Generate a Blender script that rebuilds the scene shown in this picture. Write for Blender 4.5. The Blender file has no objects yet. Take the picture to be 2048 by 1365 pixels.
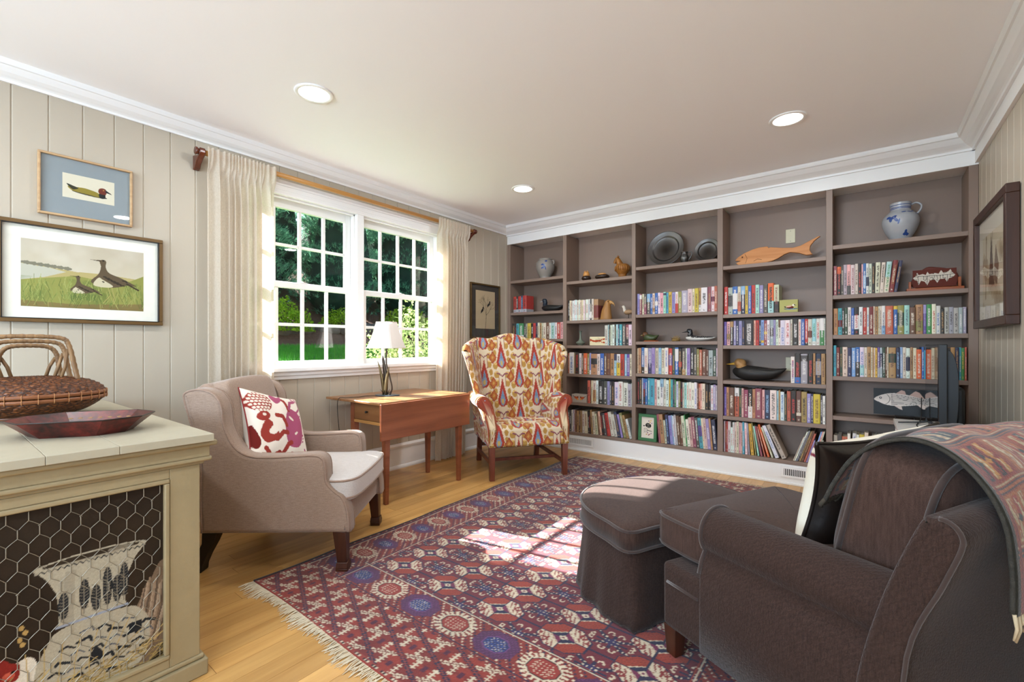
import bpy, bmesh, math, random
import numpy as np
from mathutils import Vector, Matrix
random.seed(7); RNG = np.random.default_rng(11)
SC = bpy.context.scene; COL = SC.collection

# ------------------------------------------------------------------ camera
TH = math.radians(37.7); CAM = (3.268, 0.0, 1.09)
cd = bpy.data.cameras.new('camera'); cam = bpy.data.objects.new('camera', cd); COL.objects.link(cam)
cd.sensor_width = 36.0; cd.sensor_fit = 'HORIZONTAL'; cd.lens = 36.0*910/2048; cd.shift_y = 8.5/2048; cd.clip_start = .02
cam.location = CAM; cam.rotation_euler = (math.pi/2, 0, TH); SC.camera = cam

# ------------------------------------------------------------------ sky, sun, exposure
SUN_DIR = Vector((1.0, .2, -.64)).normalized()
wd = bpy.data.worlds.new('world'); SC.world = wd; wd.use_nodes = True
nt = wd.node_tree; nt.nodes.clear()
wo = nt.nodes.new('ShaderNodeOutputWorld'); wb = nt.nodes.new('ShaderNodeBackground'); sk = nt.nodes.new('ShaderNodeTexSky')
sk.sky_type = 'NISHITA'; sk.sun_disc = False; sk.sun_elevation = math.radians(33); sk.sun_rotation = math.radians(258)
sk.altitude = 100; sk.air_density = 1.0; sk.dust_density = 1.5
nt.links.new(sk.outputs[0], wb.inputs[0]); nt.links.new(wb.outputs[0], wo.inputs[0]); wb.inputs[1].default_value = .35
sd = bpy.data.lights.new('sun', 'SUN'); so = bpy.data.objects.new('sun', sd); COL.objects.link(so)
sd.energy = 40.0; sd.angle = math.radians(.55); sd.color = (1, .975, .95)
so.rotation_euler = SUN_DIR.to_track_quat('-Z', 'Y').to_euler(); so.location = (-6, 1, 8)
LAMP_W = 11.0          # watts of each recessed ceiling lamp
WINDOW_FILL_W = 165.0       # base watts of the fill lights added outside the two rear windows
vs = SC.view_settings; vs.view_transform = 'Standard'; vs.look = 'None'; vs.gamma = 1.0; vs.use_curve_mapping = False; vs.exposure = 0.15
SC.cycles.max_bounces = 10; SC.cycles.transparent_max_bounces = 24; SC.cycles.diffuse_bounces = 6; SC.cycles.caustics_reflective = False; SC.cycles.caustics_refractive = False

# added fill lights outside the two unseen windows, tilted up to brighten the ceiling (the panes stand just inside these)
def window_fill(name, loc, rot, sx, sy, w):
    ld = bpy.data.lights.new(name, 'AREA'); lo = bpy.data.objects.new(name, ld); COL.objects.link(lo)
    ld.shape = 'RECTANGLE'; ld.size = sx; ld.size_y = sy; ld.energy = w; ld.color = (.60, .79, 1.0)
    lo.location = loc; lo.rotation_euler = rot; return lo
window_fill('window_fill_light', (4.02, -1.55, 1.5), (math.pi/2+.4, 0, math.pi/2), 1.7, 1.3, WINDOW_FILL_W*.45)
window_fill('window_fill_light', (1.9, -3.12, 1.5), (math.pi/2+.4, 0, 0), 2.2, 1.3, WINDOW_FILL_W*1.3)

# ------------------------------------------------------------------ helpers: colour, materials
def lin(c): return c/12.92 if c <= .04045 else ((c+.055)/1.055)**2.4
def hx(s):
    s = s.lstrip('#'); return tuple(lin(int(s[i:i+2], 16)/255) for i in (0, 2, 4))
MATS = {}
class NB:
    def __init__(s, name):
        s.m = bpy.data.materials.new(name); s.m.use_nodes = True; s.t = s.m.node_tree; s.t.nodes.clear()
        s.o = s.n('ShaderNodeOutputMaterial')
    def n(s, typ, **k):
        x = s.t.nodes.new(typ)
        for a, b in k.items(): setattr(x, a, b)
        return x
    def l(s, a, b): s.t.links.new(a, b)
    def val(s, sock, v):
        if hasattr(v, 'is_linked') or isinstance(v, bpy.types.NodeSocket): s.l(v, sock)
        else: sock.default_value = v
    def math(s, op, a, b=0.0, c=0.0):
        x = s.n('ShaderNodeMath', operation=op); s.val(x.inputs[0], a); s.val(x.inputs[1], b); s.val(x.inputs[2], c); return x.outputs[0]
    def mix(s, f, a, b, mode='MIX'):
        x = s.n('ShaderNodeMix', data_type='RGBA', blend_type=mode); s.val(x.inputs[0], f)
        for i, v in ((6, a), (7, b)):
            if isinstance(v, tuple): x.inputs[i].default_value = (*v[:3], 1)
            else: s.l(v, x.inputs[i])
        return x.outputs[2]
    def noise(s, scale, detail=3, vec=None, rough=.55, dist=0):
        x = s.n('ShaderNodeTexNoise'); x.inputs['Scale'].default_value = scale; x.inputs['Detail'].default_value = detail
        x.inputs['Roughness'].default_value = rough; x.inputs['Distortion'].default_value = dist
        if vec is not None: s.l(vec, x.inputs['Vector'])
        return x.outputs['Fac']
    def coord(s, kind='Object', scale=(1, 1, 1), rot=(0, 0, 0)):
        tc = s.n('ShaderNodeTexCoord'); mp = s.n('ShaderNodeMapping'); mp.inputs['Scale'].default_value = scale; mp.inputs['Rotation'].default_value = rot
        s.l(tc.outputs[kind], mp.inputs[0]); return mp.outputs[0]
    def ramp(s, fac, stops):
        x = s.n('ShaderNodeValToRGB'); e = x.color_ramp.elements
        while len(e) < len(stops): e.new(.5)
        for q, (p, c) in zip(e, stops): q.position = p; q.color = (*c[:3], 1)
        s.l(fac, x.inputs[0]); return x.outputs[0]
    def bump(s, h, strength=.2, dist=.01):
        x = s.n('ShaderNodeBump'); x.inputs['Strength'].default_value = strength; x.inputs['Distance'].default_value = dist; s.l(h, x.inputs['Height']); return x.outputs[0]
    def principled(s, col=None, rough=.5, metal=0, spec=.5, normal=None, **k):
        p = s.n('ShaderNodeBsdfPrincipled')
        if col is not None:
            if isinstance(col, tuple): p.inputs['Base Color'].default_value = (*col[:3], 1)
            else: s.l(col, p.inputs['Base Color'])
        s.val(p.inputs['Roughness'], rough); p.inputs['Metallic'].default_value = metal; p.inputs['Specular IOR Level'].default_value = spec
        if normal is not None: s.l(normal, p.inputs['Normal'])
        for a, b in k.items(): s.val(p.inputs[a], b)
        return p.outputs[0]
    def out(s, sh): s.l(sh, s.o.inputs[0]); return s.m
def M(name, col=None, rough=.5, metal=0, spec=.4, bump=0, bscale=60, var=0, vscale=4, sheen=0, coat=0):
    if name in MATS: return MATS[name]
    if isinstance(col, str): col = hx(col)
    b = NB(name); c = b.coord(); cc = col; nrm = None
    if var:
        cc = b.mix(b.noise(vscale, 4, c), tuple(v*(1-var) for v in col), tuple(min(1, v*(1+var)) for v in col))
    if bump: nrm = b.bump(b.noise(bscale, 4, c), bump, .004)
    kw = {}
    if sheen: kw = {'Sheen Weight': sheen, 'Sheen Roughness': .5}
    if coat: kw['Coat Weight'] = coat
    MATS[name] = b.out(b.principled(cc, rough, metal, spec, nrm, **kw)); return MATS[name]
def M_wood(name, dark, light, axis=0, rough=.4, scale=6, rnd=.0, spec=.4, bump=.05, stretch=14):
    if name in MATS: return MATS[name]
    d, l = hx(dark), hx(light); b = NB(name)
    sc = [scale*1.0]*3
    sc = [scale*(stretch/6) if i != axis else scale/6 for i in range(3)]
    oi = b.n('ShaderNodeObjectInfo')
    tc = b.n('ShaderNodeTexCoord'); ad = b.n('ShaderNodeVectorMath', operation='ADD'); mp = b.n('ShaderNodeMapping'); mp.inputs['Scale'].default_value = sc
    cmb = b.n('ShaderNodeCombineXYZ')
    for i in range(3): b.l(b.math('MULTIPLY', oi.outputs['Random'], 17.0+i*5), cmb.inputs[i])
    b.l(tc.outputs['Object'], ad.inputs[0]); b.l(cmb.outputs[0], ad.inputs[1]); b.l(ad.outputs[0], mp.inputs[0])
    f = b.noise(1.0, 6, mp.outputs[0], .6, .6)
    cc = b.ramp(f, [(.25, d), (.75, l)])
    if rnd:
        hsv = b.n('ShaderNodeHueSaturation'); b.l(cc, hsv.inputs['Color']); b.l(b.math('MULTIPLY_ADD', oi.outputs['Random'], rnd*2, 1-rnd), hsv.inputs['Value']); cc = hsv.outputs[0]
    MATS[name] = b.out(b.principled(cc, rough, 0, spec, b.bump(f, bump, .003))); return MATS[name]
def M_paint(name, rough=.8, bump=.0, bscale=300, spec=.2, sheen=0, coat=0, var=0.0):
    """colour comes from the mesh's own print (colour attribute 'Col')"""
    if name in MATS: return MATS[name]
    b = NB(name); a = b.n('ShaderNodeVertexColor'); a.layer_name = 'Col'; cc = a.outputs[0]
    c = b.coord()
    if var: cc = b.mix(b.math('MULTIPLY', b.noise(bscale*.6, 2, c), var), cc, (.02, .01, .01))
    nrm = b.bump(b.noise(bscale, 3, c), bump, .003) if bump else None
    kw = {'Sheen Weight': sheen} if sheen else {}
    if coat: kw['Coat Weight'] = coat; kw['Coat Roughness'] = .03
    MATS[name] = b.out(b.principled(cc, rough, 0, spec, nrm, **kw)); return MATS[name]
def M_weave(name, c1, c2, scale=420, rough=.9, bump=.35, slub=1.0, axis=0, sheen=.25, herring=0):
    if name in MATS: return MATS[name]
    a, d = hx(c1), hx(c2); b = NB(name)
    s1 = [60, 60, 60]; s1[axis] = 9 
    f = b.noise(4.0, 4, b.coord(scale=tuple(v*slub for v in s1)), .6)
    f2 = b.noise(scale, 2, b.coord())
    cc = b.ramp(b.math('MULTIPLY_ADD', f2, .5, b.math('MULTIPLY', f, .5)), [(.32, a), (.68, d)])
    h = b.math('ADD', f2, f)
    if herring:
        w = b.n('ShaderNodeTexWave', wave_type='BANDS', bands_direction='DIAGONAL', wave_profile='SIN'); w.inputs['Scale'].default_value = 34; w.inputs['Distortion'].default_value = 6; w.inputs['Detail'].default_value = 1; w.inputs['Detail Scale'].default_value = 3
        b.l(b.coord(), w.inputs['Vector'])
        h = b.math('MULTIPLY_ADD', w.outputs['Fac'], .8, h)
        cc = b.mix(b.math('MULTIPLY', w.outputs['Fac'], .35), cc, a)
    MATS[name] = b.out(b.principled(cc, rough, 0, .2, b.bump(h, bump, .002), **{'Sheen Weight': sheen, 'Sheen Roughness': .4})); return MATS[name]
def M_glass(name='window_glass', refl=1.0):
    if name in MATS: return MATS[name]
    b = NB(name); tr = b.n('ShaderNodeBsdfTransparent'); gl = b.n('ShaderNodeBsdfGlossy'); gl.inputs['Roughness'].default_value = .0
    fr = b.n('ShaderNodeFresnel'); ge = b.n('ShaderNodeNewGeometry'); b.l(b.math('MULTIPLY_ADD', ge.outputs['Backfacing'], 1/1.45-1.45, 1.45), fr.inputs[0])
    tr.inputs[0].default_value = (.97, .985, .98, 1)
    mx = b.n('ShaderNodeMixShader'); b.l(b.math('MULTIPLY', fr.outputs[0], refl), mx.inputs[0]); b.l(tr.outputs[0], mx.inputs[1]); b.l(gl.outputs[0], mx.inputs[2])
    MATS[name] = b.out(mx.outputs[0]); return MATS[name]
def M_emit(name, col, st):
    if name in MATS: return MATS[name]
    b = NB(name); e = b.n('ShaderNodeEmission'); e.inputs[0].default_value = (*hx(col), 1); e.inputs[1].default_value = st
    MATS[name] = b.out(e.outputs[0]); return MATS[name]

# ------------------------------------------------------------------ helpers: meshes and objects
def tag(o, label=None, cat=None, group=None, kind=None):
    for k, v in (('label', label), ('category', cat), ('group', group), ('kind', kind)):
        if v: o[k] = v
    return o
def link(o, parent=None):
    COL.objects.link(o)
    if parent is not None: o.parent = parent
    return o
def thing(name, label, cat, loc=(0, 0, 0), rotz=0, group=None):
    o = bpy.data.objects.new(name, None); o.empty_display_size = .05
    o.location = loc; o.rotation_euler = (0, 0, rotz); link(o); return tag(o, label, cat, group)
class MB:
    """collects vertices and faces; build() links them as ONE mesh object"""
    def __init__(s): s.v = []; s.f = []; s.n = 0
    def add(s, v, f):
        v = np.asarray(v, float).reshape(-1, 3); s.v.append(v); n = s.n
        s.f += [tuple(i+n for i in q) for q in f]; s.n += len(v); return s
    def box(s, x0, x1, y0, y1, z0, z1):
        return s.add([(x0, y0, z0), (x1, y0, z0), (x1, y1, z0), (x0, y1, z0), (x0, y0, z1), (x1, y0, z1), (x1, y1, z1), (x0, y1, z1)],
                     [(0, 3, 2, 1), (4, 5, 6, 7), (0, 1, 5, 4), (1, 2, 6, 5), (2, 3, 7, 6), (3, 0, 4, 7)])
    def frustum(s, c0, h0, c1, h1):
        """square post from centre c0 half sizes h0 to centre c1 half sizes h1"""
        P = []
        for c, h in ((c0, h0), (c1, h1)):
            for sx, sy in ((-1, -1), (1, -1), (1, 1), (-1, 1)): P.append((c[0]+sx*h[0], c[1]+sy*h[1], c[2]))
        return s.add(P, [(0, 3, 2, 1), (4, 5, 6, 7), (0, 1, 5, 4), (1, 2, 6, 5), (2, 3, 7, 6), (3, 0, 4, 7)])
    def prism(s, poly, lo, hi, axis='x'):
        """2D outline extruded along axis: x->(lo..hi, p0, p1), y->(p0, lo..hi, p1), z->(p0, p1, lo..hi)"""
        n = len(poly)
        def mk(t): return [{'x': (t, p[0], p[1]), 'y': (p[0], t, p[1]), 'z': (p[0], p[1], t)}[axis] for p in poly]
        return s.add(mk(lo)+mk(hi), [tuple(range(n-1, -1, -1)), tuple(range(n, 2*n))]+[(i, (i+1) % n, n+(i+1) % n, n+i) for i in range(n)])
    def rings(s, R, cap0=True, cap1=True, closed=True):
        n = len(R[0]); f = []
        for k in range(len(R)-1):
            for i in range(n if closed else n-1): a, b = k*n+i, k*n+(i+1) % n; f.append((a, b, b+n, a+n))
        if cap0: f.append(tuple(range(n-1, -1, -1)))
        if cap1: f.append(tuple(range((len(R)-1)*n, len(R)*n)))
        return s.add(np.concatenate([np.asarray(r, float) for r in R]), f)
    def lathe(s, prof, segs=32, c=(0, 0, 0), cap0=True, cap1=True):
        a = np.linspace(0, 2*math.pi, segs, endpoint=False)
        return s.rings([np.stack([c[0]+r*np.cos(a), c[1]+r*np.sin(a), np.full(segs, c[2]+z)], 1) for r, z in prof], cap0, cap1)
    def tube(s, path, r, segs=8, closed=False, squash=1.0):
        P = np.asarray(path, float); n = len(P); rr = np.broadcast_to(np.asarray(r, float), (n,)) 
        T = np.roll(P, -1, 0)-np.roll(P, 1, 0) if closed else np.gradient(P, axis=0)
        T /= np.linalg.norm(T, axis=1)[:, None]+1e-12
        u = np.cross(T[0], (0, 0, 1)); 
        if np.linalg.norm(u) < 1e-3: u = np.cross(T[0], (1, 0, 0))
        u /= np.linalg.norm(u); R = []; a = np.linspace(0, 2*math.pi, segs, endpoint=False)
        for i in range(n):
            u = u-T[i]*(u@T[i]); u /= np.linalg.norm(u); w = np.cross(T[i], u)
            R.append(P[i]+rr[i]*(np.cos(a)[:, None]*u+squash*np.sin(a)[:, None]*w))
        if closed:
            R.append(R[0]); return s.rings(R, False, False)
        return s.rings(R, True, True)
    def sphere(s, c, r, nu=16, nv=10):
        r = np.broadcast_to(np.asarray(r, float), (3,)); R = []
        a = np.linspace(0, 2*math.pi, nu, endpoint=False)
        for t in np.linspace(-math.pi/2+.02, math.pi/2-.02, nv): R.append(np.stack([c[0]+r[0]*math.cos(t)*np.cos(a), c[1]+r[1]*math.cos(t)*np.sin(a), np.full(nu, c[2]+r[2]*math.sin(t))], 1))
        return s.rings(R)
    def xf(s, Mx):
        Mx = np.array(Mx); s.v = [np.c_[v, np.ones(len(v))] @ Mx.T[:, :3] for v in s.v]; return s
    def build(s, name, mat, parent=None, smooth=False, bevel=0, seg=2, auto=True, loc=None, rot=None):
        return mesh_obj(name, np.concatenate(s.v), s.f, mat, parent, smooth, bevel, seg, auto, loc, rot)
def mesh_obj(name, v, f, mat, parent=None, smooth=False, bevel=0, seg=2, auto=True, loc=None, rot=None):
    me = bpy.data.meshes.new(name); me.from_pydata(np.asarray(v, float).tolist(), [], f)
    if smooth: me.polygons.foreach_set('use_smooth', [len(q) <= 4 for q in f])
    if mat is not None: me.materials.append(mat)
    o = bpy.data.objects.new(name, me); link(o, parent)
    if bevel:
        m = o.modifiers.new('b', 'BEVEL'); m.width = bevel; m.segments = seg; m.limit_method = 'ANGLE'; m.angle_limit = math.radians(35)
        if seg > 1: me.polygons.foreach_set('use_smooth', [True]*len(me.polygons))
    if smooth == 'auto' or (bevel and seg > 1): set_sharp(me, 38)
    if loc is not None: o.location = loc
    if rot is not None: o.rotation_euler = rot
    return o
def set_sharp(me, deg):
    me.set_sharp_from_angle(angle=math.radians(deg))
def copy_tree(o, parent=None):
    c = o.copy(); link(c, parent)
    for ch in o.children: copy_tree(ch, c)
    return c
def catmull(P, n=6, closed=False):
    P = np.asarray(P, float); N = len(P); out = []
    rng = range(N if closed else N-1)
    for i in rng:
        p0, p1, p2, p3 = (P[(i-1) % N], P[i], P[(i+1) % N], P[(i+2) % N]) if closed else (P[max(i-1, 0)], P[i], P[i+1], P[min(i+2, N-1)])
        for t in np.linspace(0, 1, n, endpoint=False): out.append(.5*((2*p1)+(p2-p0)*t+(2*p0-5*p1+4*p2-p3)*t*t+(3*p1-p0-3*p2+p3)*t**3))
    if not closed: out.append(P[-1])
    return np.array(out)
def inset(P, d):
    """offset a closed 2D outline inwards (counter-clockwise outlines shrink for d>0)"""
    P = np.asarray(P, float); a = np.roll(P, 1, 0); b = np.roll(P, -1, 0)
    e1 = P-a; e2 = b-P; e1 /= np.linalg.norm(e1, axis=1)[:, None]+1e-12; e2 /= np.linalg.norm(e2, axis=1)[:, None]+1e-12
    n1 = np.stack([-e1[:, 1], e1[:, 0]], 1); n2 = np.stack([-e2[:, 1], e2[:, 0]], 1); m = n1+n2; k = 1/np.maximum(.45, 1+np.sum(n1*n2, 1))
    area = .5*np.sum(P[:, 0]*b[:, 1]-b[:, 0]*P[:, 1])
    return P+m*k[:, None]*d*(1 if area > 0 else -1)
def slab(P, lo, hi, r, axis='x', n=5, crown=0):
    """outline P (2D) made into a soft-edged slab from lo to hi along axis; edges rounded by r"""
    mb = MB(); R = []; s = 1 if hi > lo else -1
    for k in range(n+1):
        a = k/n*math.pi/2; R.append((lo+s*r*(1-math.sin(a)), r*(1-math.cos(a))))
    R = [(lo+s*r*(1-math.sin(k/n*math.pi/2)), r*(1-math.cos(k/n*math.pi/2))) for k in range(n, -1, -1)]
    R = [(lo+s*r*(1-math.cos(a)), r*(1-math.sin(a))) for a in np.linspace(0, math.pi/2, n+1)] + [(hi-s*r*(1-math.cos(a)), r*(1-math.sin(a))) for a in np.linspace(math.pi/2, 0, n+1)]
    rings = []; c0 = np.mean(np.asarray(P, float), 0)
    if crown:
        Pi = inset(P, r); cm = (Pi.max(0)+Pi.min(0))/2; ch_ = np.ptp(Pi, axis=0)/2; cap = [.93, .84, .72, .58, .42, .25, .1, .02]
    for t, d in R:
        Q = inset(P, d)
        rings.append([{'x': (t, q[0], q[1]), 'y': (q[0], t, q[1]), 'z': (q[0], q[1], t)}[axis] for q in Q])
    if crown:
        for q in cap:
            Q = c0+(Pi-c0)*q; tt = hi+s*crown*np.prod(1-np.clip(np.abs((Q-cm)/ch_), 0, 1)**3, axis=1); rings.append([{'x': (t, a[0], a[1]), 'y': (a[0], t, a[1]), 'z': (a[0], a[1], t)}[axis] for a, t in zip(Q, tt)])
    mb.rings(rings); return mb
def cushion(size, p=5.0, n=14, puff=.0):
    """rounded block centred at origin (superellipsoid of exponent p)"""
    mb = MB(); g = np.linspace(-1, 1, n); g = np.sign(g)*np.abs(g)**.85; hs = np.array(size)/2; P = {}; V = []; F = []
    def vid(q):
        k = tuple(np.round(q, 5))
        if k not in P:
            v = np.array(q); v = v/np.sum(np.abs(v)**p)**(1/p); V.append(v*hs); P[k] = len(V)-1
        return P[k]
    for ax in range(3):
        for sg in (-1, 1):
            for i in range(n-1):
                for j in range(n-1):
                    c = []
                    for a, b in ((i, j), (i+1, j), (i+1, j+1), (i, j+1)):
                        q = [0, 0, 0]; q[ax] = sg; q[(ax+1) % 3] = g[a]; q[(ax+2) % 3] = g[b]; c.append(vid(q))
                    F.append(tuple(c) if sg > 0 else tuple(c[::-1]))
    mb.add(np.array(V), F); return mb
def frame_box(mb, y0, y1, z0, z1, w, x0, x1):
    """four mitre-less bars of a picture frame in the y-z plane"""
    mb.box(x0, x1, y0, y1, z0, z0+w).box(x0, x1, y0, y1, z1-w, z1).box(x0, x1, y0, y0+w, z0+w, z1-w).box(x0, x1, y1-w, y1, z0+w, z1-w); return mb

# ------------------------------------------------------------------ helpers: flat prints drawn as colour on a fine mesh
class Cv:
    """a print of w x h metres drawn with simple shapes; origin bottom left"""
    def __init__(s, w, h, step, bg):
        s.w, s.h = w, h; s.nx = max(2, int(round(w/step))+1); s.ny = max(2, int(round(h/step))+1)
        s.X, s.Y = np.meshgrid(np.linspace(0, w, s.nx), np.linspace(0, h, s.ny)); s.a = np.empty((s.ny, s.nx, 3)); s.a[:] = hx(bg)
    def col(s, c): return np.array(hx(c) if isinstance(c, str) else c)
    def mask(s, m, c, al=1.0):
        m = m.astype(float)*al if m.dtype == bool else m*al
        s.a += (s.col(c)-s.a)*m[..., None]; return s
    def poly(s, P, c, al=1.0):
        P = np.asarray(P, float); m = np.zeros(s.X.shape, bool); j = len(P)-1
        for i in range(len(P)):
            (xi, yi), (xj, yj) = P[i], P[j]
            if yi != yj:
                k = ((yi > s.Y) != (yj > s.Y)) & (s.X < (xj-xi)*(s.Y-yi)/(yj-yi)+xi); m ^= k
            j = i
        return s.mask(m, c, al)
    def smooth(s, P, c, al=1.0, n=6): return s.poly(catmull(P, n, True), c, al)
    def ell(s, cx, cy, rx, ry, c, rot=0, al=1.0):
        dx, dy = s.X-cx, s.Y-cy; ca, sa = math.cos(rot), math.sin(rot)
        return s.mask(((dx*ca+dy*sa)/rx)**2+((-dx*sa+dy*ca)/ry)**2 < 1, c, al)
    def rect(s, x0, x1, y0, y1, c, al=1.0): return s.mask((s.X >= x0) & (s.X < x1) & (s.Y >= y0) & (s.Y < y1), c, al)
    def line(s, P, w, c, al=1.0):
        P = np.asarray(P, float); d = np.full(s.X.shape, 1e9)
        for a, b in zip(P[:-1], P[1:]):
            x0, x1, y0, y1 = min(a[0], b[0])-w, max(a[0], b[0])+w, min(a[1], b[1])-w, max(a[1], b[1])+w
            i0, i1 = np.searchsorted(s.X[0], [x0, x1]); j0, j1 = np.searchsorted(s.Y[:, 0], [y0, y1]); i1 += 1; j1 += 1
            xs, ys = s.X[j0:j1, i0:i1], s.Y[j0:j1, i0:i1]
            if xs.size == 0: continue
            ab = b-a; t = np.clip(((xs-a[0])*ab[0]+(ys-a[1])*ab[1])/(ab@ab+1e-12), 0, 1)
            d[j0:j1, i0:i1] = np.minimum(d[j0:j1, i0:i1], np.hypot(xs-a[0]-t*ab[0], ys-a[1]-t*ab[1]))
        return s.mask(d < w/2, c, al)
    def grain(s, amt, seed=0):
        r = np.random.default_rng(seed); s.a *= 1+amt*(r.random(s.a.shape[:2])[..., None]-.5)*2; s.a = np.clip(s.a, 0, 1); return s
    def noise(s, scale, seed=0):
        r = np.random.default_rng(seed); out = np.zeros(s.X.shape); amp = 1; tot = 0
        for o in range(3):
            k = scale*2**o; nx, ny = int(s.w*k)+3, int(s.h*k)+3; g = r.random((ny, nx)); fx, fy = s.X*k, s.Y*k; ix, iy = fx.astype(int), fy.astype(int)
            tx, ty = fx-ix, fy-iy; tx = tx*tx*(3-2*tx); ty = ty*ty*(3-2*ty)
            out += amp*((g[iy, ix]*(1-tx)+g[iy, ix+1]*tx)*(1-ty)+(g[iy+1, ix]*(1-tx)+g[iy+1, ix+1]*tx)*ty); tot += amp; amp *= .5
        return out/tot
    def sample(s, x, y):
        i = np.clip((np.asarray(x)/s.w*(s.nx-1)).round().astype(int), 0, s.nx-1); j = np.clip((np.asarray(y)/s.h*(s.ny-1)).round().astype(int), 0, s.ny-1); return s.a[j, i]
def set_col(me, cols, name='Col'):
    a = me.color_attributes.new(name, 'FLOAT_COLOR', 'POINT'); c = np.ones((len(me.vertices), 4), np.float32); c[:, :3] = cols; a.data.foreach_set('color', c.ravel())
def grid_mesh(name, V, nx, ny, cols, mat, parent=None, smooth=True, thick=0):
    """V: (ny*nx,3) grid of points with one colour per point"""
    me = bpy.data.meshes.new(name); nf = (nx-1)*(ny-1)
    i = np.arange(nx-1)[None, :]+np.arange(ny-1)[:, None]*nx; q = np.stack([i, i+1, i+1+nx, i+nx], -1).reshape(-1)
    me.vertices.add(nx*ny); me.vertices.foreach_set('co', np.asarray(V, np.float32).ravel()); me.loops.add(nf*4); me.loops.foreach_set('vertex_index', q.astype(np.int32))
    me.polygons.add(nf); me.polygons.foreach_set('loop_start', np.arange(0, nf*4, 4, dtype=np.int32)); me.polygons.foreach_set('loop_total', np.full(nf, 4, np.int32))
    me.update(calc_edges=True); me.validate()
    if smooth: me.polygons.foreach_set('use_smooth', np.ones(nf, bool))
    if cols is not None: set_col(me, cols)
    me.materials.append(mat); o = bpy.data.objects.new(name, me); link(o, parent)
    if thick:
        m = o.modifiers.new('t', 'SOLIDIFY'); m.thickness = thick; m.offset = -1
    return o
def print_obj(name, cv, origin, ux, uy, mat, parent=None, thick=0):
    o3, ux, uy = (np.array(v, float) for v in (origin, ux, uy))
    V = o3+cv.X.reshape(-1, 1)*ux+cv.Y.reshape(-1, 1)*uy
    return grid_mesh(name, V, cv.nx, cv.ny, cv.a.reshape(-1, 3), mat, parent, False, thick)
FONTS = {}
def text_mesh(name, body, size, mat, parent=None, loc=(0, 0, 0), rot=(0, 0, 0), depth=.0003, align='CENTER', font=None, fit=None):
    cu = bpy.data.curves.new(name, 'FONT'); cu.body = body; cu.size = size; cu.extrude = depth; cu.align_x = align; cu.align_y = 'CENTER'; cu.resolution_u = 2
    o = bpy.data.objects.new('t', cu); COL.objects.link(o); bpy.context.view_layer.update()
    dg = bpy.context.evaluated_depsgraph_get(); me = bpy.data.meshes.new_from_object(o.evaluated_get(dg)); bpy.data.objects.remove(o); bpy.data.curves.remove(cu)
    me.name = name; me.materials.clear(); me.materials.append(mat)
    if fit and len(me.vertices):
        v = np.empty(len(me.vertices)*3); me.vertices.foreach_get('co', v); v = v.reshape(-1, 3); w, h = np.ptp(v[:, 0]), np.ptp(v[:, 1]); v[:, 0] = (v[:, 0]-(v[:, 0].max()+v[:, 0].min())/2)*fit[0]/w; v[:, 1] = (v[:, 1]-(v[:, 1].max()+v[:, 1].min())/2)*fit[1]/h; me.vertices.foreach_set('co', v.ravel())
    b = bpy.data.objects.new(name, me); link(b, parent); b.location = loc; b.rotation_euler = rot; return b
# ================================================================== THE ROOM
RX, BY, FY, CZ = 3.852, -3.0, 4.14, 2.44      # right wall x, back wall y, bookcase face y, ceiling z
white = M('white_trim_paint', 'e9e8e6', .38, spec=.45, bump=.02, bscale=20)
ceil_m = M('ceiling_paint', 'f7f7f8', .55, spec=.35, bump=.03, bscale=90)
wallp = M('wall_paint', 'b3a897', .5, spec=.35, bump=.03, bscale=45, var=.03, vscale=3)
oak = M_wood('oak_floor', 'ae7e43', 'd2a463', axis=1, rough=.32, scale=7, rnd=.14, spec=.5, bump=.03, stretch=16)
taupe = M('taupe_shelf_paint', '836f62', .45, spec=.4, bump=.02, bscale=40, var=.03)
subm = M('dark_subfloor', '3a2a1c', .8)

# floor: oak boards running along y
fl = MB().box(-.15, RX+.15, BY-.15, 4.6, -.06, -.0122).build('floor', subm); tag(fl, kind='structure')
bw = .0826; k = 0; x = 0.0
while x < RX:
    y = BY-random.uniform(0, .9); x1 = min(x+bw, RX)
    while y < 4.42:
        L = random.uniform(.75, 1.75); y1 = min(y+L, 4.42)
        if y1-max(y, BY) > .02:
            MB().box(x+.0006, x1-.0006, max(y, BY)+.0006, y1-.0006, -.012, 0).build('floor_board', oak, fl)
        y += L
    x += bw
# ceiling
ce = MB().box(-.15, RX+.15, BY-.15, 4.6, CZ, CZ+.06).build('ceiling', ceil_m); tag(ce, kind='structure')

def boarding(parent, span, regions, side):
    """vertical V-jointed boards; regions(y)->list of (z0,z1); side -1: wall at x=0 facing +x, +1: wall at RX facing -x"""
    y = span[0]; w = .1281; c = .0045
    while y < span[1]-.01:
        y1 = min(y+w, span[1])
        for a, b in regions((y+y1)/2):
            P = [(-.022, y), (-c, y), (0, y+c), (0, y1-c), (-c, y1), (-.022, y1)]
            if side > 0: P = [(RX-p, q) for p, q in P][::-1]
            MB().prism(P, a, b, 'z').build('wall_board', wallp, parent)
        y += w
WY0, WY1, WZ0, WZ1 = 1.31, 3.06, .93, 2.155        # window opening in wall_left
wl = MB()
for y0, y1, z0, z1 in ((BY-.15, WY0-.02, 0, CZ), (WY1+.02, 4.6, 0, CZ), (WY0-.02, WY1+.02, 0, WZ0-.03), (WY0-.02, WY1+.02, WZ1+.02, CZ)): wl.box(-.15, -.022, y0, y1, z0, z1)
wl = tag(wl.build('wall_left', wallp), kind='structure')
boarding(wl, (.2607-.1281*25, FY+.02), lambda y: [(.2, .86), (2.2, 2.37)] if WY0-.02 < y < WY1+.02 else [(.2, 2.37)], -1)
W2 = (-2.4, -.7, .9, 2.15)                          # window in wall_right, behind the camera
wr = MB()
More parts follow.
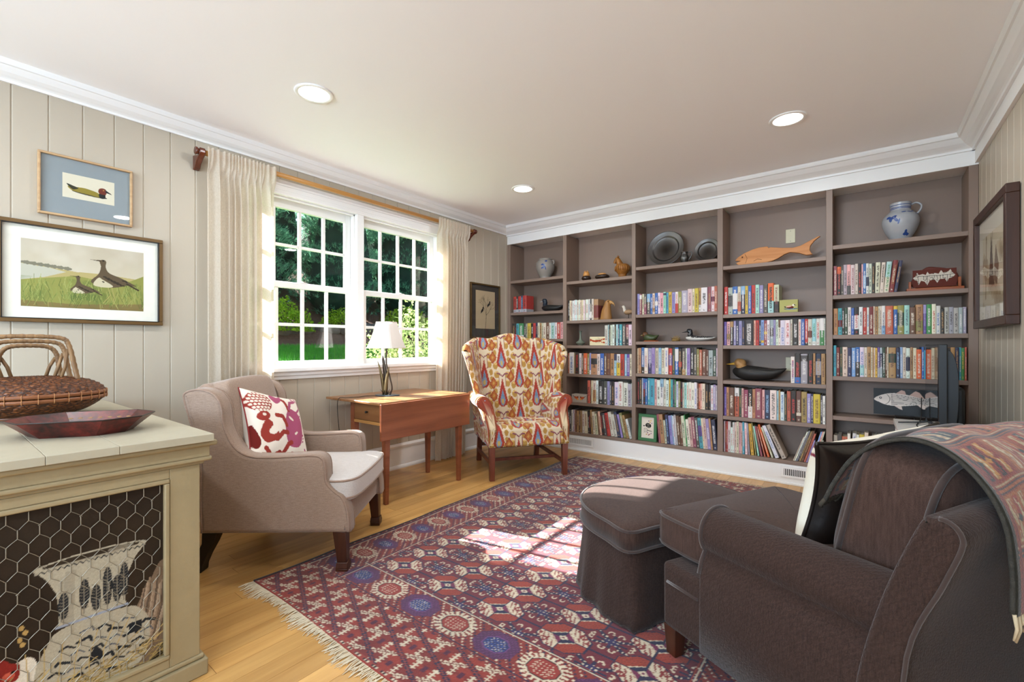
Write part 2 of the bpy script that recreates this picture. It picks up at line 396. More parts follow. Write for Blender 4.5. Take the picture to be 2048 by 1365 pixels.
for y0, y1, z0, z1 in ((BY-.15, W2[0], 0, CZ), (W2[1], 4.6, 0, CZ), (W2[0], W2[1], 0, W2[2]), (W2[0], W2[1], W2[3], CZ)): wr.box(RX+.022, RX+.15, y0, y1, z0, z1)
wr = tag(wr.build('wall_right', wallp), kind='structure')
boarding(wr, (BY, FY), lambda y: [(.2, .9), (2.15, 2.3)] if W2[0]-.05 < y < W2[1]+.05 else [(.2, 2.3)], 1)
W3 = (.8, 3.0, .9, 2.15)                            # window in wall_back
wb_ = MB()
for x0, x1, z0, z1 in ((0, W3[0], 0, CZ), (W3[1], RX, 0, CZ), (W3[0], W3[1], 0, W3[2]), (W3[0], W3[1], W3[3], CZ)): wb_.box(x0, x1, BY-.14, BY, z0, z1)
tag(wb_.build('wall_back', wallp), kind='structure')
tag(MB().box(-.15, RX+.15, 4.44, 4.6, 0, CZ).build('wall_front', wallp), kind='structure')

# crown mouldings
crown_prof = [(0, 0), (.012, 0), (.014, .012), (.022, .018), (.034, .024), (.05, .034), (.064, .05), (.07, .058), (.078, .06), (.082, .07), (.086, .084), (0, .084)]
P = [(p, 2.356+q) for p, q in crown_prof]
tag(MB().prism([(a, b) for a, b in P], BY, FY+.02, 'y').build('trim_1', white), kind='structure')
P = [(FY-p*1.55, 2.345+q*1.131) for p, q in crown_prof]
tag(MB().prism(P, .0, RX, 'x').build('trim_2', white), kind='structure')
P = [(RX, 2.262), (RX-.018, 2.262), (RX-.018, 2.345)]+[(RX-.018-p*1.15, 2.345+q*1.131) for p, q in crown_prof[1:-1]]+[(RX, 2.44)]
tag(MB().prism(P, BY, FY, 'y').build('trim_3', white), kind='structure')
# baseboards
bb = [(0, 0), (.03, 0), (.03, .012), (.022, .026), (.016, .03), (.016, .178), (.024, .184), (.028, .2), (.02, .21), (.014, .217), (0, .217)]
tag(MB().prism(bb, BY, FY, 'y').build('baseboard_left', white), kind='structure')
tag(MB().prism([(RX-a, b) for a, b in bb], BY, FY, 'y').build('baseboard_right', white), kind='structure')
tag(MB().prism([(BY+a, b) for a, b in bb], 0, RX, 'x').build('baseboard_back', white), kind='structure')

# ------------------------------------------------------------------ window_1: two double-hung units, 4 x 2 panes per sash
glass = M_glass()
win = thing('window_1', None, None, (0, 0, 0)); tag(win, 'double window of white twelve-inch panes', None, None, 'structure'); del win['label']
fr = MB()                                           # jambs, mullion, head
fr.box(-.149, -.001, WY0-.02, WY0, WZ0+.002, WZ1).box(-.149, -.001, WY1, WY1+.02, WZ0+.002, WZ1).box(-.149, -.001, WY0-.02, WY1+.02, WZ1, WZ1+.02).box(-.149, -.001, 2.15, 2.222, WZ0+.002, WZ1)
for ya, yb in ((WY0, 2.15), (2.222, WY1)):          # stops between the sashes
    fr.box(-.028, -.012, ya, ya+.014, WZ0, WZ1).box(-.028, -.012, yb-.014, yb, WZ0, WZ1).box(-.03, -.012, ya, yb, WZ1-.016, WZ1)
fr.build('window_frame', white, win, bevel=.002, seg=1)
cas = MB()
for y0, y1, z0, z1, t in ((1.225, WY0, .932, 2.155, .02), (WY1, 3.145, .932, 2.155, .02), (1.225, 3.145, 2.155, 2.218, .02), (2.155, 2.217, .932, 2.155, .016)):
    cas.box(0, t, y0, y1, z0, z1)
cas.box(0, .03, 1.21, 3.16, 2.236, 2.255).box(0, .026, 1.22, 3.15, 2.218, 2.236)
for z in (2.17, 2.185): cas.box(.02, .0225, 1.225, 3.145, z, z+.005)
cas.build('window_casing', white, win, bevel=.003, seg=2)
MB().box(-.14, .055, 1.19, 3.18, .9, .932).build('window_sill', white, win, bevel=.008, seg=3)
MB().box(0, .016, 1.225, 3.145, .845, .872).box(.0, .03, 1.215, 3.155, .872, .9).build('window_apron', white, win, bevel=.004, seg=2)
def sash(y0, y1, z0, z1, xg, rails, n=4):
    """one sash: stiles/rails/muntins as one mesh, eight panes as its parts; rails=(bottom,top)"""
    st = .045; gy0, gy1, gz0, gz1 = y0+st, y1-st, z0+rails[0], z1-rails[1]; mu = .0215; h = .017
    m = MB().box(xg-h, xg+h, y0, gy0, z0, z1).box(xg-h, xg+h, gy1, y1, z0, z1).box(xg-h, xg+h, gy0, gy1, z0, gz0).box(xg-h, xg+h, gy0, gy1, gz1, z1)
    pw = (gy1-gy0-mu*(n-1))/n; ph = (gz1-gz0-mu)/2
    for i in range(1, n): m.box(xg-.012, xg+.012, gy0+i*pw+(i-1)*mu, gy0+i*(pw+mu), gz0, gz1)
    for i in range(n): m.box(xg-.0115, xg+.0115, gy0+i*(pw+mu), gy0+i*(pw+mu)+pw, gz0+ph, gz0+ph+mu)
    s = m.build('sash', white, win, bevel=.0025, seg=2)
    for i in range(n):
        for j in range(2):
            a, b = gy0+i*(pw+mu), gz0+j*(ph+mu)
            mesh_obj('pane', [(xg, a, b), (xg, a+pw, b), (xg, a+pw, b+ph), (xg, a, b+ph)], [(0, 1, 2, 3)], glass, s)
for ya, yb in ((WY0+.003, 2.147), (2.225, WY1-.003)):
    sash(ya, yb, .934, 1.548, -.048, (.042, .042))
    sash(ya, yb, 1.512, 2.153, -.09, (.045, .064))
    MB().box(-.052, -.03, (ya+yb)/2-.03, (ya+yb)/2+.03, 1.548, 1.556).box(-.07, -.05, (ya+yb)/2-.012, (ya+yb)/2+.012, 1.55, 1.566).build('sash_lock', white, win, bevel=.002)
def plain_window(name, o, ux, w, h, nx, ny):
    """window behind the camera: frame bars and panes in the plane spanned by ux and z"""
    t = thing(name, None, None); t['kind'] = 'structure'
    o = np.array(o, float); ux = np.array(ux, float); nn = np.array((ux[1], -ux[0], 0))
    m = MB()
    def bar(a0, a1, z0, z1, d):
        c = [o+ux*a+np.array((0, 0, z))+nn*e for e in (-d, d) for a, z in ((a0, z0), (a1, z0), (a1, z1), (a0, z1))]
        m.add(c, [(0, 1, 2, 3), (7, 6, 5, 4), (0, 4, 5, 1), (1, 5, 6, 2), (2, 6, 7, 3), (3, 7, 4, 0)])
    bar(-.08, 0, -.08, h+.08, .03); bar(w, w+.08, -.08, h+.08, .03); bar(0, w, -.08, 0, .03); bar(0, w, h, h+.08, .03)
    for i in range(1, nx): bar(w*i/nx-.011, w*i/nx+.011, 0, h, .015)
    for j in range(1, ny): bar(0, w, h*j/ny-.011, h*j/ny+.011, .014)
    m.build('window_frame', white, t)
    for i in range(nx):
        for j in range(ny):
            q = [o+ux*(w*(i+a)/nx)+np.array((0, 0, h*(j+b)/ny)) for a, b in ((0, 0), (1, 0), (1, 1), (0, 1))]; mesh_obj('pane', q, [(0, 1, 2, 3)], glass, t)
plain_window('window_2', (RX+.01, W2[0], W2[2]), (0, 1, 0), W2[1]-W2[0], W2[3]-W2[2], 6, 4)
plain_window('window_3', (W3[0], BY-.01, W3[2]), (1, 0, 0), W3[1]-W3[0], W3[3]-W3[2], 8, 4)

# ------------------------------------------------------------------ recessed ceiling lamps
lens_m = M_emit('lamp_lens', 'fffaf0', 3.0); ring_m = M('lamp_trim', 'f4f4f2', .35)
cans = [(.94, 1.28, 'round recessed ceiling lamp above the beige armchair'), (.945, 3.16, 'round recessed ceiling lamp nearest the corner above the patterned chair'), (2.91, 3.15, 'round recessed ceiling lamp above the sofa by the bookcase'),
        (2.91, 1.28, 'round recessed ceiling lamp above the camera side of the sofa'), (.94, -.6, 'round recessed ceiling lamp behind the camera on the window side'), (2.91, -.6, 'round recessed ceiling lamp behind the camera by the right wall'),
        (.94, -2.3, 'round recessed ceiling lamp in the rear corner on the window side'), (2.91, -2.3, 'round recessed ceiling lamp in the rear corner by the right wall')]
for x, y, lb in cans:
    t = thing('ceiling_lamp', lb, 'ceiling lamp', (x, y, CZ), 0, 'recessed ceiling lamps')
    MB().lathe([(.079, -.0005), (.098, -.0005), (.098, -.004), (.094, -.007), (.084, -.007), (.078, -.0055)], 40, cap0=False, cap1=False).build('trim_ring', ring_m, t, True)
    MB().lathe([(.08, -.0006), (.08, -.003), (.0, -.0032)], 40, cap1=False).build('lens', lens_m, t, True)
    ld = bpy.data.lights.new('lamp_light', 'AREA'); lo = bpy.data.objects.new('lamp_light', ld); link(lo, t); ld.shape = 'DISK'; ld.size = .15; ld.energy = LAMP_W; ld.color = (.93, .97, 1.0); lo.location = (0, 0, -.012)

# ------------------------------------------------------------------ curtain rod and curtains
rodm = M_wood('rod_wood', '9a6a34', 'c08a4c', axis=1, rough=.35, scale=10)
brm = M_wood('bracket_wood', '3f1c10', '6b3018', axis=2, rough=.25, scale=12, spec=.6)
RODZ = 2.262; RODX = .095
rd = thing('curtain_rod', 'long wooden curtain rod above the window on dark scrolled brackets', 'curtain rod', (0, 0, 0))
MB().tube([(RODX, 1.03, RODZ), (RODX, 3.46, RODZ)], .0165, 20).build('rod', rodm, rd, True)
for yb, s in ((1.03, -1), (3.46, 1)):
    MB().prism([(0, 2.17), (.012, 2.17), (.03, 2.178), (.045, 2.2), (.075, 2.222), (.1, 2.234), (.118, 2.25), (.12, 2.268), (.11, 2.284), (.098, 2.262), (.08, 2.248), (.05, 2.25), (.02, 2.255), (0, 2.26)], yb-.016, yb+.016, 'y').build('bracket', brm, rd, bevel=.004, seg=2)
    MB().lathe([(.0, 0), (.021, 0), (.024, .006), (.02, .013), (.0165, .018), (.0165, .04)], 24).xf(Matrix.Translation((RODX, yb-s*-.034 if s < 0 else yb+.034, RODZ)) @ Matrix.Rotation(-math.pi/2 if s < 0 else math.pi/2, 4, 'X')).build('finial', brm, rd, True)
def M_curtain():
    b = NB('linen_curtain'); c = b.coord(scale=(1, 1, 1))
    f = b.noise(1.0, 3, b.coord(scale=(90, 90, 900)), .6); g = b.noise(1.0, 3, b.coord(scale=(700, 700, 60)), .6)
    h = b.math('ADD', f, g)
    cc = b.ramp(b.math('MULTIPLY', h, .5), [(.35, hx('d3c6b3')), (.65, hx('f0e7d9'))])
    d = b.n('ShaderNodeBsdfDiffuse'); t = b.n('ShaderNodeBsdfTranslucent'); tr = b.n('ShaderNodeBsdfTransparent'); bm = b.bump(h, .3, .001)
    b.l(cc, d.inputs[0]); b.l(cc, t.inputs[0]); b.l(bm, d.inputs['Normal']); 
    m1 = b.n('ShaderNodeMixShader'); m1.inputs[0].default_value = .48; b.l(d.outputs[0], m1.inputs[1]); b.l(t.outputs[0], m1.inputs[2])
    m2 = b.n('ShaderNodeMixShader'); m2.inputs[0].default_value = .10; b.l(m1.outputs[0], m2.inputs[1]); b.l(tr.outputs[0], m2.inputs[2])
    return b.out(m2.outputs[0])
curtm = M_curtain()
def curtain(label, y0, y1, ztop, zbot, folds, seed, flare=(0, 0)):
    r = np.random.default_rng(seed); nu, nv = 260, 60; u = np.linspace(0, 1, nu); V = []
    amp = .5+.5*np.interp(u, np.linspace(0, 1, 13), r.random(13)); ph = 2*math.pi*folds*(u+.03*np.sin(7*u+seed)+.015*np.sin(17*u))
    edge = np.clip(np.minimum(u, 1-u)*9, 0.25, 1)
    for k in range(nv):
        t = k/(nv-1); z = zbot+(ztop-zbot)*t; top = max(0, (t-.955)/.045); near = np.clip((1-t)/.12, 0, 1)
        a = (.012+.026*near)*edge*amp
        gather = .006*np.sin(ph*2.3+1)*(1-near)
        y = y0+(y1-y0)*u+(flare[0]*(1-u)+flare[1]*u)*(1-t)**1.5+.008*np.sin(ph+1.2)*near
        x = RODX-.006+.012*(1-t)+a*np.sin(ph+.5*(1-t)*np.sin(5*u+seed))+gather
        cov = min(1, max(0, (t-.935)/.02)); x = x*(1-cov)+cov*(RODX+.0255+.0065*np.sin(ph*1.9))
        zz = z+(.004*np.sin(ph*1.9+.4) if k == nv-1 else 0)
        V.append(np.stack([x, y, np.full(nu, z)+zz-z], 1))
    o = grid_mesh('curtain', np.concatenate(V), nu, nv, None, curtm); return tag(o, label, 'curtain', 'linen curtains at the window')
curtain('cream linen curtain at the window side nearest the beige armchair', 1.055, 1.465, 2.293, .012, 9, 3)
curtain('cream linen curtain between the window and the framed branch print', 2.955, 3.375, 2.293, .006, 9, 8, (-.03, -.06))
# ================================================================== OUTSIDE THE WINDOW
def gz(s):      # ground height at distance s from the house
    return np.interp(s, [0, 1, 3, 6, 9, 9.3, 10.6, 11.2, 14, 22], [-.42, -.3, .3, .8, 1.05, 1.1, 1.62, 1.78, 2.9, 6.5])
rg = np.random.default_rng(21)
def ground(name, s0, s1, ns, y0, y1, ny, mat, wob):
    S = np.linspace(s0, s1, ns); Y = np.linspace(y0, y1, ny); g = []
    for y in Y:
        for s in S: g.append((-s, y, gz(s)+wob*math.sin(3.1*s+1.7*y)*math.sin(2.3*y-s)))
    return grid_mesh(name, np.array(g), ns, ny, None, mat)
lawn_m = M('lawn_green', '3f7a1e', .9, bump=.6, bscale=40, var=.45, vscale=9)
mulch_m = M('mulch_brown', '6a4a33', .95, bump=1.0, bscale=25, var=.6, vscale=14)
tag(ground('lawn', .15, 9.0, 40, -14, 26, 60, lawn_m, .012), kind='structure')
tag(ground('mulch_bank', 8.9, 24.0, 40, -14, 26, 80, mulch_m, .03), kind='structure')
n = 26000; s = 3.6+5.5*rg.random(n)**.7; y = 3.0+10*rg.random(n); a = rg.random(n)*6.28; h = .05+.07*rg.random(n); z = gz(s); w = .006+.004*rg.random(n)
V = np.empty((n, 3, 3)); V[:, 0] = np.stack([-s+w*np.cos(a), y+w*np.sin(a), z-.01], 1); V[:, 1] = np.stack([-s-w*np.cos(a), y-w*np.sin(a), z-.01], 1); V[:, 2] = np.stack([-s+.03*(rg.random(n)-.5), y+.03*(rg.random(n)-.5), z+h], 1)
grass_m = M('grass_blade', '4a9421', .7, var=.5, vscale=3)
tag(mesh_obj('grass', V.reshape(-1, 3), np.arange(n*3).reshape(-1, 3).tolist(), grass_m), 'short green lawn grass below the wooded bank', 'grass', None, 'stuff')
def leaf_mat(name, c1, c2, tr=.35):
    b = NB(name); f = b.noise(9, 2, b.coord()); cc = b.ramp(f, [(.3, hx(c1)), (.7, hx(c2))]); d = b.n('ShaderNodeBsdfDiffuse'); t = b.n('ShaderNodeBsdfTranslucent'); m = b.n('ShaderNodeMixShader'); m.inputs[0].default_value = tr
    b.l(cc, d.inputs[0]); b.l(cc, t.inputs[0]); b.l(d.outputs[0], m.inputs[1]); b.l(t.outputs[0], m.inputs[2]); return b.out(m.outputs[0])
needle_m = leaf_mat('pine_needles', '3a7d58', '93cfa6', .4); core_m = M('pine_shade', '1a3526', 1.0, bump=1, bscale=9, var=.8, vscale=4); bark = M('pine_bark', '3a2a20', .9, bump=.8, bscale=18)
def pine_meshes(seed, H, R):
    r = np.random.default_rng(seed); nt = 5600
    t = r.random(nt)**.75; zz = .12+(H-.2)*t; env = R*(1-.93*t)**.72*np.clip(.55+t*6, 0, 1)*(.72+.28*np.sin(zz*5.2+seed)); an = r.random(nt)*6.283; rad = env*(.62+.4*r.random(nt)); rad *= 1+.18*np.sin(an*5+zz*3)
    C = np.stack([rad*np.cos(an), rad*np.sin(an), zz-.18*rad*np.clip(t*4, 0, 1)], 1); D = np.stack([np.cos(an)*.75, np.sin(an)*.75, .55+.4*r.random(nt)], 1)
    k = 10; dirs = r.normal(size=(nt, k, 3))*.55+D[:, None]; dirs /= np.linalg.norm(dirs, axis=2)[..., None]; L = (.10+.11*r.random((nt, k)))[..., None]
    side = np.cross(dirs, r.normal(size=(nt, k, 3))); side /= np.linalg.norm(side, axis=2)[..., None]; wv = .0075
    b0 = C[:, None]+D[:, None]*(.1*r.random((nt, k, 1))); V = np.stack([b0+side*wv, b0-side*wv, b0+dirs*L], 2).reshape(-1, 3)
    return V, np.arange(len(V)).reshape(-1, 3).tolist()
def pine(label, x, y, H, R, seed, group='pines on the bank'):
    t = thing('pine_tree', label, 'tree', (x, y, gz(-x)-.05), seed*1.3, group)
    V, F = pine_meshes(seed, H, R); o = mesh_obj('foliage', V, F, needle_m, t)
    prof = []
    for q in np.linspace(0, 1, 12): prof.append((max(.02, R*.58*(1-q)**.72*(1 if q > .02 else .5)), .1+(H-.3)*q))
    MB().lathe(prof, 18).build('inner_boughs', core_m, t, True); MB().tube([(0, 0, -.1), (0, 0, H*.6)], [.16, .05], 10).build('trunk', bark, t, True); return t  # dark cone added inside the crown, inner shade put into its colour
p1 = pine('tall dense pine nearest the left sash of the window', -12.3, 6.2, 8.2, 2.1, 1)
p2 = pine('broad pine seen through the middle of the window', -11.9, 9.4, 7.6, 2.2, 2)
for i, (src, x, y, sc, rz, lb) in enumerate(((p1, -12.1, 12.4, 1.0, 2.0, 'tall pine seen through the right sash of the window'), (p2, -12.8, 15.4, 1.05, 4.1, 'pine standing farthest right on the bank'), (p2, -13.6, 4.2, .95, .7, 'pine standing farthest left on the bank'),
        (p1, -15.2, 8.0, 1.25, 5.0, 'second-row pine between the left and middle pines'), (p2, -15.4, 11.2, 1.25, 3.2, 'second-row pine between the middle and right pines'), (p1, -15.8, 14.6, 1.25, 1.1, 'second-row pine behind the rightmost pines'), (p2, -12.6, 18.6, 1.0, .2, 'pine past the right end of the window view'))):
    c = copy_tree(src); c.location = (x, y, gz(-x)-.05); c.rotation_euler = (0, 0, rz); c.scale = (sc,)*3; c['label'] = lb
def leafy(name, label, cat, loc, rx, rz, n, size, mat, seed, group=None, stems=9):
    r = np.random.default_rng(seed); t = thing(name, label, cat, loc, 0, group)
    d = r.normal(size=(n, 3)); d /= np.linalg.norm(d, axis=1)[:, None]; d[:, 2] = np.abs(d[:, 2])*1.15-.12; rr = (.55+.47*r.random(n)**.5)*(1+.15*np.sin(d[:, 0]*9+seed)*np.sin(d[:, 1]*8))
    C = d*rr[:, None]*np.array((rx, rx, rz)); C[:, 2] = np.maximum(C[:, 2], .03)
    u = r.normal(size=(n, 3)); u /= np.linalg.norm(u, axis=1)[:, None]; v = np.cross(u, r.normal(size=(n, 3))); v /= np.linalg.norm(v, axis=1)[:, None]; sz = size*(.6+.8*r.random(n))[:, None]
    V = np.stack([C-u*sz*.5, C+v*sz*.28, C+u*sz*.5, C-v*sz*.28], 1).reshape(-1, 3); mesh_obj('foliage', V, np.arange(n*4).reshape(-1, 4).tolist(), mat, t)
    for k in range(stems):
        a = r.random()*6.28; q = r.random()*.8+.1
        MB().tube([(.04*math.cos(a), .04*math.sin(a), -.05), (.4*rx*q*math.cos(a), .4*rx*q*math.sin(a), .45*rz), (.8*rx*q*math.cos(a), .8*rx*q*math.sin(a), .85*rz)], [.014, .009, .003], 5).build('stem', bark, t, True)
    return t
vleaf = leaf_mat('variegated_leaf', '5f7f38', 'b4bd8c', .3); yleaf = leaf_mat('lime_leaf', '6c9a22', 'b8d23a', .4)
leafy('variegated_shrub', 'pale variegated shrub just outside the right half of the window', 'shrub', (-1.75, 4.25, -.1), .95, 1.55, 9000, .05, vleaf, 4)
b1 = leafy('lime_bush', 'yellow-green bush on the bank behind the left sash', 'shrub', (-10.5, 6.4, 1.5), 1.0, .95, 2600, .10, yleaf, 6, 'lime bushes on the bank')
for (x, y, sc, rz, lb) in ((-10.7, 8.6, .75, 2, 'small yellow-green bush in the middle of the bank'), (-10.6, 11.3, 1.0, 4, 'yellow-green bush on the bank behind the lamp')):
    c = copy_tree(b1); c.location = (x, y, gz(-x)-.1); c.rotation_euler = (0, 0, rz); c.scale = (sc,)*3; c['label'] = lb
rockm = M('bank_stone', '6b5e50', .9, bump=.8, bscale=9, var=.3)
r = random.Random(3); st0 = None
for k in range(11):
    m = MB().sphere((0, 0, 0), (1, 1, 1), 12, 8); V = np.concatenate(m.v); V *= (1+.25*np.sin(V[:, :1]*4+k)*np.cos(V[:, 1:2]*5+k)); o = mesh_obj('bank_stone', V*np.array((.38, .55, .26))*r.uniform(.7, 1.2), m.f, rockm, None, True)
    y = 4.6+k*.85; o.location = (-10.35-.1*math.sin(k*2.1), y, gz(10.35)+.05); o.rotation_euler = (0, 0, r.uniform(-.4, .4)); tag(o, 'rough grey-brown stone edging the bank below the pines', 'stone', 'stones edging the bank')
# ================================================================== BUILT-IN BOOKCASE
UP = [(0.0, .043), (.749, .792), (1.514, 1.552), (2.281, 2.324), (3.045, 3.085), (3.806, RX)]
BK = 4.41                                            # face of the back panels
SH = {1: [1.83, 1.463, 1.16, .862, .565], 2: [1.758, 1.348, 1.088, .792, .497], 3: [1.832, 1.381, 1.125, .823, .529], 4: [1.758, 1.35, 1.089, .793, .492], 5: [1.833, 1.462, 1.167, .86, .565]}
SH = {b: z+[.186] for b, z in SH.items()}
bc = thing('built_in_bookcase', 'taupe built-in bookcase of five bays filling the end wall', 'bookcase', (0, 0, 0))
for a, b in UP: MB().box(a, b, FY, BK, .186, 2.2525).build('upright', taupe, bc, bevel=.0015, seg=1)
for i in range(5):
    x0, x1 = UP[i][1], UP[i+1][0]
    MB().box(x0-.015, x1+.015, BK, BK+.02, .15, 2.27).build('back_panel', taupe, bc)
    for z in SH[i+1][:-1]: MB().box(x0, x1, FY+.004, BK, z-.03, z).build('shelf', taupe, bc, bevel=.0015, seg=1)
MB().box(0, RX, FY-.004, BK, .157, .186).build('shelf', taupe, bc, bevel=.003, seg=2)
MB().box(0, RX, FY, FY+.02, 0, .157).box(0, RX, FY-.014, FY, 0, .016).build('kick_board', white, bc, bevel=.002, seg=1)
MB().box(0, RX, FY-.002, FY+.022, 2.253, 2.44).box(0, RX, FY+.022, BK+.02, 2.27, 2.3).build('fascia', white, bc)
dark = M('dark_void', '0a0a0a', .9)
def vent(x0, x1, label, n):
    t = thing('vent_grille', label, 'vent', (x0, FY-.001, .055), 0, 'heating vents in the bookcase base'); w = x1-x0; h = .083
    MB().box(0, w, -.001, 0, 0, h).build('backing', dark, t)
    f = MB().box(0, w, -.006, -.001, 0, .016).box(0, w, -.006, -.001, h-.016, h).box(0, .022, -.006, -.001, .016, h-.016).box(w-.022, w, -.006, -.001, .016, h-.016); f.build('frame', white, t, bevel=.001, seg=1)
    for i in range(n):
        a = .022+(w-.044)*(i+.5)/n; MB().box(a-.0028, a+.0028, -.0055, -.001, .016, h-.016).build('slat', white, t)
vent(.775, 1.11, 'white slotted vent in the bookcase base behind the patterned chair', 26)
vent(2.75, 3.07, 'white slotted vent in the bookcase base beside the black leather pillow', 22)

# ------------------------------------------------------------------ books
PAL = dict(R='b8322c', D='74201f', O='d5622a', B='2f63a6', L='86aed0', N='262d4d', T='45a0b0', G='3d8a4c', g='2e4436', Y='d2b13c', W='dedad6', C='d6cab6', K='211e1d', H='4b4848', S='a6a5ab', P='634a92', V='958dbb', M='8c4656', U='64412f', E='ab8656', F='d8aaa2', A='a3cdcb', Z='ba5f46', J='88854a', Q='aca196')
CNAME = dict(R='red', D='dark red', O='orange', B='blue', L='light blue', N='navy', T='teal', G='green', g='dark green', Y='yellow', W='white', C='cream', K='black', H='dark grey', S='silver grey', P='purple', V='lavender', M='maroon', U='brown', E='tan', F='pink', A='pale aqua', Z='rust', J='olive', Q='grey beige')
INK = dict(R='WCK', D='EC', O='WKC', B='WW', L='NW', N='WLE', T='WN', G='WY', g='WE', Y='KU', W='KRB', C='KUD', K='WER', H='WC', S='KW', P='WV', V='PW', M='CE', U='EC', E='UK', F='DK', A='NG', Z='CK', J='CK', Q='KU')
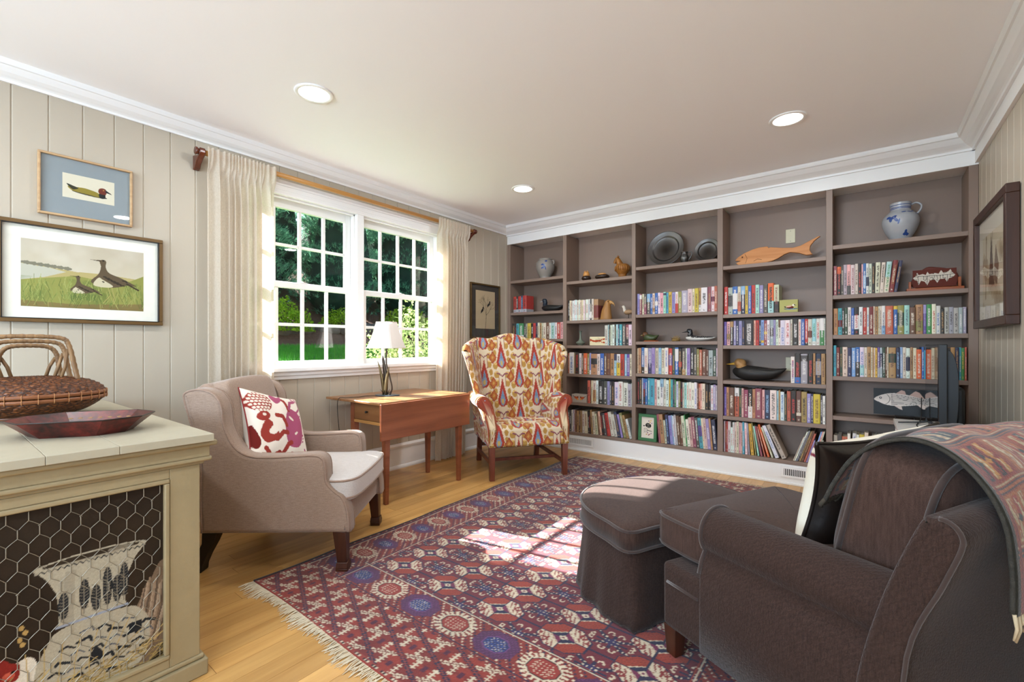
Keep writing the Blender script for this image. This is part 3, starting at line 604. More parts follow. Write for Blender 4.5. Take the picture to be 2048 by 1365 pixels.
# token: colour letter + relative width, optional band  :letter@from-to  and ^height factor ; one list per shelf row
ROWS = {  # (bay,row): (x from, x to, height m, lean deg, shelf words, tokens)
(1, 2): (.066, .255, .19, 0, 'shelf under the small grey crock', 'R28:S@.02-.2 K14:S@.02-.2 R26:S@.02-.2 N18:S@.02-.2 R30:S@.02-.2'),
(1, 3): (.05, .742, .178, 0, 'shelf just above the patterned chair', 'K30 K14 T25 G45:W@.1-.25 H20 Q18 Y30 K22 R22 N20 C18 E16 C18 C24 U28 W15 A35 W20 R30 F25'),
(1, 4): (.52, .742, .19, 0, 'shelf beside the right wing of the patterned chair', 'N30 K22 B28 g20 T26 N24 K22'),
(1, 5): (.56, .742, .2, 0, 'shelf beside the right arm of the patterned chair', 'C20 W26 E40 K20 C22 E30'),
(2, 2): (.8, 1.145, .212, 0, 'shelf with the carved eagle head', 'K16 C10 C18 W14 W12 W20 C14 W18 C16 C18 W14 C12 W20 W16 H16:W@.1-.4 C20 E42:D@.1-.7'),
(2, 3): (1.22, 1.508, .205, 0, 'shelf with the narrow green vase', 'C32 A14 K14 W16 W24 K16 A22 N12 T26 H34 M30:K@.0-.4 W34'),
(2, 4): (.798, 1.508, .215, 0, 'shelf under the narrow green vase', 'Z16 W62^1.06 E12 K48^1.05 W32 H26 O46 J28 V22:W@0-.2 E76:K@.5-.78 C36 B44 U34 U38 E48 A26:N@.7-1 Y44:W@.6-1 R44 L30 P28 C28'),
(2, 5): (1.03, 1.508, .235, 0, 'shelf with the small bird-painted box', 'Z40 U18 C20 C48:E@.1-.6 W34 K72 H56 V38 H24 K38 W60 W62 W66^.97 S46^.95 W12^.95'),
(2, 6): (.80, 1.508, .225, -13, 'bottom shelf right of the patterned chair', 'H20 H26 W14 S20 F14 U24 E26 U16 E20 C30 C40 K18 K20 E20^1.08 C30 C26^.94 U20 F24^1.05 K24 H28 R38 C40^1.08 C34 N34^1.12 V22 J34^1.08 E28 W28^.85'),
(3, 2): (1.558, 2.276, .195, 0, 'shelf under the pewter plates', 'V28 M22:W@.75-.95 C24 M26:H@.5-1 H36:L@.6-1 B26 C24:E@.1-.3 B26:W@.4-.6 W24 F34 A26:N@.85-.95 T24 Y32 V34 W30:R@0-.45 J32 S58 C42^1.07 C22^1.07 Y34^1.07 E24^1.07:W@0-.3 W56^1.1 M34^1.1 W28^1.12:N@.4-.6 Z26^1.12'),
(3, 4): (1.558, 2.276, .243, 0, 'shelf under the loon decoy', 'C16 E36 B40:K@0-.25 W44 V44:N@0-.4 V42 C42 L32 C42 W40 R44:P@.35-.75 g30 B42:W@.5-.95 K36:R@.3-.5 H42:E@0-.22 W14 V38 K38 H34 J26^.95 Z28^.95 U44^.94 U24^.94 S48^.94 g36^.94 W10'),
(3, 5): (1.558, 2.276, .25, 0, 'second lowest shelf below the loon decoy', 'K28 K30 S20 K28:B@.6-1 B26 T28 T58 F28 W42^.96 L40:W@0-.7 C30 W34^.96 Y20 T28 N20 G12 W30^.95 J24^.94 K24^.94 C18^.93 A28^.92 W24^.92 W30^.92 W32^.92 W30^.92 U16^.9 Z18^.9 F20^.9 C34^.9 K34^.88 K26^.88 W28^.88 V22^.88 S20^.88'),
(3, 6): (1.745, 2.276, .265, -4, 'bottom shelf with the green framed picture', 'M26 E46 C30^.82 N34 V38 L20 W16 S22^1.03 U36 U24 C36 G12^1.08 W34^.9 F34 M40 H34 T40:P@.4-.75 C18 F32 V34 E20 N46'),
(4, 2): (2.33, 2.735, .232, 0, 'shelf under the wooden fish', 'R40 S50:H@.3-.7 B52:W@.18-.75 C34:Z@.1-.45 N44:L@.7-1 Y30 B34 R40 A38 V40 H44 O56^1.03:A@0-.4 C50^.97:K@0-.4'),
(4, 3): (2.328, 3.04, .203, 0, 'shelf above the black duck decoy', 'P52 F70:E@.25-.48 K58:E@.75-.98 V50 N52 V62 N46 K165 F38 R60 N36 L52:Y@.1-.2 M54:Y@.45-.55 W48 S62:H@.35-.68 V40 W44 W34:U@.7-1 W80 W88 C34 K98 W44 B60 R50:K@0-.1 C66:U@.3-.55 A62:W@0-.15 W60 G68:W@.55-1 W18'),
(4, 4): (2.815, 3.04, .235, 0, 'shelf with the black duck decoy', 'W34^.9 K52:B@0-.2 S60:H@.75-.95 K46 E18 N48:S@.3-.75 E34'),
(4, 5): (2.328, 3.04, .24, 0, 'shelf under the black duck decoy', 'P28^1.04 E26 U58 Z50:W@.7-1 g26 F22 M46^.95 K44:W@0-.4 E30 M66^1.02 F26 N54 W64 A18 E16 W38^.95 g24^.9 Z36 K52 U46:C@.2-.3 E52 V34^.94 N22^.94 Y62^.94 H20^.9 W24^.9'),
(4, 6): (2.328, 2.79, .262, -5, 'bottom shelf left of the gap above the vent', 'W14 D28 R16 C46 W28^.82 W28 C32 C38 F26 F26 T28 W36 S20 Y44 J18 A24^.92 M30^.92 Z20^.95 O30 C24^.95 W52^1.02 Q62^1.05'),
(4, 7): (2.83, 3.03, .255, 15, 'bottom shelf right of the gap above the vent', 'C18^.8 W26 S20 H18 E26 U44 Z36^.92 V26^.72 C34^.62 L28 F26 C18 C20^.72'),
(5, 2): (3.09, 3.485, .22, 0, 'shelf with the carved red stone', 'M78 K90:O@.74-.98 H52 S78 F80:H@0-.3 C90 C66 K72 F34 B62:L@.2-.6 W58:N@.25-.55 C62 K60 C98 C80 A105:C@0-.5 D98^1.02 N66^1.02'),
(5, 3): (3.09, 3.80, .2, 0, 'shelf under the carved red stone', 'E66 T60:D@.3-.55 K34 g50 W48 B44 K68:W@.2-.7 W54 R56 W32 D58 C20 E48 C18 C28 L48:W@.3-1 Z108 B54:Y@.88-1 J86:g@.3-.75 A70 U76^.93 E96:J@.1-.45 P38:V@.7-1 G66 W50 W56^.93 K46^.85 S54^.87 S54^.87 S58^.87 S48^.87 S44^.87'),
(5, 4): (3.09, 3.80, .215, 0, 'shelf above the striped fish plaque', 'T38^1.07 D48 g36 C70 N50 L54 B56:K@0-.5 W56:A@.05-.4 C40 E48 C18 E18 C16 Y28 P32:S@0-.3 S30:N@.35-.8 g38 U20 C18 E92:g@.5-.8 N46 L34 C40 W48:N@.25-.7 E34 C40 O60^.95 B26 T54^.9 Y14^.9 W46 F40 B34 E38 U40 K30 E48 N44 T22 G36 Z20'),
(5, 6): (3.09, 3.62, .255, 2, 'bottom shelf below the striped fish plaque', 'Q32^.9 H36^.95 Z44^.9 W24 W30^1.03 W22 Y40 C30^1.06 E30^.9 W30 C24 K32^.92 C20 Q34^.94 E32^.9 F28^.95 N28^.88 H40^.86 E48^.95 C34 K24 W30'),
}
TITLES = {(3, 4, 2): ('LOUISE PENNY', 'W'), (3, 4, 3): ('LOUISE PENNY', 'S'), (3, 4, 4): ('LOUISE PENNY', 'W'), (4, 2, 11): ('HORSE', 'g'), (4, 4, 0): ('RED MAN', 'R'), (4, 2, 4): ('On the Oceans', 'W'), (5, 4, 27): ('The Lower River', 'C'), (5, 2, 16): ('THE TUMBREL', 'E'), (4, 5, 7): ('ATLANTA', 'W'), (5, 3, 16): ('Robert Frost', 'C')}
ORD = ['first', 'second', 'third', 'fourth', 'fifth', 'sixth', 'seventh', 'eighth', 'ninth', 'tenth', 'eleventh', 'twelfth', 'thirteenth', 'fourteenth', 'fifteenth', 'sixteenth', 'seventeenth', 'eighteenth', 'nineteenth', 'twentieth']
ORD += ['twenty-'+o for o in ORD[:9]]+['thirtieth']+['thirty-'+o for o in ORD[:9]]+['fortieth']
def M_book():
    b = NB('book_cover'); at = lambda n: (lambda x: (setattr(x, 'attribute_name', n), x)[1])(b.n('ShaderNodeAttribute'))
    base, ink, par = at('base'), at('ink'), at('par'); uv = b.n('ShaderNodeUVMap'); uv.uv_map = 'UVMap'
    sp = b.n('ShaderNodeSeparateXYZ'); b.l(uv.outputs[0], sp.inputs[0]); pr = b.n('ShaderNodeSeparateColor'); b.l(par.outputs['Color'], pr.inputs[0])
    u, v = sp.outputs[0], sp.outputs[1]
    inside = b.math('MULTIPLY', b.math('MULTIPLY', b.math('GREATER_THAN', u, .27), b.math('LESS_THAN', u, .73)), b.math('MULTIPLY', b.math('GREATER_THAN', v, pr.outputs[0]), b.math('LESS_THAN', v, pr.outputs[1])))
    foot = b.math('MULTIPLY', b.math('MULTIPLY', b.math('GREATER_THAN', u, .33), b.math('LESS_THAN', u, .67)), b.math('MULTIPLY', b.math('GREATER_THAN', v, .012), b.math('LESS_THAN', v, .024)))
    cb = b.n('ShaderNodeCombineXYZ'); b.l(b.math('MULTIPLY', u, 3.2), cb.inputs[0]); b.l(b.math('MULTIPLY', v, 330.0), cb.inputs[1]); b.l(b.math('MULTIPLY', pr.outputs[2], 91.0), cb.inputs[2])
    g = b.math('GREATER_THAN', b.noise(1.0, 1, cb.outputs[0]), .47)
    m = b.math('MULTIPLY', b.math('MAXIMUM', inside, foot), g)
    wear = b.noise(35, 4, b.coord()); cc = b.mix(b.math('MULTIPLY', m, .85), base.outputs['Color'], ink.outputs['Color'])
    cc = b.mix(b.math('MULTIPLY', wear, .22), cc, hx('8a7f74'))
    return b.out(b.principled(cc, .48, 0, .35))
book_m = M_book(); page_m = M('book_pages', 'd9cfba', .9, bump=.2, bscale=400, var=.05, vscale=80)
def book_arrays(w, h, d, colr, bands, rr):
    """cover of one book (spine at y=0): verts, faces, per-corner uv and colours"""
    t = .0022; bow = min(.0035, w*.12)
    O = [(0, bow), (w*.14, bow*.28), (w*.5, 0), (w*.86, bow*.28), (w, bow), (w, d), (w-t, d), (w-t, .007), (t, .007), (t, d), (0, d)]
    lv = sorted({0.0, 1.0} | {q for b in bands for q in b[1:]}); n = len(O); V = []; F = []; U = []; B = []
    for z in lv: V += [(x, y, z*h) for x, y in O]
    for k in range(len(lv)-1):
        mid = (lv[k]+lv[k+1])/2; c = colr
        for bc_, lo, hi in bands:
            if lo < mid < hi: c = bc_
        for i in range(n):
            j = (i+1) % n; F.append((k*n+i, k*n+j, (k+1)*n+j, (k+1)*n+i)); out = i < 4
            for q in F[-1]:
                p = V[q]; U.append((p[0]/w, p[2]) if out else (-1, -1)); B.append(c if (out or i in (4, 10)) else colr)
    for k, ring in ((0, range(n-1, -1, -1)), (len(lv)-1, range(n))):
        F.append(tuple(k*n+i for i in ring)); U += [(-1, -1)]*n; B += [colr]*n
    return V, F, U, B
def book_mesh(name, parts):
    me = bpy.data.meshes.new(name); V, F, U, B, I, P = [], [], [], [], [], []
    for (v, f, u, b), ink, par in parts:
        o = len(V); V += v; F += [tuple(i+o for i in q) for q in f]; U += u; B += b; I += [ink]*len(u); P += [par]*len(u)
    me.from_pydata(V, [], F); uv = me.uv_layers.new(name='UVMap'); uv.data.foreach_set('uv', np.array(U, np.float32).ravel())
    for nm, dat in (('base', B), ('ink', I), ('par', P)):
        a = me.color_attributes.new(nm, 'FLOAT_COLOR', 'CORNER'); c = np.ones((len(dat), 4), np.float32); c[:, :3] = np.array(dat); a.data.foreach_set('color', c.ravel())
    me.materials.append(book_m); return me
BOOKS = []
for (bay, row), (xa, xb, h0, lean, words, toks) in ROWS.items():
    z = SH[bay][min(row, 6)-1]; rr = random.Random(bay*100+row); T = []
    for tk in toks.split():
        hf = 1.0; bands = []
        body = tk
        if ':' in body: body, bd = body.split(':'); 
        else: bd = ''
        if '^' in body: body, e = body.split('^'); hf = float(e)
        if '^' in bd: bd, e = bd.split('^'); hf = float(e)
        if bd: cl, rg = bd.split('@'); lo, hi = rg.split('-'); bands = [(hx(PAL[cl]), float(lo), float(hi))]
        T.append((body[0], float(body[1:]), hf, bands))
    tot = sum(t[1] for t in T); n = len(T)
    def tilt(i):
        k = (bay, row)
        if k == (2, 6): return -14*max(0, (i-8)/(n-9))
        if k == (4, 6): return -24*max(0, (i-9)/(n-10))**1.5
        if k == (4, 7): return 20-6*(i/(n-1))
        if k == (3, 6): return -5.0
        if k == (5, 2): return 8*max(0, (i-12)/(n-13))
        if k == (5, 6): return 3.0 if i > 3 else 0.0
        return 0.0
    A = [math.radians(tilt(i)) for i in range(n)]; hs_ = [h0*t[2]*rr.uniform(.975, 1.015) for t in T]
    ex = [max(0, math.tan(A[i])-math.tan(A[i+1]))*max(hs_[i], hs_[i+1]) for i in range(n-1)]+[max(0, math.tan(A[-1]))*hs_[-1]]
    x = xa+max(0, -math.tan(A[0]))*hs_[0]; sc_ = (xb-x-sum(ex))/sum(t[1]/math.cos(q) for t, q in zip(T, A))
    for i, (cl, wd_, hf, bands) in enumerate(T):
        w = wd_*sc_*.985; h = hs_[i]; d = rr.uniform(.135, .185); ar = A[i]
        hz = w*math.sin(ar) if ar > 0 else 0.0
        colr = tuple(min(1, c*rr.uniform(.85, 1.12)) for c in hx(PAL[cl])); ink = hx(PAL[rr.choice(INK[cl])]); t0 = rr.uniform(.15, .35)*h; t1 = rr.uniform(.7, .93)*h
        yf = FY+rr.uniform(.018, .03)
        BOOKS.append(dict(bay=bay, row=row, i=i, n=n, w=w*.985, h=h, d=d, col=colr, cl=cl, bands=bands, ink=ink, par=(t0, t1, rr.random()), loc=(x, yf, z+.0004+hz), ry=ar, words=words,
                          imp=w*h/((x-CAM[0])**2+(yf-CAM[1])**2)))
        x += w/.985/math.cos(ar)+ex[i]
cut = sorted((b['imp'] for b in BOOKS), reverse=True)[min(299, len(BOOKS)-1)]
rest = []
for b in BOOKS:
    arr = book_arrays(b['w'], b['h'], b['d'], b['col'], b['bands'], None)
    if b['imp'] < cut: rest.append((b, arr)); continue
    me = book_mesh('book', [(arr, b['ink'], b['par'])]); o = link(bpy.data.objects.new('book', me)); o.location = b['loc']; o.rotation_euler = (0, b['ry'], 0)
    tag(o, f"{CNAME[b['cl']]} book, {ORD[b['i']]} from left on {b['words']}", 'book', 'books on the built-in shelves')
    MB().box(.0023, b['w']-.0023, .0072, b['d']-.004, .003, b['h']-.004).build('page_block', page_m, o)
    ti = TITLES.get((b['bay'], b['row'], b['i']))
    if ti: text_mesh('title', ti[0], .02, M('ink_'+ti[1], PAL[ti[1]], .6), o, (b['w']*.5, -.0006, b['h']*.55), (math.pi/2, math.pi/2, 0), .0004, fit=(b['h']*.62, b['w']*.45))
if rest:
    parts = []; pg = MB()
    for b, (v, f, u, c) in rest:
        mt = np.array(Matrix.Translation(b['loc']) @ Matrix.Rotation(b['ry'], 4, 'Y')); vv = (np.c_[np.array(v), np.ones(len(v))] @ mt.T[:, :3]).tolist()
        parts.append(((vv, f, u, c), b['ink'], b['par'])); q = MB().box(.0023, b['w']-.0023, .0072, b['d']-.004, .003, b['h']-.004).xf(mt); pg.add(q.v[0], q.f)
    o = link(bpy.data.objects.new('shelved_books', book_mesh('shelved_books', parts))); tag(o, 'smaller far books filling the left bays of the bookcase', 'books', None, 'stuff')
    pg.build('page_blocks', page_m, o)['kind'] = 'stuff'
# ================================================================== THINGS ON THE SHELVES
def eggrings(n, xs, ys, zs, cx=None, cz=None, p=2.0):
    """body rings along local x: positions xs, half widths ys, half heights zs, centre heights cz"""
    R = []; a = np.linspace(0, 2*math.pi, n, endpoint=False); cz = cz if cz is not None else [0]*len(xs)
    for x, y, z, c in zip(xs, ys, zs, cz):
        co, si = np.cos(a), np.sin(a); R.append(np.stack([np.full(n, x), y*np.sign(co)*np.abs(co)**(2/p), c+z*np.sign(si)*np.abs(si)**(2/p)], 1))
    return R
def spl(*cols, n=5): return catmull(np.array(cols).T, n).T
blk = M('decoy_black', '23211f', .5, bump=.1, bscale=40, var=.2); brownw = M_wood('carved_wood', '7a5228', 'b5834a', axis=2, rough=.5, scale=14)
pewter = M('pewter', '676563', .42, 1.0, bump=.12, bscale=30, var=.25, vscale=9)
def on_shelf(bay, k, x, y=4.24): return (x, y, SH[bay][k]+.0005)
# --- stoneware crock, bay 1
stone = M('salt_glaze', '8f8880', .3, spec=.6, bump=.05, bscale=60, var=.12, vscale=12); blue = M('cobalt_blue', '23407c', .35, spec=.5, var=.3, vscale=60)
def brush_marks(parent, marks, radius_at, mat):
    """brushed marks lying on a turned pot; marks: list of (angle, z, len, width, slant)"""
    for a0, z0, L, w, sl in marks:
        mb = MB()
        ts = np.linspace(-.5, .5, 7); up, lo = [], []
        for t in ts:
            ww = w*math.sqrt(max(0, 1-(2*t)**2))+.0004; z = z0+L*t*math.sin(sl); da = L*t*math.cos(sl)
            for lst, s in ((up, 1), (lo, -1)):
                zz = z+s*ww*math.cos(sl)*.5; r = radius_at(zz)+.0006; aa = a0+(da-s*ww*math.sin(sl)*.5)/r; lst.append((r*math.cos(aa), r*math.sin(aa), zz))
        mb.add(up+lo, [(i, i+1, i+8, i+7) for i in range(6)]); mb.build('brushed_mark', mat, parent, True)
prof = catmull([(.0, 0), (.052, 0), (.062, .03), (.098, .10), (.104, .15), (.086, .2), (.072, .214), (.074, .224), (.066, .228), (.06, .21)], 5)
t = thing('stoneware_crock', 'small grey stoneware crock with blue flower on the far left shelf', 'crock', on_shelf(1, 0, .44, 4.27))
MB().lathe([tuple(p) for p in prof], 40, cap1=False).build('body', stone, t, True)
for s in (-1, 1): MB().tube([(s*.086, 0, .2), (s*.112, 0, .196), (s*.116, 0, .175), (s*.103, 0, .155)], [.008, .01, .009, .007], 8).build('lug_handle', stone, t, True)
rad = lambda z: float(np.interp(z, prof[:, 1][:30], prof[:, 0][:30]))
brush_marks(t, [(-1.15, .13, .06, .016, 1.2), (-1.3, .15, .035, .02, .2), (-1.0, .115, .05, .012, 1.9), (-1.35, .115, .03, .014, .8), (-.9, .19, .03, .02, .3)], rad, blue)
# --- decoys
def decoy(name, label, loc, rotz, L, W, H, body_m, head_m, bill_m, neck=.06, headx=.36, headr=.027, bill=.05, billr=.009, tail_up=.02, cheek=None, wing=None, back_m=None, tuck=0):
    t = thing(name, label, 'decoy', loc, rotz)
    xs, ys, zs, cz = spl([-.5*L, -.42*L, -.25*L, 0, .22*L, .38*L, .47*L, .5*L], [.004, .22*W, .40*W, .5*W, .47*W, .32*W, .16*W, .01], [.003, .16*H, .34*H, .46*H, .5*H, .40*H, .22*H, .01], [.62*H+tail_up, .56*H+tail_up*.6, .5*H, .48*H, .5*H, .54*H, .58*H, .6*H])
    R = eggrings(20, xs, np.maximum(ys, .001), np.maximum(zs, .001), cz=cz)
    for r in R: r[:, 2] = np.maximum(r[:, 2], 0)
    MB().rings(R).build('body', body_m, t, True)
    if wing is not None:
        for s in (-1, 1):
            P = catmull([(.15*L, .70*H), (.0, .8*H), (-.25*L, .82*H), (-.44*L, .72*H), (-.3*L, .55*H), (0, .5*H), (.12*L, .56*H)], 4, True)
            V = []
            for x, z in P:
                yy = np.interp(x, xs, ys); zz = np.interp(x, xs, zs); c = np.interp(x, xs, cz); q = max(0, 1-((z-c)/zz)**2)**.5 if zz > 0 else 0
                V.append((x, s*(yy*q+.0015), z))
            mesh_obj('wing', V, [tuple(range(len(V)))], wing, t)
    hx_, hz = headx*L-tuck*L, .78*H+neck+headr*.4
    path = catmull([(headx*L-.02, 0, .62*H), (headx*L+.004-tuck*.3*L, 0, .85*H+neck*.3), (hx_-.004, 0, .8*H+neck*.75), (hx_+headr*.5, 0, hz), (hx_+headr*1.15, 0, hz-.002)], 4)
    rr = np.interp(np.linspace(0, 1, len(path)), [0, .3, .55, .8, 1], [headr*1.25, headr*.95, headr*.92, headr*1.02, headr*.6])
    hd = MB().tube(path, rr, 14).sphere((hx_+headr*.25, 0, hz), (headr*1.2, headr*.88, headr*.98), 16, 10).build('head', head_m, t, True)
    for s in (-1, 1): MB().sphere((hx_+headr*.62, s*headr*.78, hz+headr*.25), .0035, 8, 6).build('eye', M('eye_black', '0b0a09', .15, spec=.8), hd, True)
    bx = hx_+headr*1.1
    MB().rings(eggrings(10, [bx-.006, bx+bill*.3, bx+bill*.75, bx+bill], [billr*1.05, billr, billr*1.05, billr*.35], [billr*1.1, billr*.75, billr*.4, billr*.2], cz=[hz-.003, hz-.007, hz-.011, hz-.012])).build('bill', bill_m, t, True)
    if cheek is not None:
        for s in (-1, 1):
            P = [(hx_+headr*.2+headr*.75*math.cos(q), s*(headr*.95+.0012), hz-headr*.1+headr*.6*math.sin(q)) for q in np.linspace(0, 2*math.pi, 14, endpoint=False)]
            P = [(x, s*(headr*.9*math.sqrt(max(.1, 1-((x-hx_-headr*.25)/(headr*1.25))**2-((z-hz)/(headr*1.02))**2))+.0018), z) for x, y, z in P]; mesh_obj('cheek_patch', P, [tuple(range(14))], cheek, hd)
    return t
grey_bill = M('decoy_grey_bill', '9a9c98', .4); yel_bill = M('decoy_yellow_bill', 'd0a23a', .4)
decoy('coot_decoy', 'slate black coot decoy with a pale bill beside the red books', on_shelf(1, 1, .56, 4.25), math.pi, .30, .12, .075, blk, M('coot_head', '1b2430', .45), grey_bill, neck=.055, headr=.025, bill=.045)
decoy('black_duck_decoy', 'large black duck decoy with tan head and yellow bill', on_shelf(4, 3, 2.575, 4.27), math.pi, .40, .16, .125, blk, M('duck_tan_head', 'a9804e', .5, var=.2, vscale=30), yel_bill, neck=.03, headr=.04, bill=.075, billr=.014, tail_up=.03, headx=.33, wing=M('decoy_brown_wing', '37302b', .5), cheek=None)
loon = decoy('loon_decoy', 'black and white loon decoy with a pointed bill under the smaller pewter plate', on_shelf(3, 2, 2.12, 4.23), math.pi, .25, .10, .05, M('loon_white', 'cfccc5', .5), M('loon_head', '17171a', .35, spec=.6), M('loon_bill', '1d1d1f', .35), neck=.045, headr=.021, bill=.05, billr=.007, tail_up=.004)
cap = MB(); xs = np.linspace(-.12, .075, 14); R = []
for x_ in xs:
    yy = np.interp(x_, [-.125, -.105, -.0625, 0, .055, .095], [.002, .022, .04, .05, .047, .032])*1.03; hh = np.interp(x_, [-.125, -.105, -.0625, 0, .055, .095], [.001, .008, .017, .023, .025, .02])*1.06; c = np.interp(x_, [-.125, -.0625, 0, .055, .095], [.033, .025, .024, .025, .027])
    a = np.linspace(.25, math.pi-.25, 12); R.append(np.stack([np.full(12, x_), yy*np.cos(a), c+hh*np.sin(a)], 1))
capm = NB('loon_back'); vo = capm.n('ShaderNodeTexVoronoi'); vo.inputs['Scale'].default_value = 110; capm.l(capm.coord(), vo.inputs['Vector']); capo = capm.out(capm.principled(capm.mix(capm.math('LESS_THAN', vo.outputs['Distance'], .28), hx('17171a'), hx('e0ddd6')), .4))
cap.rings(R, False, False, closed=False).build('speckled_back', capo, loon, True)
MB().lathe([(.0185, -.006), (.0195, -.004), (.0195, .004), (.0185, .006)], 20, c=(.093, 0, .062), cap0=False, cap1=False).build('neck_ring', M('loon_white'), loon, True)
green_d = M('mallard_green', '3f4a2c', .35, spec=.5, var=.5, vscale=40)
decoy('mallard_decoy', 'small sleeping duck decoy in dark green with orange base', on_shelf(3, 2, 1.672, 4.22), math.pi, .15, .085, .07, green_d, M('mallard_head', '5b3b22', .35, var=.4, vscale=60), M('mallard_bill', 'b8a06a', .4), neck=.004, headr=.024, bill=.028, billr=.008, tail_up=.018, tuck=.05, headx=.38)
MB().lathe([(.05, 0), (.054, .004), (.05, .008)], 24).xf(Matrix.Scale(1.3, 4, (1, 0, 0))).build('decoy_base', M('mallard_base', 'b4552a', .45), bpy.data.objects['mallard_decoy'], True)
# --- tiny coiled straw bird nest
t = thing('straw_nest', 'tiny coiled straw nest left of the loon decoy', 'nest', on_shelf(3, 2, 1.905, 4.22)); strawm = M('straw', '9a7c46', .8, var=.4, vscale=90)
m = MB(); r5 = random.Random(5)
for k in range(46):
    a0 = r5.uniform(0, 6.28); L = r5.uniform(.8, 1.8); rr_ = r5.uniform(.022, .038); z0 = r5.uniform(.003, .03); tl = r5.uniform(-.006, .006)
    m.tube([(rr_*math.cos(a0+q)*1.15, rr_*math.sin(a0+q), z0+tl*i) for i, q in enumerate(np.linspace(0, L, 7))], .0016, 5)
m.build('straw_coils', strawm, t, True)['kind'] = 'stuff'
MB().lathe([(.0, .002), (.028, .002), (.034, .012), (.03, .02), (.0, .008)], 20).build('nest_cup', strawm, t, True)
# --- bay 2, top shelf: two small carved pots and a horse jar
dkb = M('dark_lacquer', '2a1a12', .25, spec=.6); tanm = M('tan_inlay', 'b98245', .4, var=.35, vscale=90)
t = thing('owl_jar', 'small round dark jar with knobbly tan owl lid', 'jar', on_shelf(2, 0, .985, 4.22))
MB().lathe([tuple(p) for p in catmull([(.0, 0), (.026, 0), (.046, .016), (.05, .03), (.04, .048), (.03, .052)], 4)], 28).build('body', dkb, t, True)
m = MB().lathe([tuple(p) for p in catmull([(.034, .05), (.036, .06), (.03, .08), (.02, .094), (0, .098)], 4)], 20)
for k in range(14):
    a0 = k*2.4; m.sphere((.03*math.cos(a0)*(1-.03*k), .03*math.sin(a0)*(1-.03*k), .056+.003*k), .0075, 8, 6)
for s in (-1, 1): m.sphere((s*.013, -.006, .1), (.006, .005, .009), 8, 6)
m.build('lid', tanm, t, True)
t = thing('turtle_box', 'small flat turtle-shaped box with tan shell plates', 'box', on_shelf(2, 0, 1.165, 4.22))
MB().rings(eggrings(20, *spl([-.075, -.06, -.03, .03, .062, .075], [.004, .04, .055, .055, .04, .004], [.003, .018, .026, .026, .018, .003]), cz=[.027]*26)).build('shell', dkb, t, True)
for k in range(9):
    a0 = k/9*6.283; P = [((.052+.012*math.cos(q))*math.cos(a0)*1.15+.0*q, (.038+.012*math.cos(q))*math.sin(a0), .03+.011*math.sin(q)) for q in np.linspace(0, 6.28, 8, endpoint=False)]
    MB().sphere((.058*math.cos(a0), .044*math.sin(a0), .03), (.012, .01, .009), 8, 6).build('shell_plate', tanm, t, True)
MB().rings(eggrings(14, *spl([-.045, -.03, 0, .03, .045], [.003, .03, .036, .03, .003], [.002, .012, .016, .012, .002]), cz=[.052]*21)).build('back_plate', tanm, t, True)
t = thing('horse_jar', 'brown carved horse-headed jar with ribbed belly on a foot', 'jar', on_shelf(2, 0, 1.385, 4.22), 0)
wicker = M_wood('brown_wicker', '6d3f16', 'a8702e', axis=2, rough=.45, scale=30)
MB().lathe([tuple(p) for p in catmull([(.0, 0), (.046, 0), (.04, .012), (.04, .03), (.062, .06), (.072, .09), (.066, .115), (.045, .132), (.0, .136)], 5)], 32).build('belly', wicker, t, True)
for k in range(22):
    a0 = k/22*6.283; MB().tube([((.066+.007)*math.cos(a0), .073*math.sin(a0), .066), (.0755*math.cos(a0), .0755*math.sin(a0), .09), (.07*math.cos(a0), .07*math.sin(a0), .11)], .0035, 6).build('rib', wicker, t, True)
P = catmull([(-.02, 0, .12), (-.035, 0, .15), (-.048, 0, .178), (-.058, 0, .19)], 4)
hd = MB().tube(P, np.linspace(.034, .02, len(P)), 12).tube(catmull([(-.045, 0, .192), (-.064, 0, .186), (-.078, 0, .162), (-.084, 0, .148)], 3), np.linspace(.021, .012, 10), 10).build('horse_head', wicker, t, True)
for s in (-1, 1): MB().tube([(-.046, s*.01, .205), (-.044, s*.012, .216), (-.046, s*.012, .226)], [.006, .005, .001], 6).build('ear', wicker, hd, True)
MB().tube(catmull([(.06, 0, .115), (.078, 0, .09), (.084, 0, .05), (.094, 0, .02)], 4), .0022, 6).build('tail', dkb, t, True)
# --- eagle head and shore bird, bay 2
t = thing('eagle_head_carving', 'carved wooden eagle head bookend on the second bay', 'carving', on_shelf(2, 1, 1.222, 4.22), 0)
R = eggrings(18, *spl([0, .05, .1, .14, .17, .19, .2], [.05, .046, .042, .036, .034, .026, .004], [.062, .056, .047, .036, .03, .022, .003]))
body = MB().rings([np.stack([r[:, 2]+np.interp(r[0, 0], [0, .1, .2], [-.015, -.01, .012]), r[:, 1], r[:, 0]], 1) for r in R]).build('head_block', brownw, t, True)
MB().rings([np.array([(x, y*w, z+h*k) for y, k in ((-1, 0), (-.6, .8), (0, 1), (.6, .8), (1, 0), (.6, -.8), (0, -1), (-.6, -.8))]) for x, w, z, h in ((.025, .024, .172, .02), (.05, .016, .17, .016), (.068, .011, .16, .012), (.078, .006, .143, .008), (.078, .002, .134, .003))]).build('beak', M_wood('beak_wood', 'a4753c', 'c99c60', 2, scale=14), t, True)
for s in (-1, 1): MB().sphere((.022, s*.03, .178), .005, 8, 6).build('eye', M('eye_black'), t, True)
t = thing('shore_bird_carving', 'small carved white and tan shore bird beside the right upright', 'carving', on_shelf(2, 1, 1.435, 4.25), math.pi)
MB().tube([(0, 0, 0), (0, 0, .05)], .003, 6).build('leg', dkb, t, True); MB().lathe([(.0, 0), (.022, 0), (.02, .008), (0, .009)], 16).build('stand', dkb, t, True)
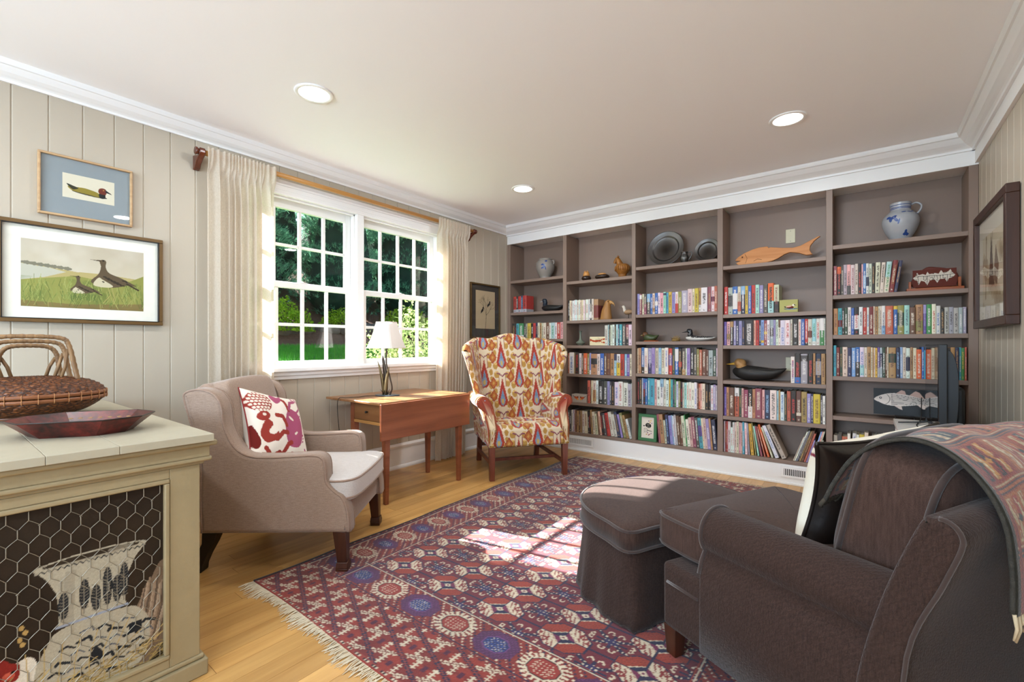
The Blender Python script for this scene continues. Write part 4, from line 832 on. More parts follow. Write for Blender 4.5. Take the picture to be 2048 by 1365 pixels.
MB().rings(eggrings(14, *spl([-.075, -.05, -.01, .03, .048], [.003, .016, .026, .022, .004], [.003, .012, .024, .022, .004]), cz=np.linspace(.072, .066, 21))).build('body', M('bird_tan', '9c7c5a', .5, var=.3, vscale=40), t, True)
MB().tube(catmull([(.03, 0, .07), (.042, 0, .092), (.046, 0, .112), (.056, 0, .122)], 4), np.linspace(.018, .013, 13), 10).sphere((.053, 0, .122), (.016, .013, .014), 12, 8).build('head', M('bird_white', 'd6cdbf', .5), t, True)
MB().tube([(.066, 0, .12), (.096, 0, .116)], [.004, .001], 6).build('bill', dkb, t, True)
# --- bud vase
t = thing('bud_vase', 'narrow-necked green ceramic bud vase', 'vase', on_shelf(2, 2, .915, 4.22))
MB().lathe([tuple(p) for p in catmull([(.0, 0), (.022, 0), (.044, .022), (.046, .032), (.022, .052), (.011, .08), (.0095, .12), (.014, .145), (.02, .152), (.013, .148), (.007, .12)], 5)], 32, cap1=False).build('body', M('celadon_dark', '6a7263', .3, spec=.6, var=.25, vscale=20), t, True)
# --- painted keepsake boxes
def tile_box(name, label, loc, w, d, h, bg, draw, rotz=0):
    t = thing(name, label, 'box', loc, rotz); MB().box(0, w, 0, d, 0, h).build('body', M(name+'_side', bg, .6), t, bevel=.002, seg=2)
    cv = Cv(w-.004, h-.004, .0012, bg); draw(cv); print_obj('painted_front', cv, (.002, -.0006, .002), (1, 0, 0), (0, 0, 1), M_paint('matte_print', .7), t)
    return t
def lobster(c):
    k = 'a8401f'; c.ell(.075, .042, .028, .011, k, .1); c.ell(.11, .044, .016, .01, k)
    for i in range(5): c.ell(.046-.009*i, .042+.002*i*i*.5, .008, .01-.0008*i, k)
    c.poly([(.012, .05), (.0, .06), (.004, .046), (-.002, .036), (.014, .042)], k)
    for s in (-1, 1):
        c.line([(.118, .044), (.135, .044+s*.018), (.152, .044+s*.016)], .006, k); c.ell(.158, .044+s*.017, .014, .008, k, s*.2); c.line([(.12, .046), (.14, .05+s*.004), (.09, .072+s*.006)], .0015, '5a2a16')
        for i in range(4): c.line([(.07+.012*i, .042), (.066+.014*i, .042+s*.02)], .002, '5a2a16')
tile_box('lobster_box', 'cream tile box painted with a red lobster', (1.052, 4.165, SH[2][2]+.0005), .172, .06, .088, 'd8cba4', lobster)
def birds2(c):
    for x0, s in ((.05, 1), (.125, -1)):
        c.ell(x0, .045, .022, .012, 'b4532a', -.35*s); c.ell(x0-.02*s*-1, .052, .01, .009, '8a3a20'); c.line([(x0-.018*s, .05), (x0-.034*s, .064)], .005, '221814'); c.line([(x0, .036), (x0+.004*s, .02)], .002, '221814')
        c.ell(x0+.018*s, .03, .012, .007, 'd8862e')
tile_box('bird_box', 'small beige box painted with two orange birds', (.845, 4.16, SH[2][4]+.0005), .175, .08, .082, 'a99c8f', birds2)
def swimmer_duck(c):
    c.ell(.07, .036, .026, .012, '5e2018', -.12); c.poly([(.03, .046), (.05, .04), (.052, .034), (.035, .034)], '1c1a1c'); c.ell(.062, .043, .02, .006, 'd2a894', .15); c.ell(.094, .052, .009, .008, 'e6e0d0'); c.ell(.1, .054, .004, .004, '15181c'); c.line([(.1, .053), (.112, .05)], .003, '23282e')
    for q in range(5): c.ell(.045+.016*q, .024-.003*(q % 2), .016, .0032, ('33566e', '6c93a4')[q % 2])
tile_box('duck_box', 'olive yellow box painted with a swimming duck', (2.738, 4.16, SH[4][1]+.0005), .125, .05, .098, 'a9a668', swimmer_duck)
# --- pewter
def plate(name, label, loc, r, tilt):
    t = thing(name, label, 'plate', loc, 0)
    pr = [(0, 0), (r*.66, 0), (r*.7, .004), (r*.73, .014), (r*.76, .016), (r*.96, .02), (r, .022), (r, .025), (r*.985, .0265), (r*.96, .0235), (r*.77, .0195), (r*.735, .0175), (r*.69, .007), (r*.64, .0035), (0, .0035)]
    MB().lathe(pr, 56).xf(Matrix.Translation((0, 0, r*math.cos(tilt))) @ Matrix.Rotation(math.pi/2-tilt, 4, 'X')).build('dish', pewter, t, True); return t
plate('pewter_charger', 'large round pewter charger leaning at the back of the shelf', on_shelf(3, 0, 1.79, 4.295), .17, .22)
plate('pewter_plate', 'smaller round pewter plate on a wire stand', on_shelf(3, 0, 2.16, 4.30), .108, .24)
MB().tube([(-.03, -.03, .002), (-.03, -.075, .002), (-.03, -.08, .014)], .0022, 6).tube([(.03, -.03, .002), (.03, -.075, .002), (.03, -.08, .014)], .0022, 6).build('wire_stand', blk, bpy.data.objects['pewter_plate'], True)
t = thing('pewter_tankard', 'small bulbous pewter tankard between the two pewter plates', 'tankard', on_shelf(3, 0, 1.985, 4.21))
MB().lathe([tuple(p) for p in catmull([(.0, 0), (.024, 0), (.026, .006), (.036, .03), (.038, .05), (.028, .078), (.027, .09), (.031, .1), (.028, .1), (.024, .085)], 4)], 32, cap1=False).build('cup', pewter, t, True)
MB().tube(catmull([(.03, 0, .09), (.055, 0, .098), (.066, 0, .08), (.058, 0, .055), (.045, 0, .035), (.034, 0, .03)], 5), .0045, 8).build('handle', pewter, t, True)
# --- wooden fish, bay 4
fw = M_wood('fish_wood', 'a8672f', 'd0925a', axis=0, rough=.55, scale=9)
F = [(0, .055), (.02, .075), (.07, .105), (.13, .128), (.18, .138), (.235, .14), (.245, .136), (.25, .125), (.262, .13), (.34, .115), (.42, .106), (.47, .115), (.53, .145), (.585, .172), (.6, .172), (.56, .14), (.535, .105), (.53, .075), (.54, .05), (.55, .038), (.51, .035), (.46, .058), (.4, .072), (.36, .06), (.32, .035), (.28, .018), (.2, .002), (.13, -.002), (.06, .0), (.02, .012), (.004, .028), (.04, .042), (.0, .048)]
F = [(x, max(z, 0)+.0) for x, z in F]
t = thing('wooden_fish', 'carved natural wood fish with forked tail on the fourth bay', 'carving', (2.405, 4.215, SH[4][0]+.0005), 0)
MB().prism(F, 0, .026, 'y').build('body', fw, t, bevel=.006, seg=3)
MB().lathe([(.0, 0), (.006, 0), (.006, .002), (.0, .003)], 14).xf(Matrix.Translation((.055, -.0005, .072)) @ Matrix.Rotation(math.pi/2, 4, 'X')).build('eye', M('fish_eye', '5a3418', .4), t, True)
MB().tube([(.14, -.0005, .03), (.17, -.0008, .045), (.2, -.0005, .036)], .0015, 5).build('carved_fin_line', M('fish_eye'), t, True)
MB().tube([(.075, -.0005, .095), (.092, -.0008, .06), (.08, -.0005, .02)], .0012, 5).build('carved_gill_line', M('fish_eye'), t, True)
# --- wall plates in bay 4
ivory = M('ivory_plate', 'cdc6a8', .4)
t = thing('switch_plate', 'blank ivory wall plate above the wooden fish', 'wall plate', (2.753, BK-.0008, 1.94))
MB().box(0, .068, -.005, 0, 0, .115).build('plate', ivory, t, bevel=.003, seg=2)
for z in (.016, .099): MB().lathe([(.0, 0), (.003, 0), (.003, .0012), (0, .0014)], 10).xf(Matrix.Translation((.034, -.005, z)) @ Matrix.Rotation(math.pi/2, 4, 'X')).build('screw', pewter, t)
t = thing('outlet_plate', 'ivory outlet plate half hidden by the books beside the duck decoy', 'wall plate', (2.753, BK-.0008, .875))
MB().box(0, .07, -.005, 0, 0, .115).build('plate', ivory, t, bevel=.003, seg=2); MB().lathe([(.0, 0), (.004, 0), (.004, .0015), (0, .002)], 12).xf(Matrix.Translation((.035, -.005, .058)) @ Matrix.Rotation(math.pi/2, 4, 'X')).build('socket', dark, t)
# --- salt glaze jug, bay 5
t = thing('salt_glaze_jug', 'grey salt-glazed jug with cobalt flowers and one handle', 'jug', on_shelf(5, 0, 3.475, 4.25))
prj = catmull([(.0, 0), (.05, 0), (.058, .012), (.088, .07), (.104, .125), (.098, .165), (.07, .2), (.058, .212), (.057, .225), (.06, .258), (.06, .264), (.054, .264), (.052, .235)], 6)
MB().lathe([tuple(p) for p in prj], 48, cap1=False).build('body', M('jug_glaze', '9d9fa3', .25, spec=.6, var=.12, vscale=14), t, True)
MB().tube(catmull([(.056, 0, .247), (.085, 0, .256), (.11, 0, .236), (.108, 0, .205), (.09, 0, .18)], 5), .009, 10, squash=.7).build('handle', M('jug_glaze'), t, True)
radj = lambda z: float(np.interp(z, prj[:60, 1], prj[:60, 0]))
for z in (.222, .23, .246): MB().lathe([(radj(z)+.0002, z-.0022), (radj(z)+.0012, z), (radj(z)+.0002, z+.0022)], 48, cap0=False, cap1=False).build('blue_band', blue, t, True)
brush_marks(t, [(-2.0, .152, .045, .02, .6), (-2.15, .14, .04, .02, 1.5), (-1.85, .135, .04, .018, 2.2), (-2.3, .155, .03, .018, .2), (-1.7, .12, .04, .01, 1.3), (-1.25, .035, .03, .02, .2), (-1.25, .05, .026, .014, 1.5), (-1.05, .03, .02, .012, .9), (-1.4, .188, .03, .007, .1), (-1.0, .186, .03, .007, -.2), (-.7, .19, .03, .007, .2), (-.4, .16, .01, .008, 0), (-.6, .17, .01, .007, 0)], radj, blue)
# --- carved mani stone on a wooden stand, bay 5
stand_w = M_wood('stand_wood', '7d3b16', 'a8592a', axis=0, rough=.35, scale=12)
t = thing('stone_stand', 'small reddish wooden cradle stand holding the carved stone', 'stand', (3.505, 4.2, SH[5][1]+.0005))
MB().box(0, .29, 0, .09, 0, .022).build('base', stand_w, t, bevel=.003)
for x_, h in ((.012, .07), (.262, .085)): MB().box(x_, x_+.014, .015, .032, .022, h).build('post', stand_w, t, bevel=.002)
t = thing('carved_stone', 'dark red stone carved with a white scalloped script panel', 'stone', (3.497, 4.2, SH[5][1]+.0235)); t.scale = (1.06, 1, 1.34)
SP = catmull([(.03, .03), (.04, .012), (.08, .0), (.14, -.0), (.2, .0), (.25, .012), (.262, .04), (.25, .075), (.21, .095), (.16, .105), (.12, .11), (.09, .098), (.05, .065)], 4, True); SP[:, 1] = np.maximum(SP[:, 1], .0)
stonem = M('red_stone', '5c2a20', .7, bump=.3, bscale=30, var=.25, vscale=14)
slab(SP, .045, .08, .012, 'y').build('stone_body', stonem, t, True)
ST = [(.042, .055), (.056, .066), (.062, .082), (.072, .07), (.09, .074), (.105, .068), (.113, .084), (.122, .071), (.15, .075), (.166, .07), (.178, .088), (.188, .074), (.21, .078), (.222, .09), (.228, .076), (.244, .06), (.232, .048), (.214, .044), (.206, .026), (.196, .044), (.172, .042), (.16, .024), (.148, .042), (.124, .038), (.112, .014), (.1, .034), (.082, .04), (.07, .018), (.064, .04), (.05, .046)]
cv = Cv(.29, .11, .0011, '5c2a20'); 
cvp = Cv(.21, .08, .0010, 'c9bfb0')
def glyphs(c):
    k = '1d1714'
    c.line([(.004, .044), (.05, .046)], .004, k); c.line([(.01, .034), (.006, .026), (.012, .018), (.02, .024), (.016, .034)], .0035, k); c.line([(.026, .044), (.03, .006)], .004, k); c.ell(.018, .054, .005, .004, k); c.ell(.018, .054, .002, .0018, 'c9bfb0'); c.line([(.008, .05), (.03, .056)], .003, k)
    c.line([(.052, .044), (.078, .045)], .004, k); c.line([(.056, .044), (.054, .028), (.062, .022), (.068, .03), (.066, .044)], .0035, k); c.line([(.074, .045), (.07, .0)], .004, k)
    c.line([(.08, .045), (.112, .046)], .004, k); c.line([(.084, .034), (.096, .038), (.1, .026), (.088, .02), (.082, .026)], .0035, k); c.line([(.09, .06), (.104, .054)], .004, k); c.line([(.108, .045), (.1, .018)], .0035, k)
    c.line([(.114, .044), (.138, .045)], .004, k); c.line([(.118, .044), (.122, .028), (.116, .022), (.13, .018)], .0035, k); c.line([(.134, .045), (.136, .008)], .004, k)
    c.line([(.142, .045), (.172, .046)], .004, k); c.line([(.148, .045), (.146, .032), (.16, .03), (.15, .018), (.162, .01)], .0035, k); c.line([(.168, .046), (.166, .004)], .0035, k); c.line([(.15, .054), (.166, .06)], .003, k)
    c.line([(.176, .046), (.2, .05)], .004, k); c.line([(.182, .046), (.18, .034), (.194, .034), (.184, .022), (.196, .018), (.182, .008)], .0035, k); c.ell(.19, .064, .004, .0035, k); c.line([(.18, .056), (.198, .058)], .003, k)
glyphs(cvp); cvp.a[:] = cvp.a
# script panel: cells outside the scalloped outline stay stone
cvs = Cv(.21, .09, .0011, '5c2a20'); cvs.poly([(x-.04, z-.005) for x, z in ST], 'c9bfb0'); m_in = np.abs(cvs.a-np.array(hx('c9bfb0'))).sum(-1) < 1e-6
cg = Cv(.21, .09, .0011, 'c9bfb0'); glyphs(type('o', (), {'line': lambda s, P, w, c: cg.line([(x+.0, y+.012) for x, y in P], w*.6, c), 'ell': lambda s, x, y, a, b, c: cg.ell(x, y+.012, a, b, c)})())
cvs.a[m_in] = cg.a[m_in]; print_obj('carved_script', cvs, (.04, .0443, .005), (1, 0, 0), (0, 0, 1), M_paint('matte_print', .7), t)
# --- striped fish plaque on a wire easel, bay 5
def bassfish(c):
    W, Hh = c.w, c.h; s = W/.36
    bd = catmull([(.002, .082), (.03, .104), (.08, .118), (.14, .112), (.2, .096), (.255, .084), (.262, .078), (.255, .072), (.2, .064), (.12, .05), (.06, .052), (.025, .066)], 5, True)
    c.poly(bd*s, 'cfc6bd'); c.poly(np.array([(.095, .117), (.118, .136), (.132, .132), (.138, .112)])*s, 'b99a8c'); c.poly(np.array([(.15, .11), (.176, .134), (.192, .126), (.212, .094)])*s, 'b99a8c')
    c.poly(np.array([(.255, .083), (.285, .11), (.31, .116), (.298, .08), (.312, .036), (.286, .048), (.255, .073)])*s, 'c3b2a8'); c.poly(np.array([(.085, .052), (.11, .034), (.122, .03), (.118, .05)])*s, 'c3b2a8'); c.poly(np.array([(.18, .062), (.205, .04), (.222, .038), (.21, .064)])*s, 'c3b2a8')
    for k in range(7): c.line(catmull([(.075, .058+.0085*k), (.14, .06+.0072*k), (.2, .068+.004*k), (.255, .076+.0006*k)], 4)*s, .0022*s, '24211f')
    c.line(catmull([(.058, .11), (.07, .09), (.066, .07), (.052, .056)], 4)*s, .0025*s, '3a332f'); c.ell(.03*s, .09*s, .006*s, .006*s, '1a1715'); c.ell(.03*s, .09*s, .0025*s, .0025*s, 'e6dfd5')
    for k in range(6): c.line(np.array([(.26, .078), (.3, .046+.012*k)])*s, .0012*s, '4a403a')
    c.line(np.array([(.24, .02), (.25, .024), (.258, .019), (.268, .024), (.276, .02), (.29, .022)])*s, .0018*s, 'e8e2da')
cvf = Cv(.47, .185, .0022, '0c0b0b'); bassfish(cvf)
t = thing('fish_plaque', 'black plaque with a silver striped fish behind the television', 'plaque', (3.325, 4.215, SH[5][4]+.03)); t.rotation_euler = (-.14, 0, 0)
MB().box(0, .47, 0, .012, 0, .185).build('board', M('plaque_black', '0f0e0e', .3), t, bevel=.001, seg=1); print_obj('fish_print', cvf, (0, -.0006, 0), (1, 0, 0), (0, 0, 1), M_paint('satin_print', .35), t)
e = thing('wire_easel', 'thin black wire easel under the fish plaque', 'easel', (3.325, 4.215, SH[5][4]+.0005))
for x_ in (.12, .22): MB().tube([(x_, .06, .002), (x_, -.03, .002), (x_, -.03, .016)], .0018, 6).tube([(x_, -.006, .002), (x_, .05, .17)], .0018, 6).build('wire_leg', blk, e, True)
MB().tube([(.12, .012, .026), (.22, .012, .026)], .0018, 6).build('cross_wire', blk, e, True)
# --- green framed little picture, bay 3 bottom
t = thing('green_framed_picture', 'little green framed picture of garden tools leaning on the bottom shelf', 'picture', (1.565, 4.165, SH[3][5]+.001)); t.rotation_euler = (-.07, 0, 0)
w_, h_ = .178, .252; gf = M('green_frame_paint', '3f7048', .4, bump=.1)
m = MB(); m.box(0, w_, 0, .03, 0, .028).box(0, w_, 0, .03, h_-.028, h_).box(0, .028, 0, .03, .028, h_-.028).box(w_-.028, w_, 0, .03, .028, h_-.028); m.build('frame', gf, t, bevel=.003)
def tools(c):
    k = '17130f'; c.ell(.066, .118, .022, .028, k, 1.3); c.line([(.03, .112), (.06, .116)], .004, k); c.ell(.024, .112, .008, .005, k)
    for i in range(3): c.line([(.052, .104+.012*i), (.08, .106+.012*i)], .002, 'd9cdbf')
    c.line([(.1, .066), (.062, .072)], .005, k)
    for dy in (-.016, 0, .016): c.line(catmull([(.064, .072), (.048, .072+dy), (.03, .072+dy), (.024, .066+dy)], 4), .003, k)
    for x_, y_, cc in ((.09, .165, 'd1a63a'), (.082, .148, 'c08a2e'), (.07, .16, '7a5a80'), (.098, .14, '8a6a98'), (.06, .05, '8a4a6a'), (.08, .036, '9a4a3a'), (.05, .034, 'b08a3a'), (.094, .046, '7a5a80'), (.07, .03, '8a3a4a')): c.ell(x_, y_, .0055, .0055, cc)
cvt = Cv(.122, .196, .0014, 'dccfbf'); tools(cvt); print_obj('tool_print', cvt, (.028, .012, .028), (1, 0, 0), (0, 0, 1), M_paint('matte_print', .7), t)
MB().box(.004, w_-.004, .014, .028, .004, h_-.004).build('backing', dark, t)
# ================================================================== BEIGE ARMCHAIR
def loop_tube(P, r, mat, name, parent, segs=8, closed=True): return MB().tube(P, r, segs, closed).build(name, mat, parent, True)
linen = M_weave('beige_chair_linen', '846e5e', 'a48d7d', 420, .95, .3, 1.0, 1, .35)
linen2 = M_weave('beige_piping', '82695a', 'a18a7a', 700, .95, .2, 1.0, 1, .3)
legm = M_wood('dark_leg_wood', '2a140c', '4d2717', axis=2, rough=.35, scale=12); legb = M('ebony_leg', '17100c', .4)
ch = thing('beige_armchair', 'beige upholstered low wing armchair beside the painted cabinet', 'armchair', (.845, 1.259, 0), math.radians(-51))
prof = [(-.663, .195), (-.668, .38), (-.667, .534), (-.705, .69), (-.745, .83), (-.738, .868), (-.69, .884), (-.637, .879), (-.592, .854), (-.562, .80), (-.547, .701), (-.50, .61), (-.434, .569), (-.344, .562), (-.235, .566), (-.132, .570), (-.088, .552), (-.074, .51), (-.068, .439), (-.03, .395), (.008, .362), (.032, .292), (.038, .195)]
PR = catmull([(t+.33, z) for t, z in prof], 4); PR = np.vstack([PR, [(.2, .195), (.0, .195), (-.2, .195)]])
for s in (-1, 1):
    x0, x1 = s*.325, s*.232
    slab(PR, min(x0, x1), max(x0, x1), .024, 'x', 5).build('side_wing', linen, ch, True)
    for xx in (x0-s*.006, x1+s*.006): loop_tube([(xx, y, z) for y, z in inset(PR[:-3], .006)], .0055, linen2, 'piping', ch, 8, False)
# outside back, inner back
OB = [(-.335, .19), (-.34, .5), (-.41, .84), (-.40, .885), (-.37, .90), (-.335, .885), (-.30, .84), (-.21, .5), (-.17, .3), (-.17, .19)]
slab(catmull(OB, 4, True), -.236, .236, .02, 'x', 4).build('back_frame', linen, ch, True)
bk = cushion((.475, .17, .52), 8, 22); V = np.concatenate(bk.v); V[:, 2] += .014*(1-(V[:, 0]/.24)**2)*np.clip(V[:, 2]/.28, 0, 1)**2
V[:, 1] += .02*np.clip(1-(V[:, 0]/.2)**2, 0, 1)*np.clip(1-(V[:, 2]/.25)**2, 0, 1); a = math.radians(13); V = V @ np.array(Matrix.Rotation(a, 3, 'X')).T
mesh_obj('back_cushion', V+np.array((0, -.285, .648)), bk.f, linen, ch, True)
MB().box(-.30, .30, -.30, .345, .195, .335).build('seat_rail', linen, ch, bevel=.02, seg=4)
SO = [(-.21, -.215), (0, -.22), (.21, -.215), (.226, -.18), (.228, .0), (.232, .16), (.25, .205), (.285, .235), (.304, .275), (.303, .315), (.288, .35), (.255, .376), (.19, .389), (0, .396), (-.19, .389), (-.255, .376), (-.288, .35), (-.303, .315), (-.304, .275), (-.285, .235), (-.25, .205), (-.232, .16), (-.228, 0), (-.226, -.18)]
so_ = catmull(SO, 5, True)
g = slab(so_, .335, .448, .022, 'z', 5, .022).build('seat_cushion', M_weave('lit_seat_linen', 'b3aaa4', 'cfc8c3', 420, .95, .3, 1.0, 1, .35), ch, True)  # same linen made paler: light on the seat is put into its colour
for z in (.352, .436): loop_tube([(x, y, z) for x, y in inset(so_, .002)], .0055, linen2, 'piping', g)
for s in (-1, 1):
    lg = MB().frustum((s*.285, .325, .05), (.023, .023), (s*.285, .315, .2), (.031, .031)).build('front_leg', legm, ch, bevel=.003)
    MB().frustum((s*.285, .326, 0), (.027, .027), (s*.285, .326, .02), (.029, .029)).frustum((s*.285, .326, .02), (.03, .03), (s*.285, .326, .05), (.026, .026)).build('block_foot', legm, lg, bevel=.003)
    MB().rings([np.array([(s*.27+dx*w, y+dy*w, z) for dx, dy in ((-1, -1), (1, -1), (1, 1), (-1, 1))]) for y, z, w in ((-.375, 0, .03), (-.372, .03, .03), (-.345, .08, .026), (-.315, .14, .028), (-.3, .2, .036))]).build('back_leg', legb, ch, bevel=.003)
# crab print pillow
def crab(c):
    w, h = c.w, c.h; pk, rd, wh = 'a5506e', '96382f', 'e0d3c4'
    S = lambda P: np.array(P)*w
    c.smooth(S([(.50, .25), (.62, .2), (.74, .26), (.82, .42), (.84, .6), (.76, .72), (.62, .74), (.52, .62), (.47, .44)]), pk)
    for k in range(9): c.ell((.80+.03*math.sin(k))*w, (.3+.045*k)*w, .025*w, .012*w, pk, .5)
    c.ell(.62*w, .6*w, .05*w, .02*w, wh, -.5); c.ell(.66*w, .4*w, .035*w, .015*w, wh, .6)
    for a, b in (((.5, .5), (.36, .62)), ((.5, .4), (.3, .3)), ((.55, .27), (.4, .12)), ((.6, .72), (.5, .9))): c.line(S([a, ((a[0]+b[0])/2+.02, (a[1]+b[1])/2+.05), b]), .06*w, rd)
    c.smooth(S([(.08, .36), (.16, .26), (.3, .3), (.34, .4), (.26, .36), (.2, .4), (.28, .5), (.2, .56), (.12, .48)]), rd); c.smooth(S([(.34, .9), (.4, .8), (.5, .84), (.56, .96), (.48, .92), (.42, .98)]), pk)
    c.line(S([(.14, .2), (.22, .08), (.34, .14), (.46, .06), (.56, .12), (.66, .05)]), .05*w, rd); c.line(S([(.84, .2), (.9, .12), (.86, .04)]), .03*w, pk); c.line(S([(.62, .74), (.7, .86), (.82, .9)]), .05*w, pk); c.line(S([(.76, .7), (.88, .78), (.92, .9)]), .03*w, pk)
    cx, cy = .16*w, .8*w; c.ell(cx, cy, .17*w, .15*w, rd)
    for i in range(-4, 5):
        for j in range(-4, 5):
            x, y = cx+(i+.5*(j % 2))*.05*w, cy+j*.042*w
            if ((x-cx)/(.165*w))**2+((y-cy)/(.145*w))**2 < 1: c.ell(x, y, .021*w, .017*w, wh)
    c.ell(.16*w, .6*w, .1*w, .06*w, rd, .2); c.ell(.17*w, .62*w, .03*w, .02*w, wh); c.smooth(S([(.0, .5), (.04, .4), (.08, .28), (.05, .2), (.0, .24)]), '6a1d18')
    for k in range(7): c.ell((.8+.03*k)*w, (.95-.02*(k % 3))*w, .03*w, .014*w, pk, 1.0+k)
    c.line(S([(.93, .3), (.96, .2), (.9, .16), (.94, .08)]), .02*w, rd)
def pillow(name, parent, w, h, t, cv, mat, n=70, pinch=.07, back=None):
    """stuffed square cushion lying in local x-z, face towards +y; cv printed on the face"""
    u = np.linspace(-1, 1, n); U, Wv = np.meshgrid(u, u); f = np.clip((1-np.abs(U)**2.4)*(1-np.abs(Wv)**2.4), 0, 1)**.42
    X = U*w/2*(1-pinch*(1-U**2)*np.abs(Wv)**2*0-pinch*Wv**2*(1-U**2)*0); px = 1-pinch*(1-np.abs(Wv)**2)*np.abs(U)**3; pz = 1-pinch*(1-np.abs(U)**2)*np.abs(Wv)**3
    X = U*w/2*px; Zz = Wv*h/2*pz; Yf = f*t/2*(1+.03*np.sin(U*9+Wv*4))
    cols = cv.sample((1-U.ravel())/2*cv.w, (Wv.ravel()+1)/2*cv.h) if cv is not None else None
    a = grid_mesh(name, np.stack([X.ravel(), Yf.ravel(), Zz.ravel()], 1), n, n, cols, mat, parent)
    b = grid_mesh(name.replace('front', 'back'), np.stack([X.ravel(), -Yf.ravel(), Zz.ravel()], 1), n, n, None, back or mat, parent)
    e = [(X[0, i], 0, Zz[0, i]) for i in range(n)]+[(X[i, -1], 0, Zz[i, -1]) for i in range(1, n)]+[(X[-1, i], 0, Zz[-1, i]) for i in range(n-2, -1, -1)]+[(X[i, 0], 0, Zz[i, 0]) for i in range(n-2, 0, -1)]
    return a, b, e
cvc = Cv(.44, .44, .0022, 'e7dccf'); crab(cvc)
cp = thing('crab_print_pillow', 'white throw pillow printed with a red and pink crab', 'pillow', (.765, 1.155, .635), 0); cp.rotation_euler = (math.radians(24), math.radians(-15), math.radians(-66))
_, _, ed = pillow('pillow_front', cp, .42, .42, .15, cvc, M_paint('cotton_print', .85, .15, 500), 170, .10, M('cotton_cream', 'd8cfc2', .9, bump=.2, bscale=400))
MB().tube(ed, .0035, 6, True).build('piping', M('crab_piping', '8a2a2a', .8), cp, True)

# ================================================================== DROP-LEAF TABLE
cherry = M_wood('cherry_table', '6e3a22', '99593a', axis=1, rough=.33, scale=6, spec=.5); top_m = M_wood('cherry_top', '7a4e30', 'a5764c', axis=1, rough=.28, scale=6, spec=.5)
tb = thing('drop_leaf_table', 'reddish drop-leaf side table under the window', 'table', (0, 0, 0)); tb.location = (.47, 2.3, 0)
def T(x): return x-.47
def Ty(y): return y-2.3
MB().box(T(.245), T(.70), Ty(1.868), Ty(2.73), .682, .70).build('table_top', top_m, tb, bevel=.004, seg=3)
MB().box(T(.04), T(.243), Ty(1.868), Ty(2.73), .682, .6995).build('raised_leaf', top_m, tb, bevel=.004, seg=3)
MB().box(T(.703), T(.722), Ty(1.868), Ty(2.73), .445, .692).build('hanging_leaf', cherry, tb, bevel=.004, seg=3)
ap = MB().box(T(.30), T(.322), Ty(1.93), Ty(2.655), .535, .682).box(T(.672), T(.694), Ty(1.93), Ty(2.655), .535, .682).box(T(.322), T(.672), Ty(2.633), Ty(2.655), .535, .682)
ap.build('apron', cherry, tb, bevel=.001, seg=1)
MB().box(T(.335), T(.672), Ty(1.915), Ty(1.94), .535, .556).build('drawer_rail', M_wood('drawer_rail_wood', 'a0703c', 'c39255', axis=0, rough=.4), tb, bevel=.001, seg=1)
dr = MB().box(T(.338), T(.668), Ty(1.917), Ty(2.3), .559, .678).build('drawer', M_wood('drawer_wood', '6f4829', '94653d', axis=0, rough=.4), tb, bevel=.002, seg=1)
MB().lathe([(.0, 0), (.004, 0), (.0045, .008), (.009, .014), (.008, .02), (0, .022)], 16).xf(Matrix.Translation((T(.5), Ty(1.917), .62)) @ Matrix.Rotation(math.pi/2, 4, 'X')).build('knob', M('dark_knob', '1c1310', .4), dr, True)
for x, y in ((.317, 1.935), (.683, 1.935), (.317, 2.64), (.683, 2.64)): MB().frustum((T(x), Ty(y), 0), (.014, .014), (T(x), Ty(y), .53), (.022, .022)).frustum((T(x), Ty(y), .53), (.022, .022), (T(x), Ty(y), .681), (.022, .022)).build('leg', cherry, tb, bevel=.002, seg=1)
# ------------------------------------------------------------------ table lamp with leaf stem and square bell shade
lp = thing('table_lamp', 'bronze leaf-stem table lamp with a white square shade', 'lamp', (.35, 2.19, .7005), math.radians(20)); brz = M('bronze_lamp', '4a3f36', .42, .8, bump=.15, bscale=60, var=.3, vscale=30); brz2 = M('green_bronze', '6a5a3c', .4, .7, var=.4, vscale=30)
slab(catmull([(.1*math.cos(a)*(1+.08*math.sin(3*a)), .072*math.sin(a)*(1+.06*math.cos(2*a))) for a in np.linspace(0, 6.283, 14, endpoint=False)], 4, True), .0, .008, .003, 'z').build('base', M('lamp_base', '53606a', .3, .7), lp, True)
MB().tube(catmull([(.03, 0, .006), (.045, .005, .06), (.03, 0, .14), (.0, 0, .24), (-.002, 0, .3), (0, 0, .375)], 6), .0055, 10).build('stem', brz, lp, True)
for (bx, by, top, lean, w, mt) in ((-.01, .01, .31, -.035, .017, brz), (.0, -.012, .22, .03, .013, brz2), (-.03, 0, .26, -.05, .012, brz2)):
    R = []
    for q in np.linspace(0, 1, 12):
        ww = w*(math.sin(math.pi*(.12+.88*q))**.7+.12)*(1 if q < 1 else 0); R.append(np.array([(bx+lean*q*q-ww, by, .006+top*q), (bx+lean*q*q, by-.004*(1-q)-.001, .006+top*q), (bx+lean*q*q+ww, by, .006+top*q), (bx+lean*q*q, by+.004*(1-q)+.001, .006+top*q)]))
    MB().rings(R).build('leaf', mt, lp, True)
for a in (.4, 1.6, 2.7, 3.9, 5.2): MB().tube([(0, 0, .01), (.03*math.cos(a), .03*math.sin(a), .03), (.05*math.cos(a), .05*math.sin(a), .05)], [.004, .003, .0008], 6).build('tendril', brz, lp, True)
MB().lathe([(.009, .375), (.014, .378), (.017, .4), (.013, .415)], 16).build('socket', brz, lp, True)
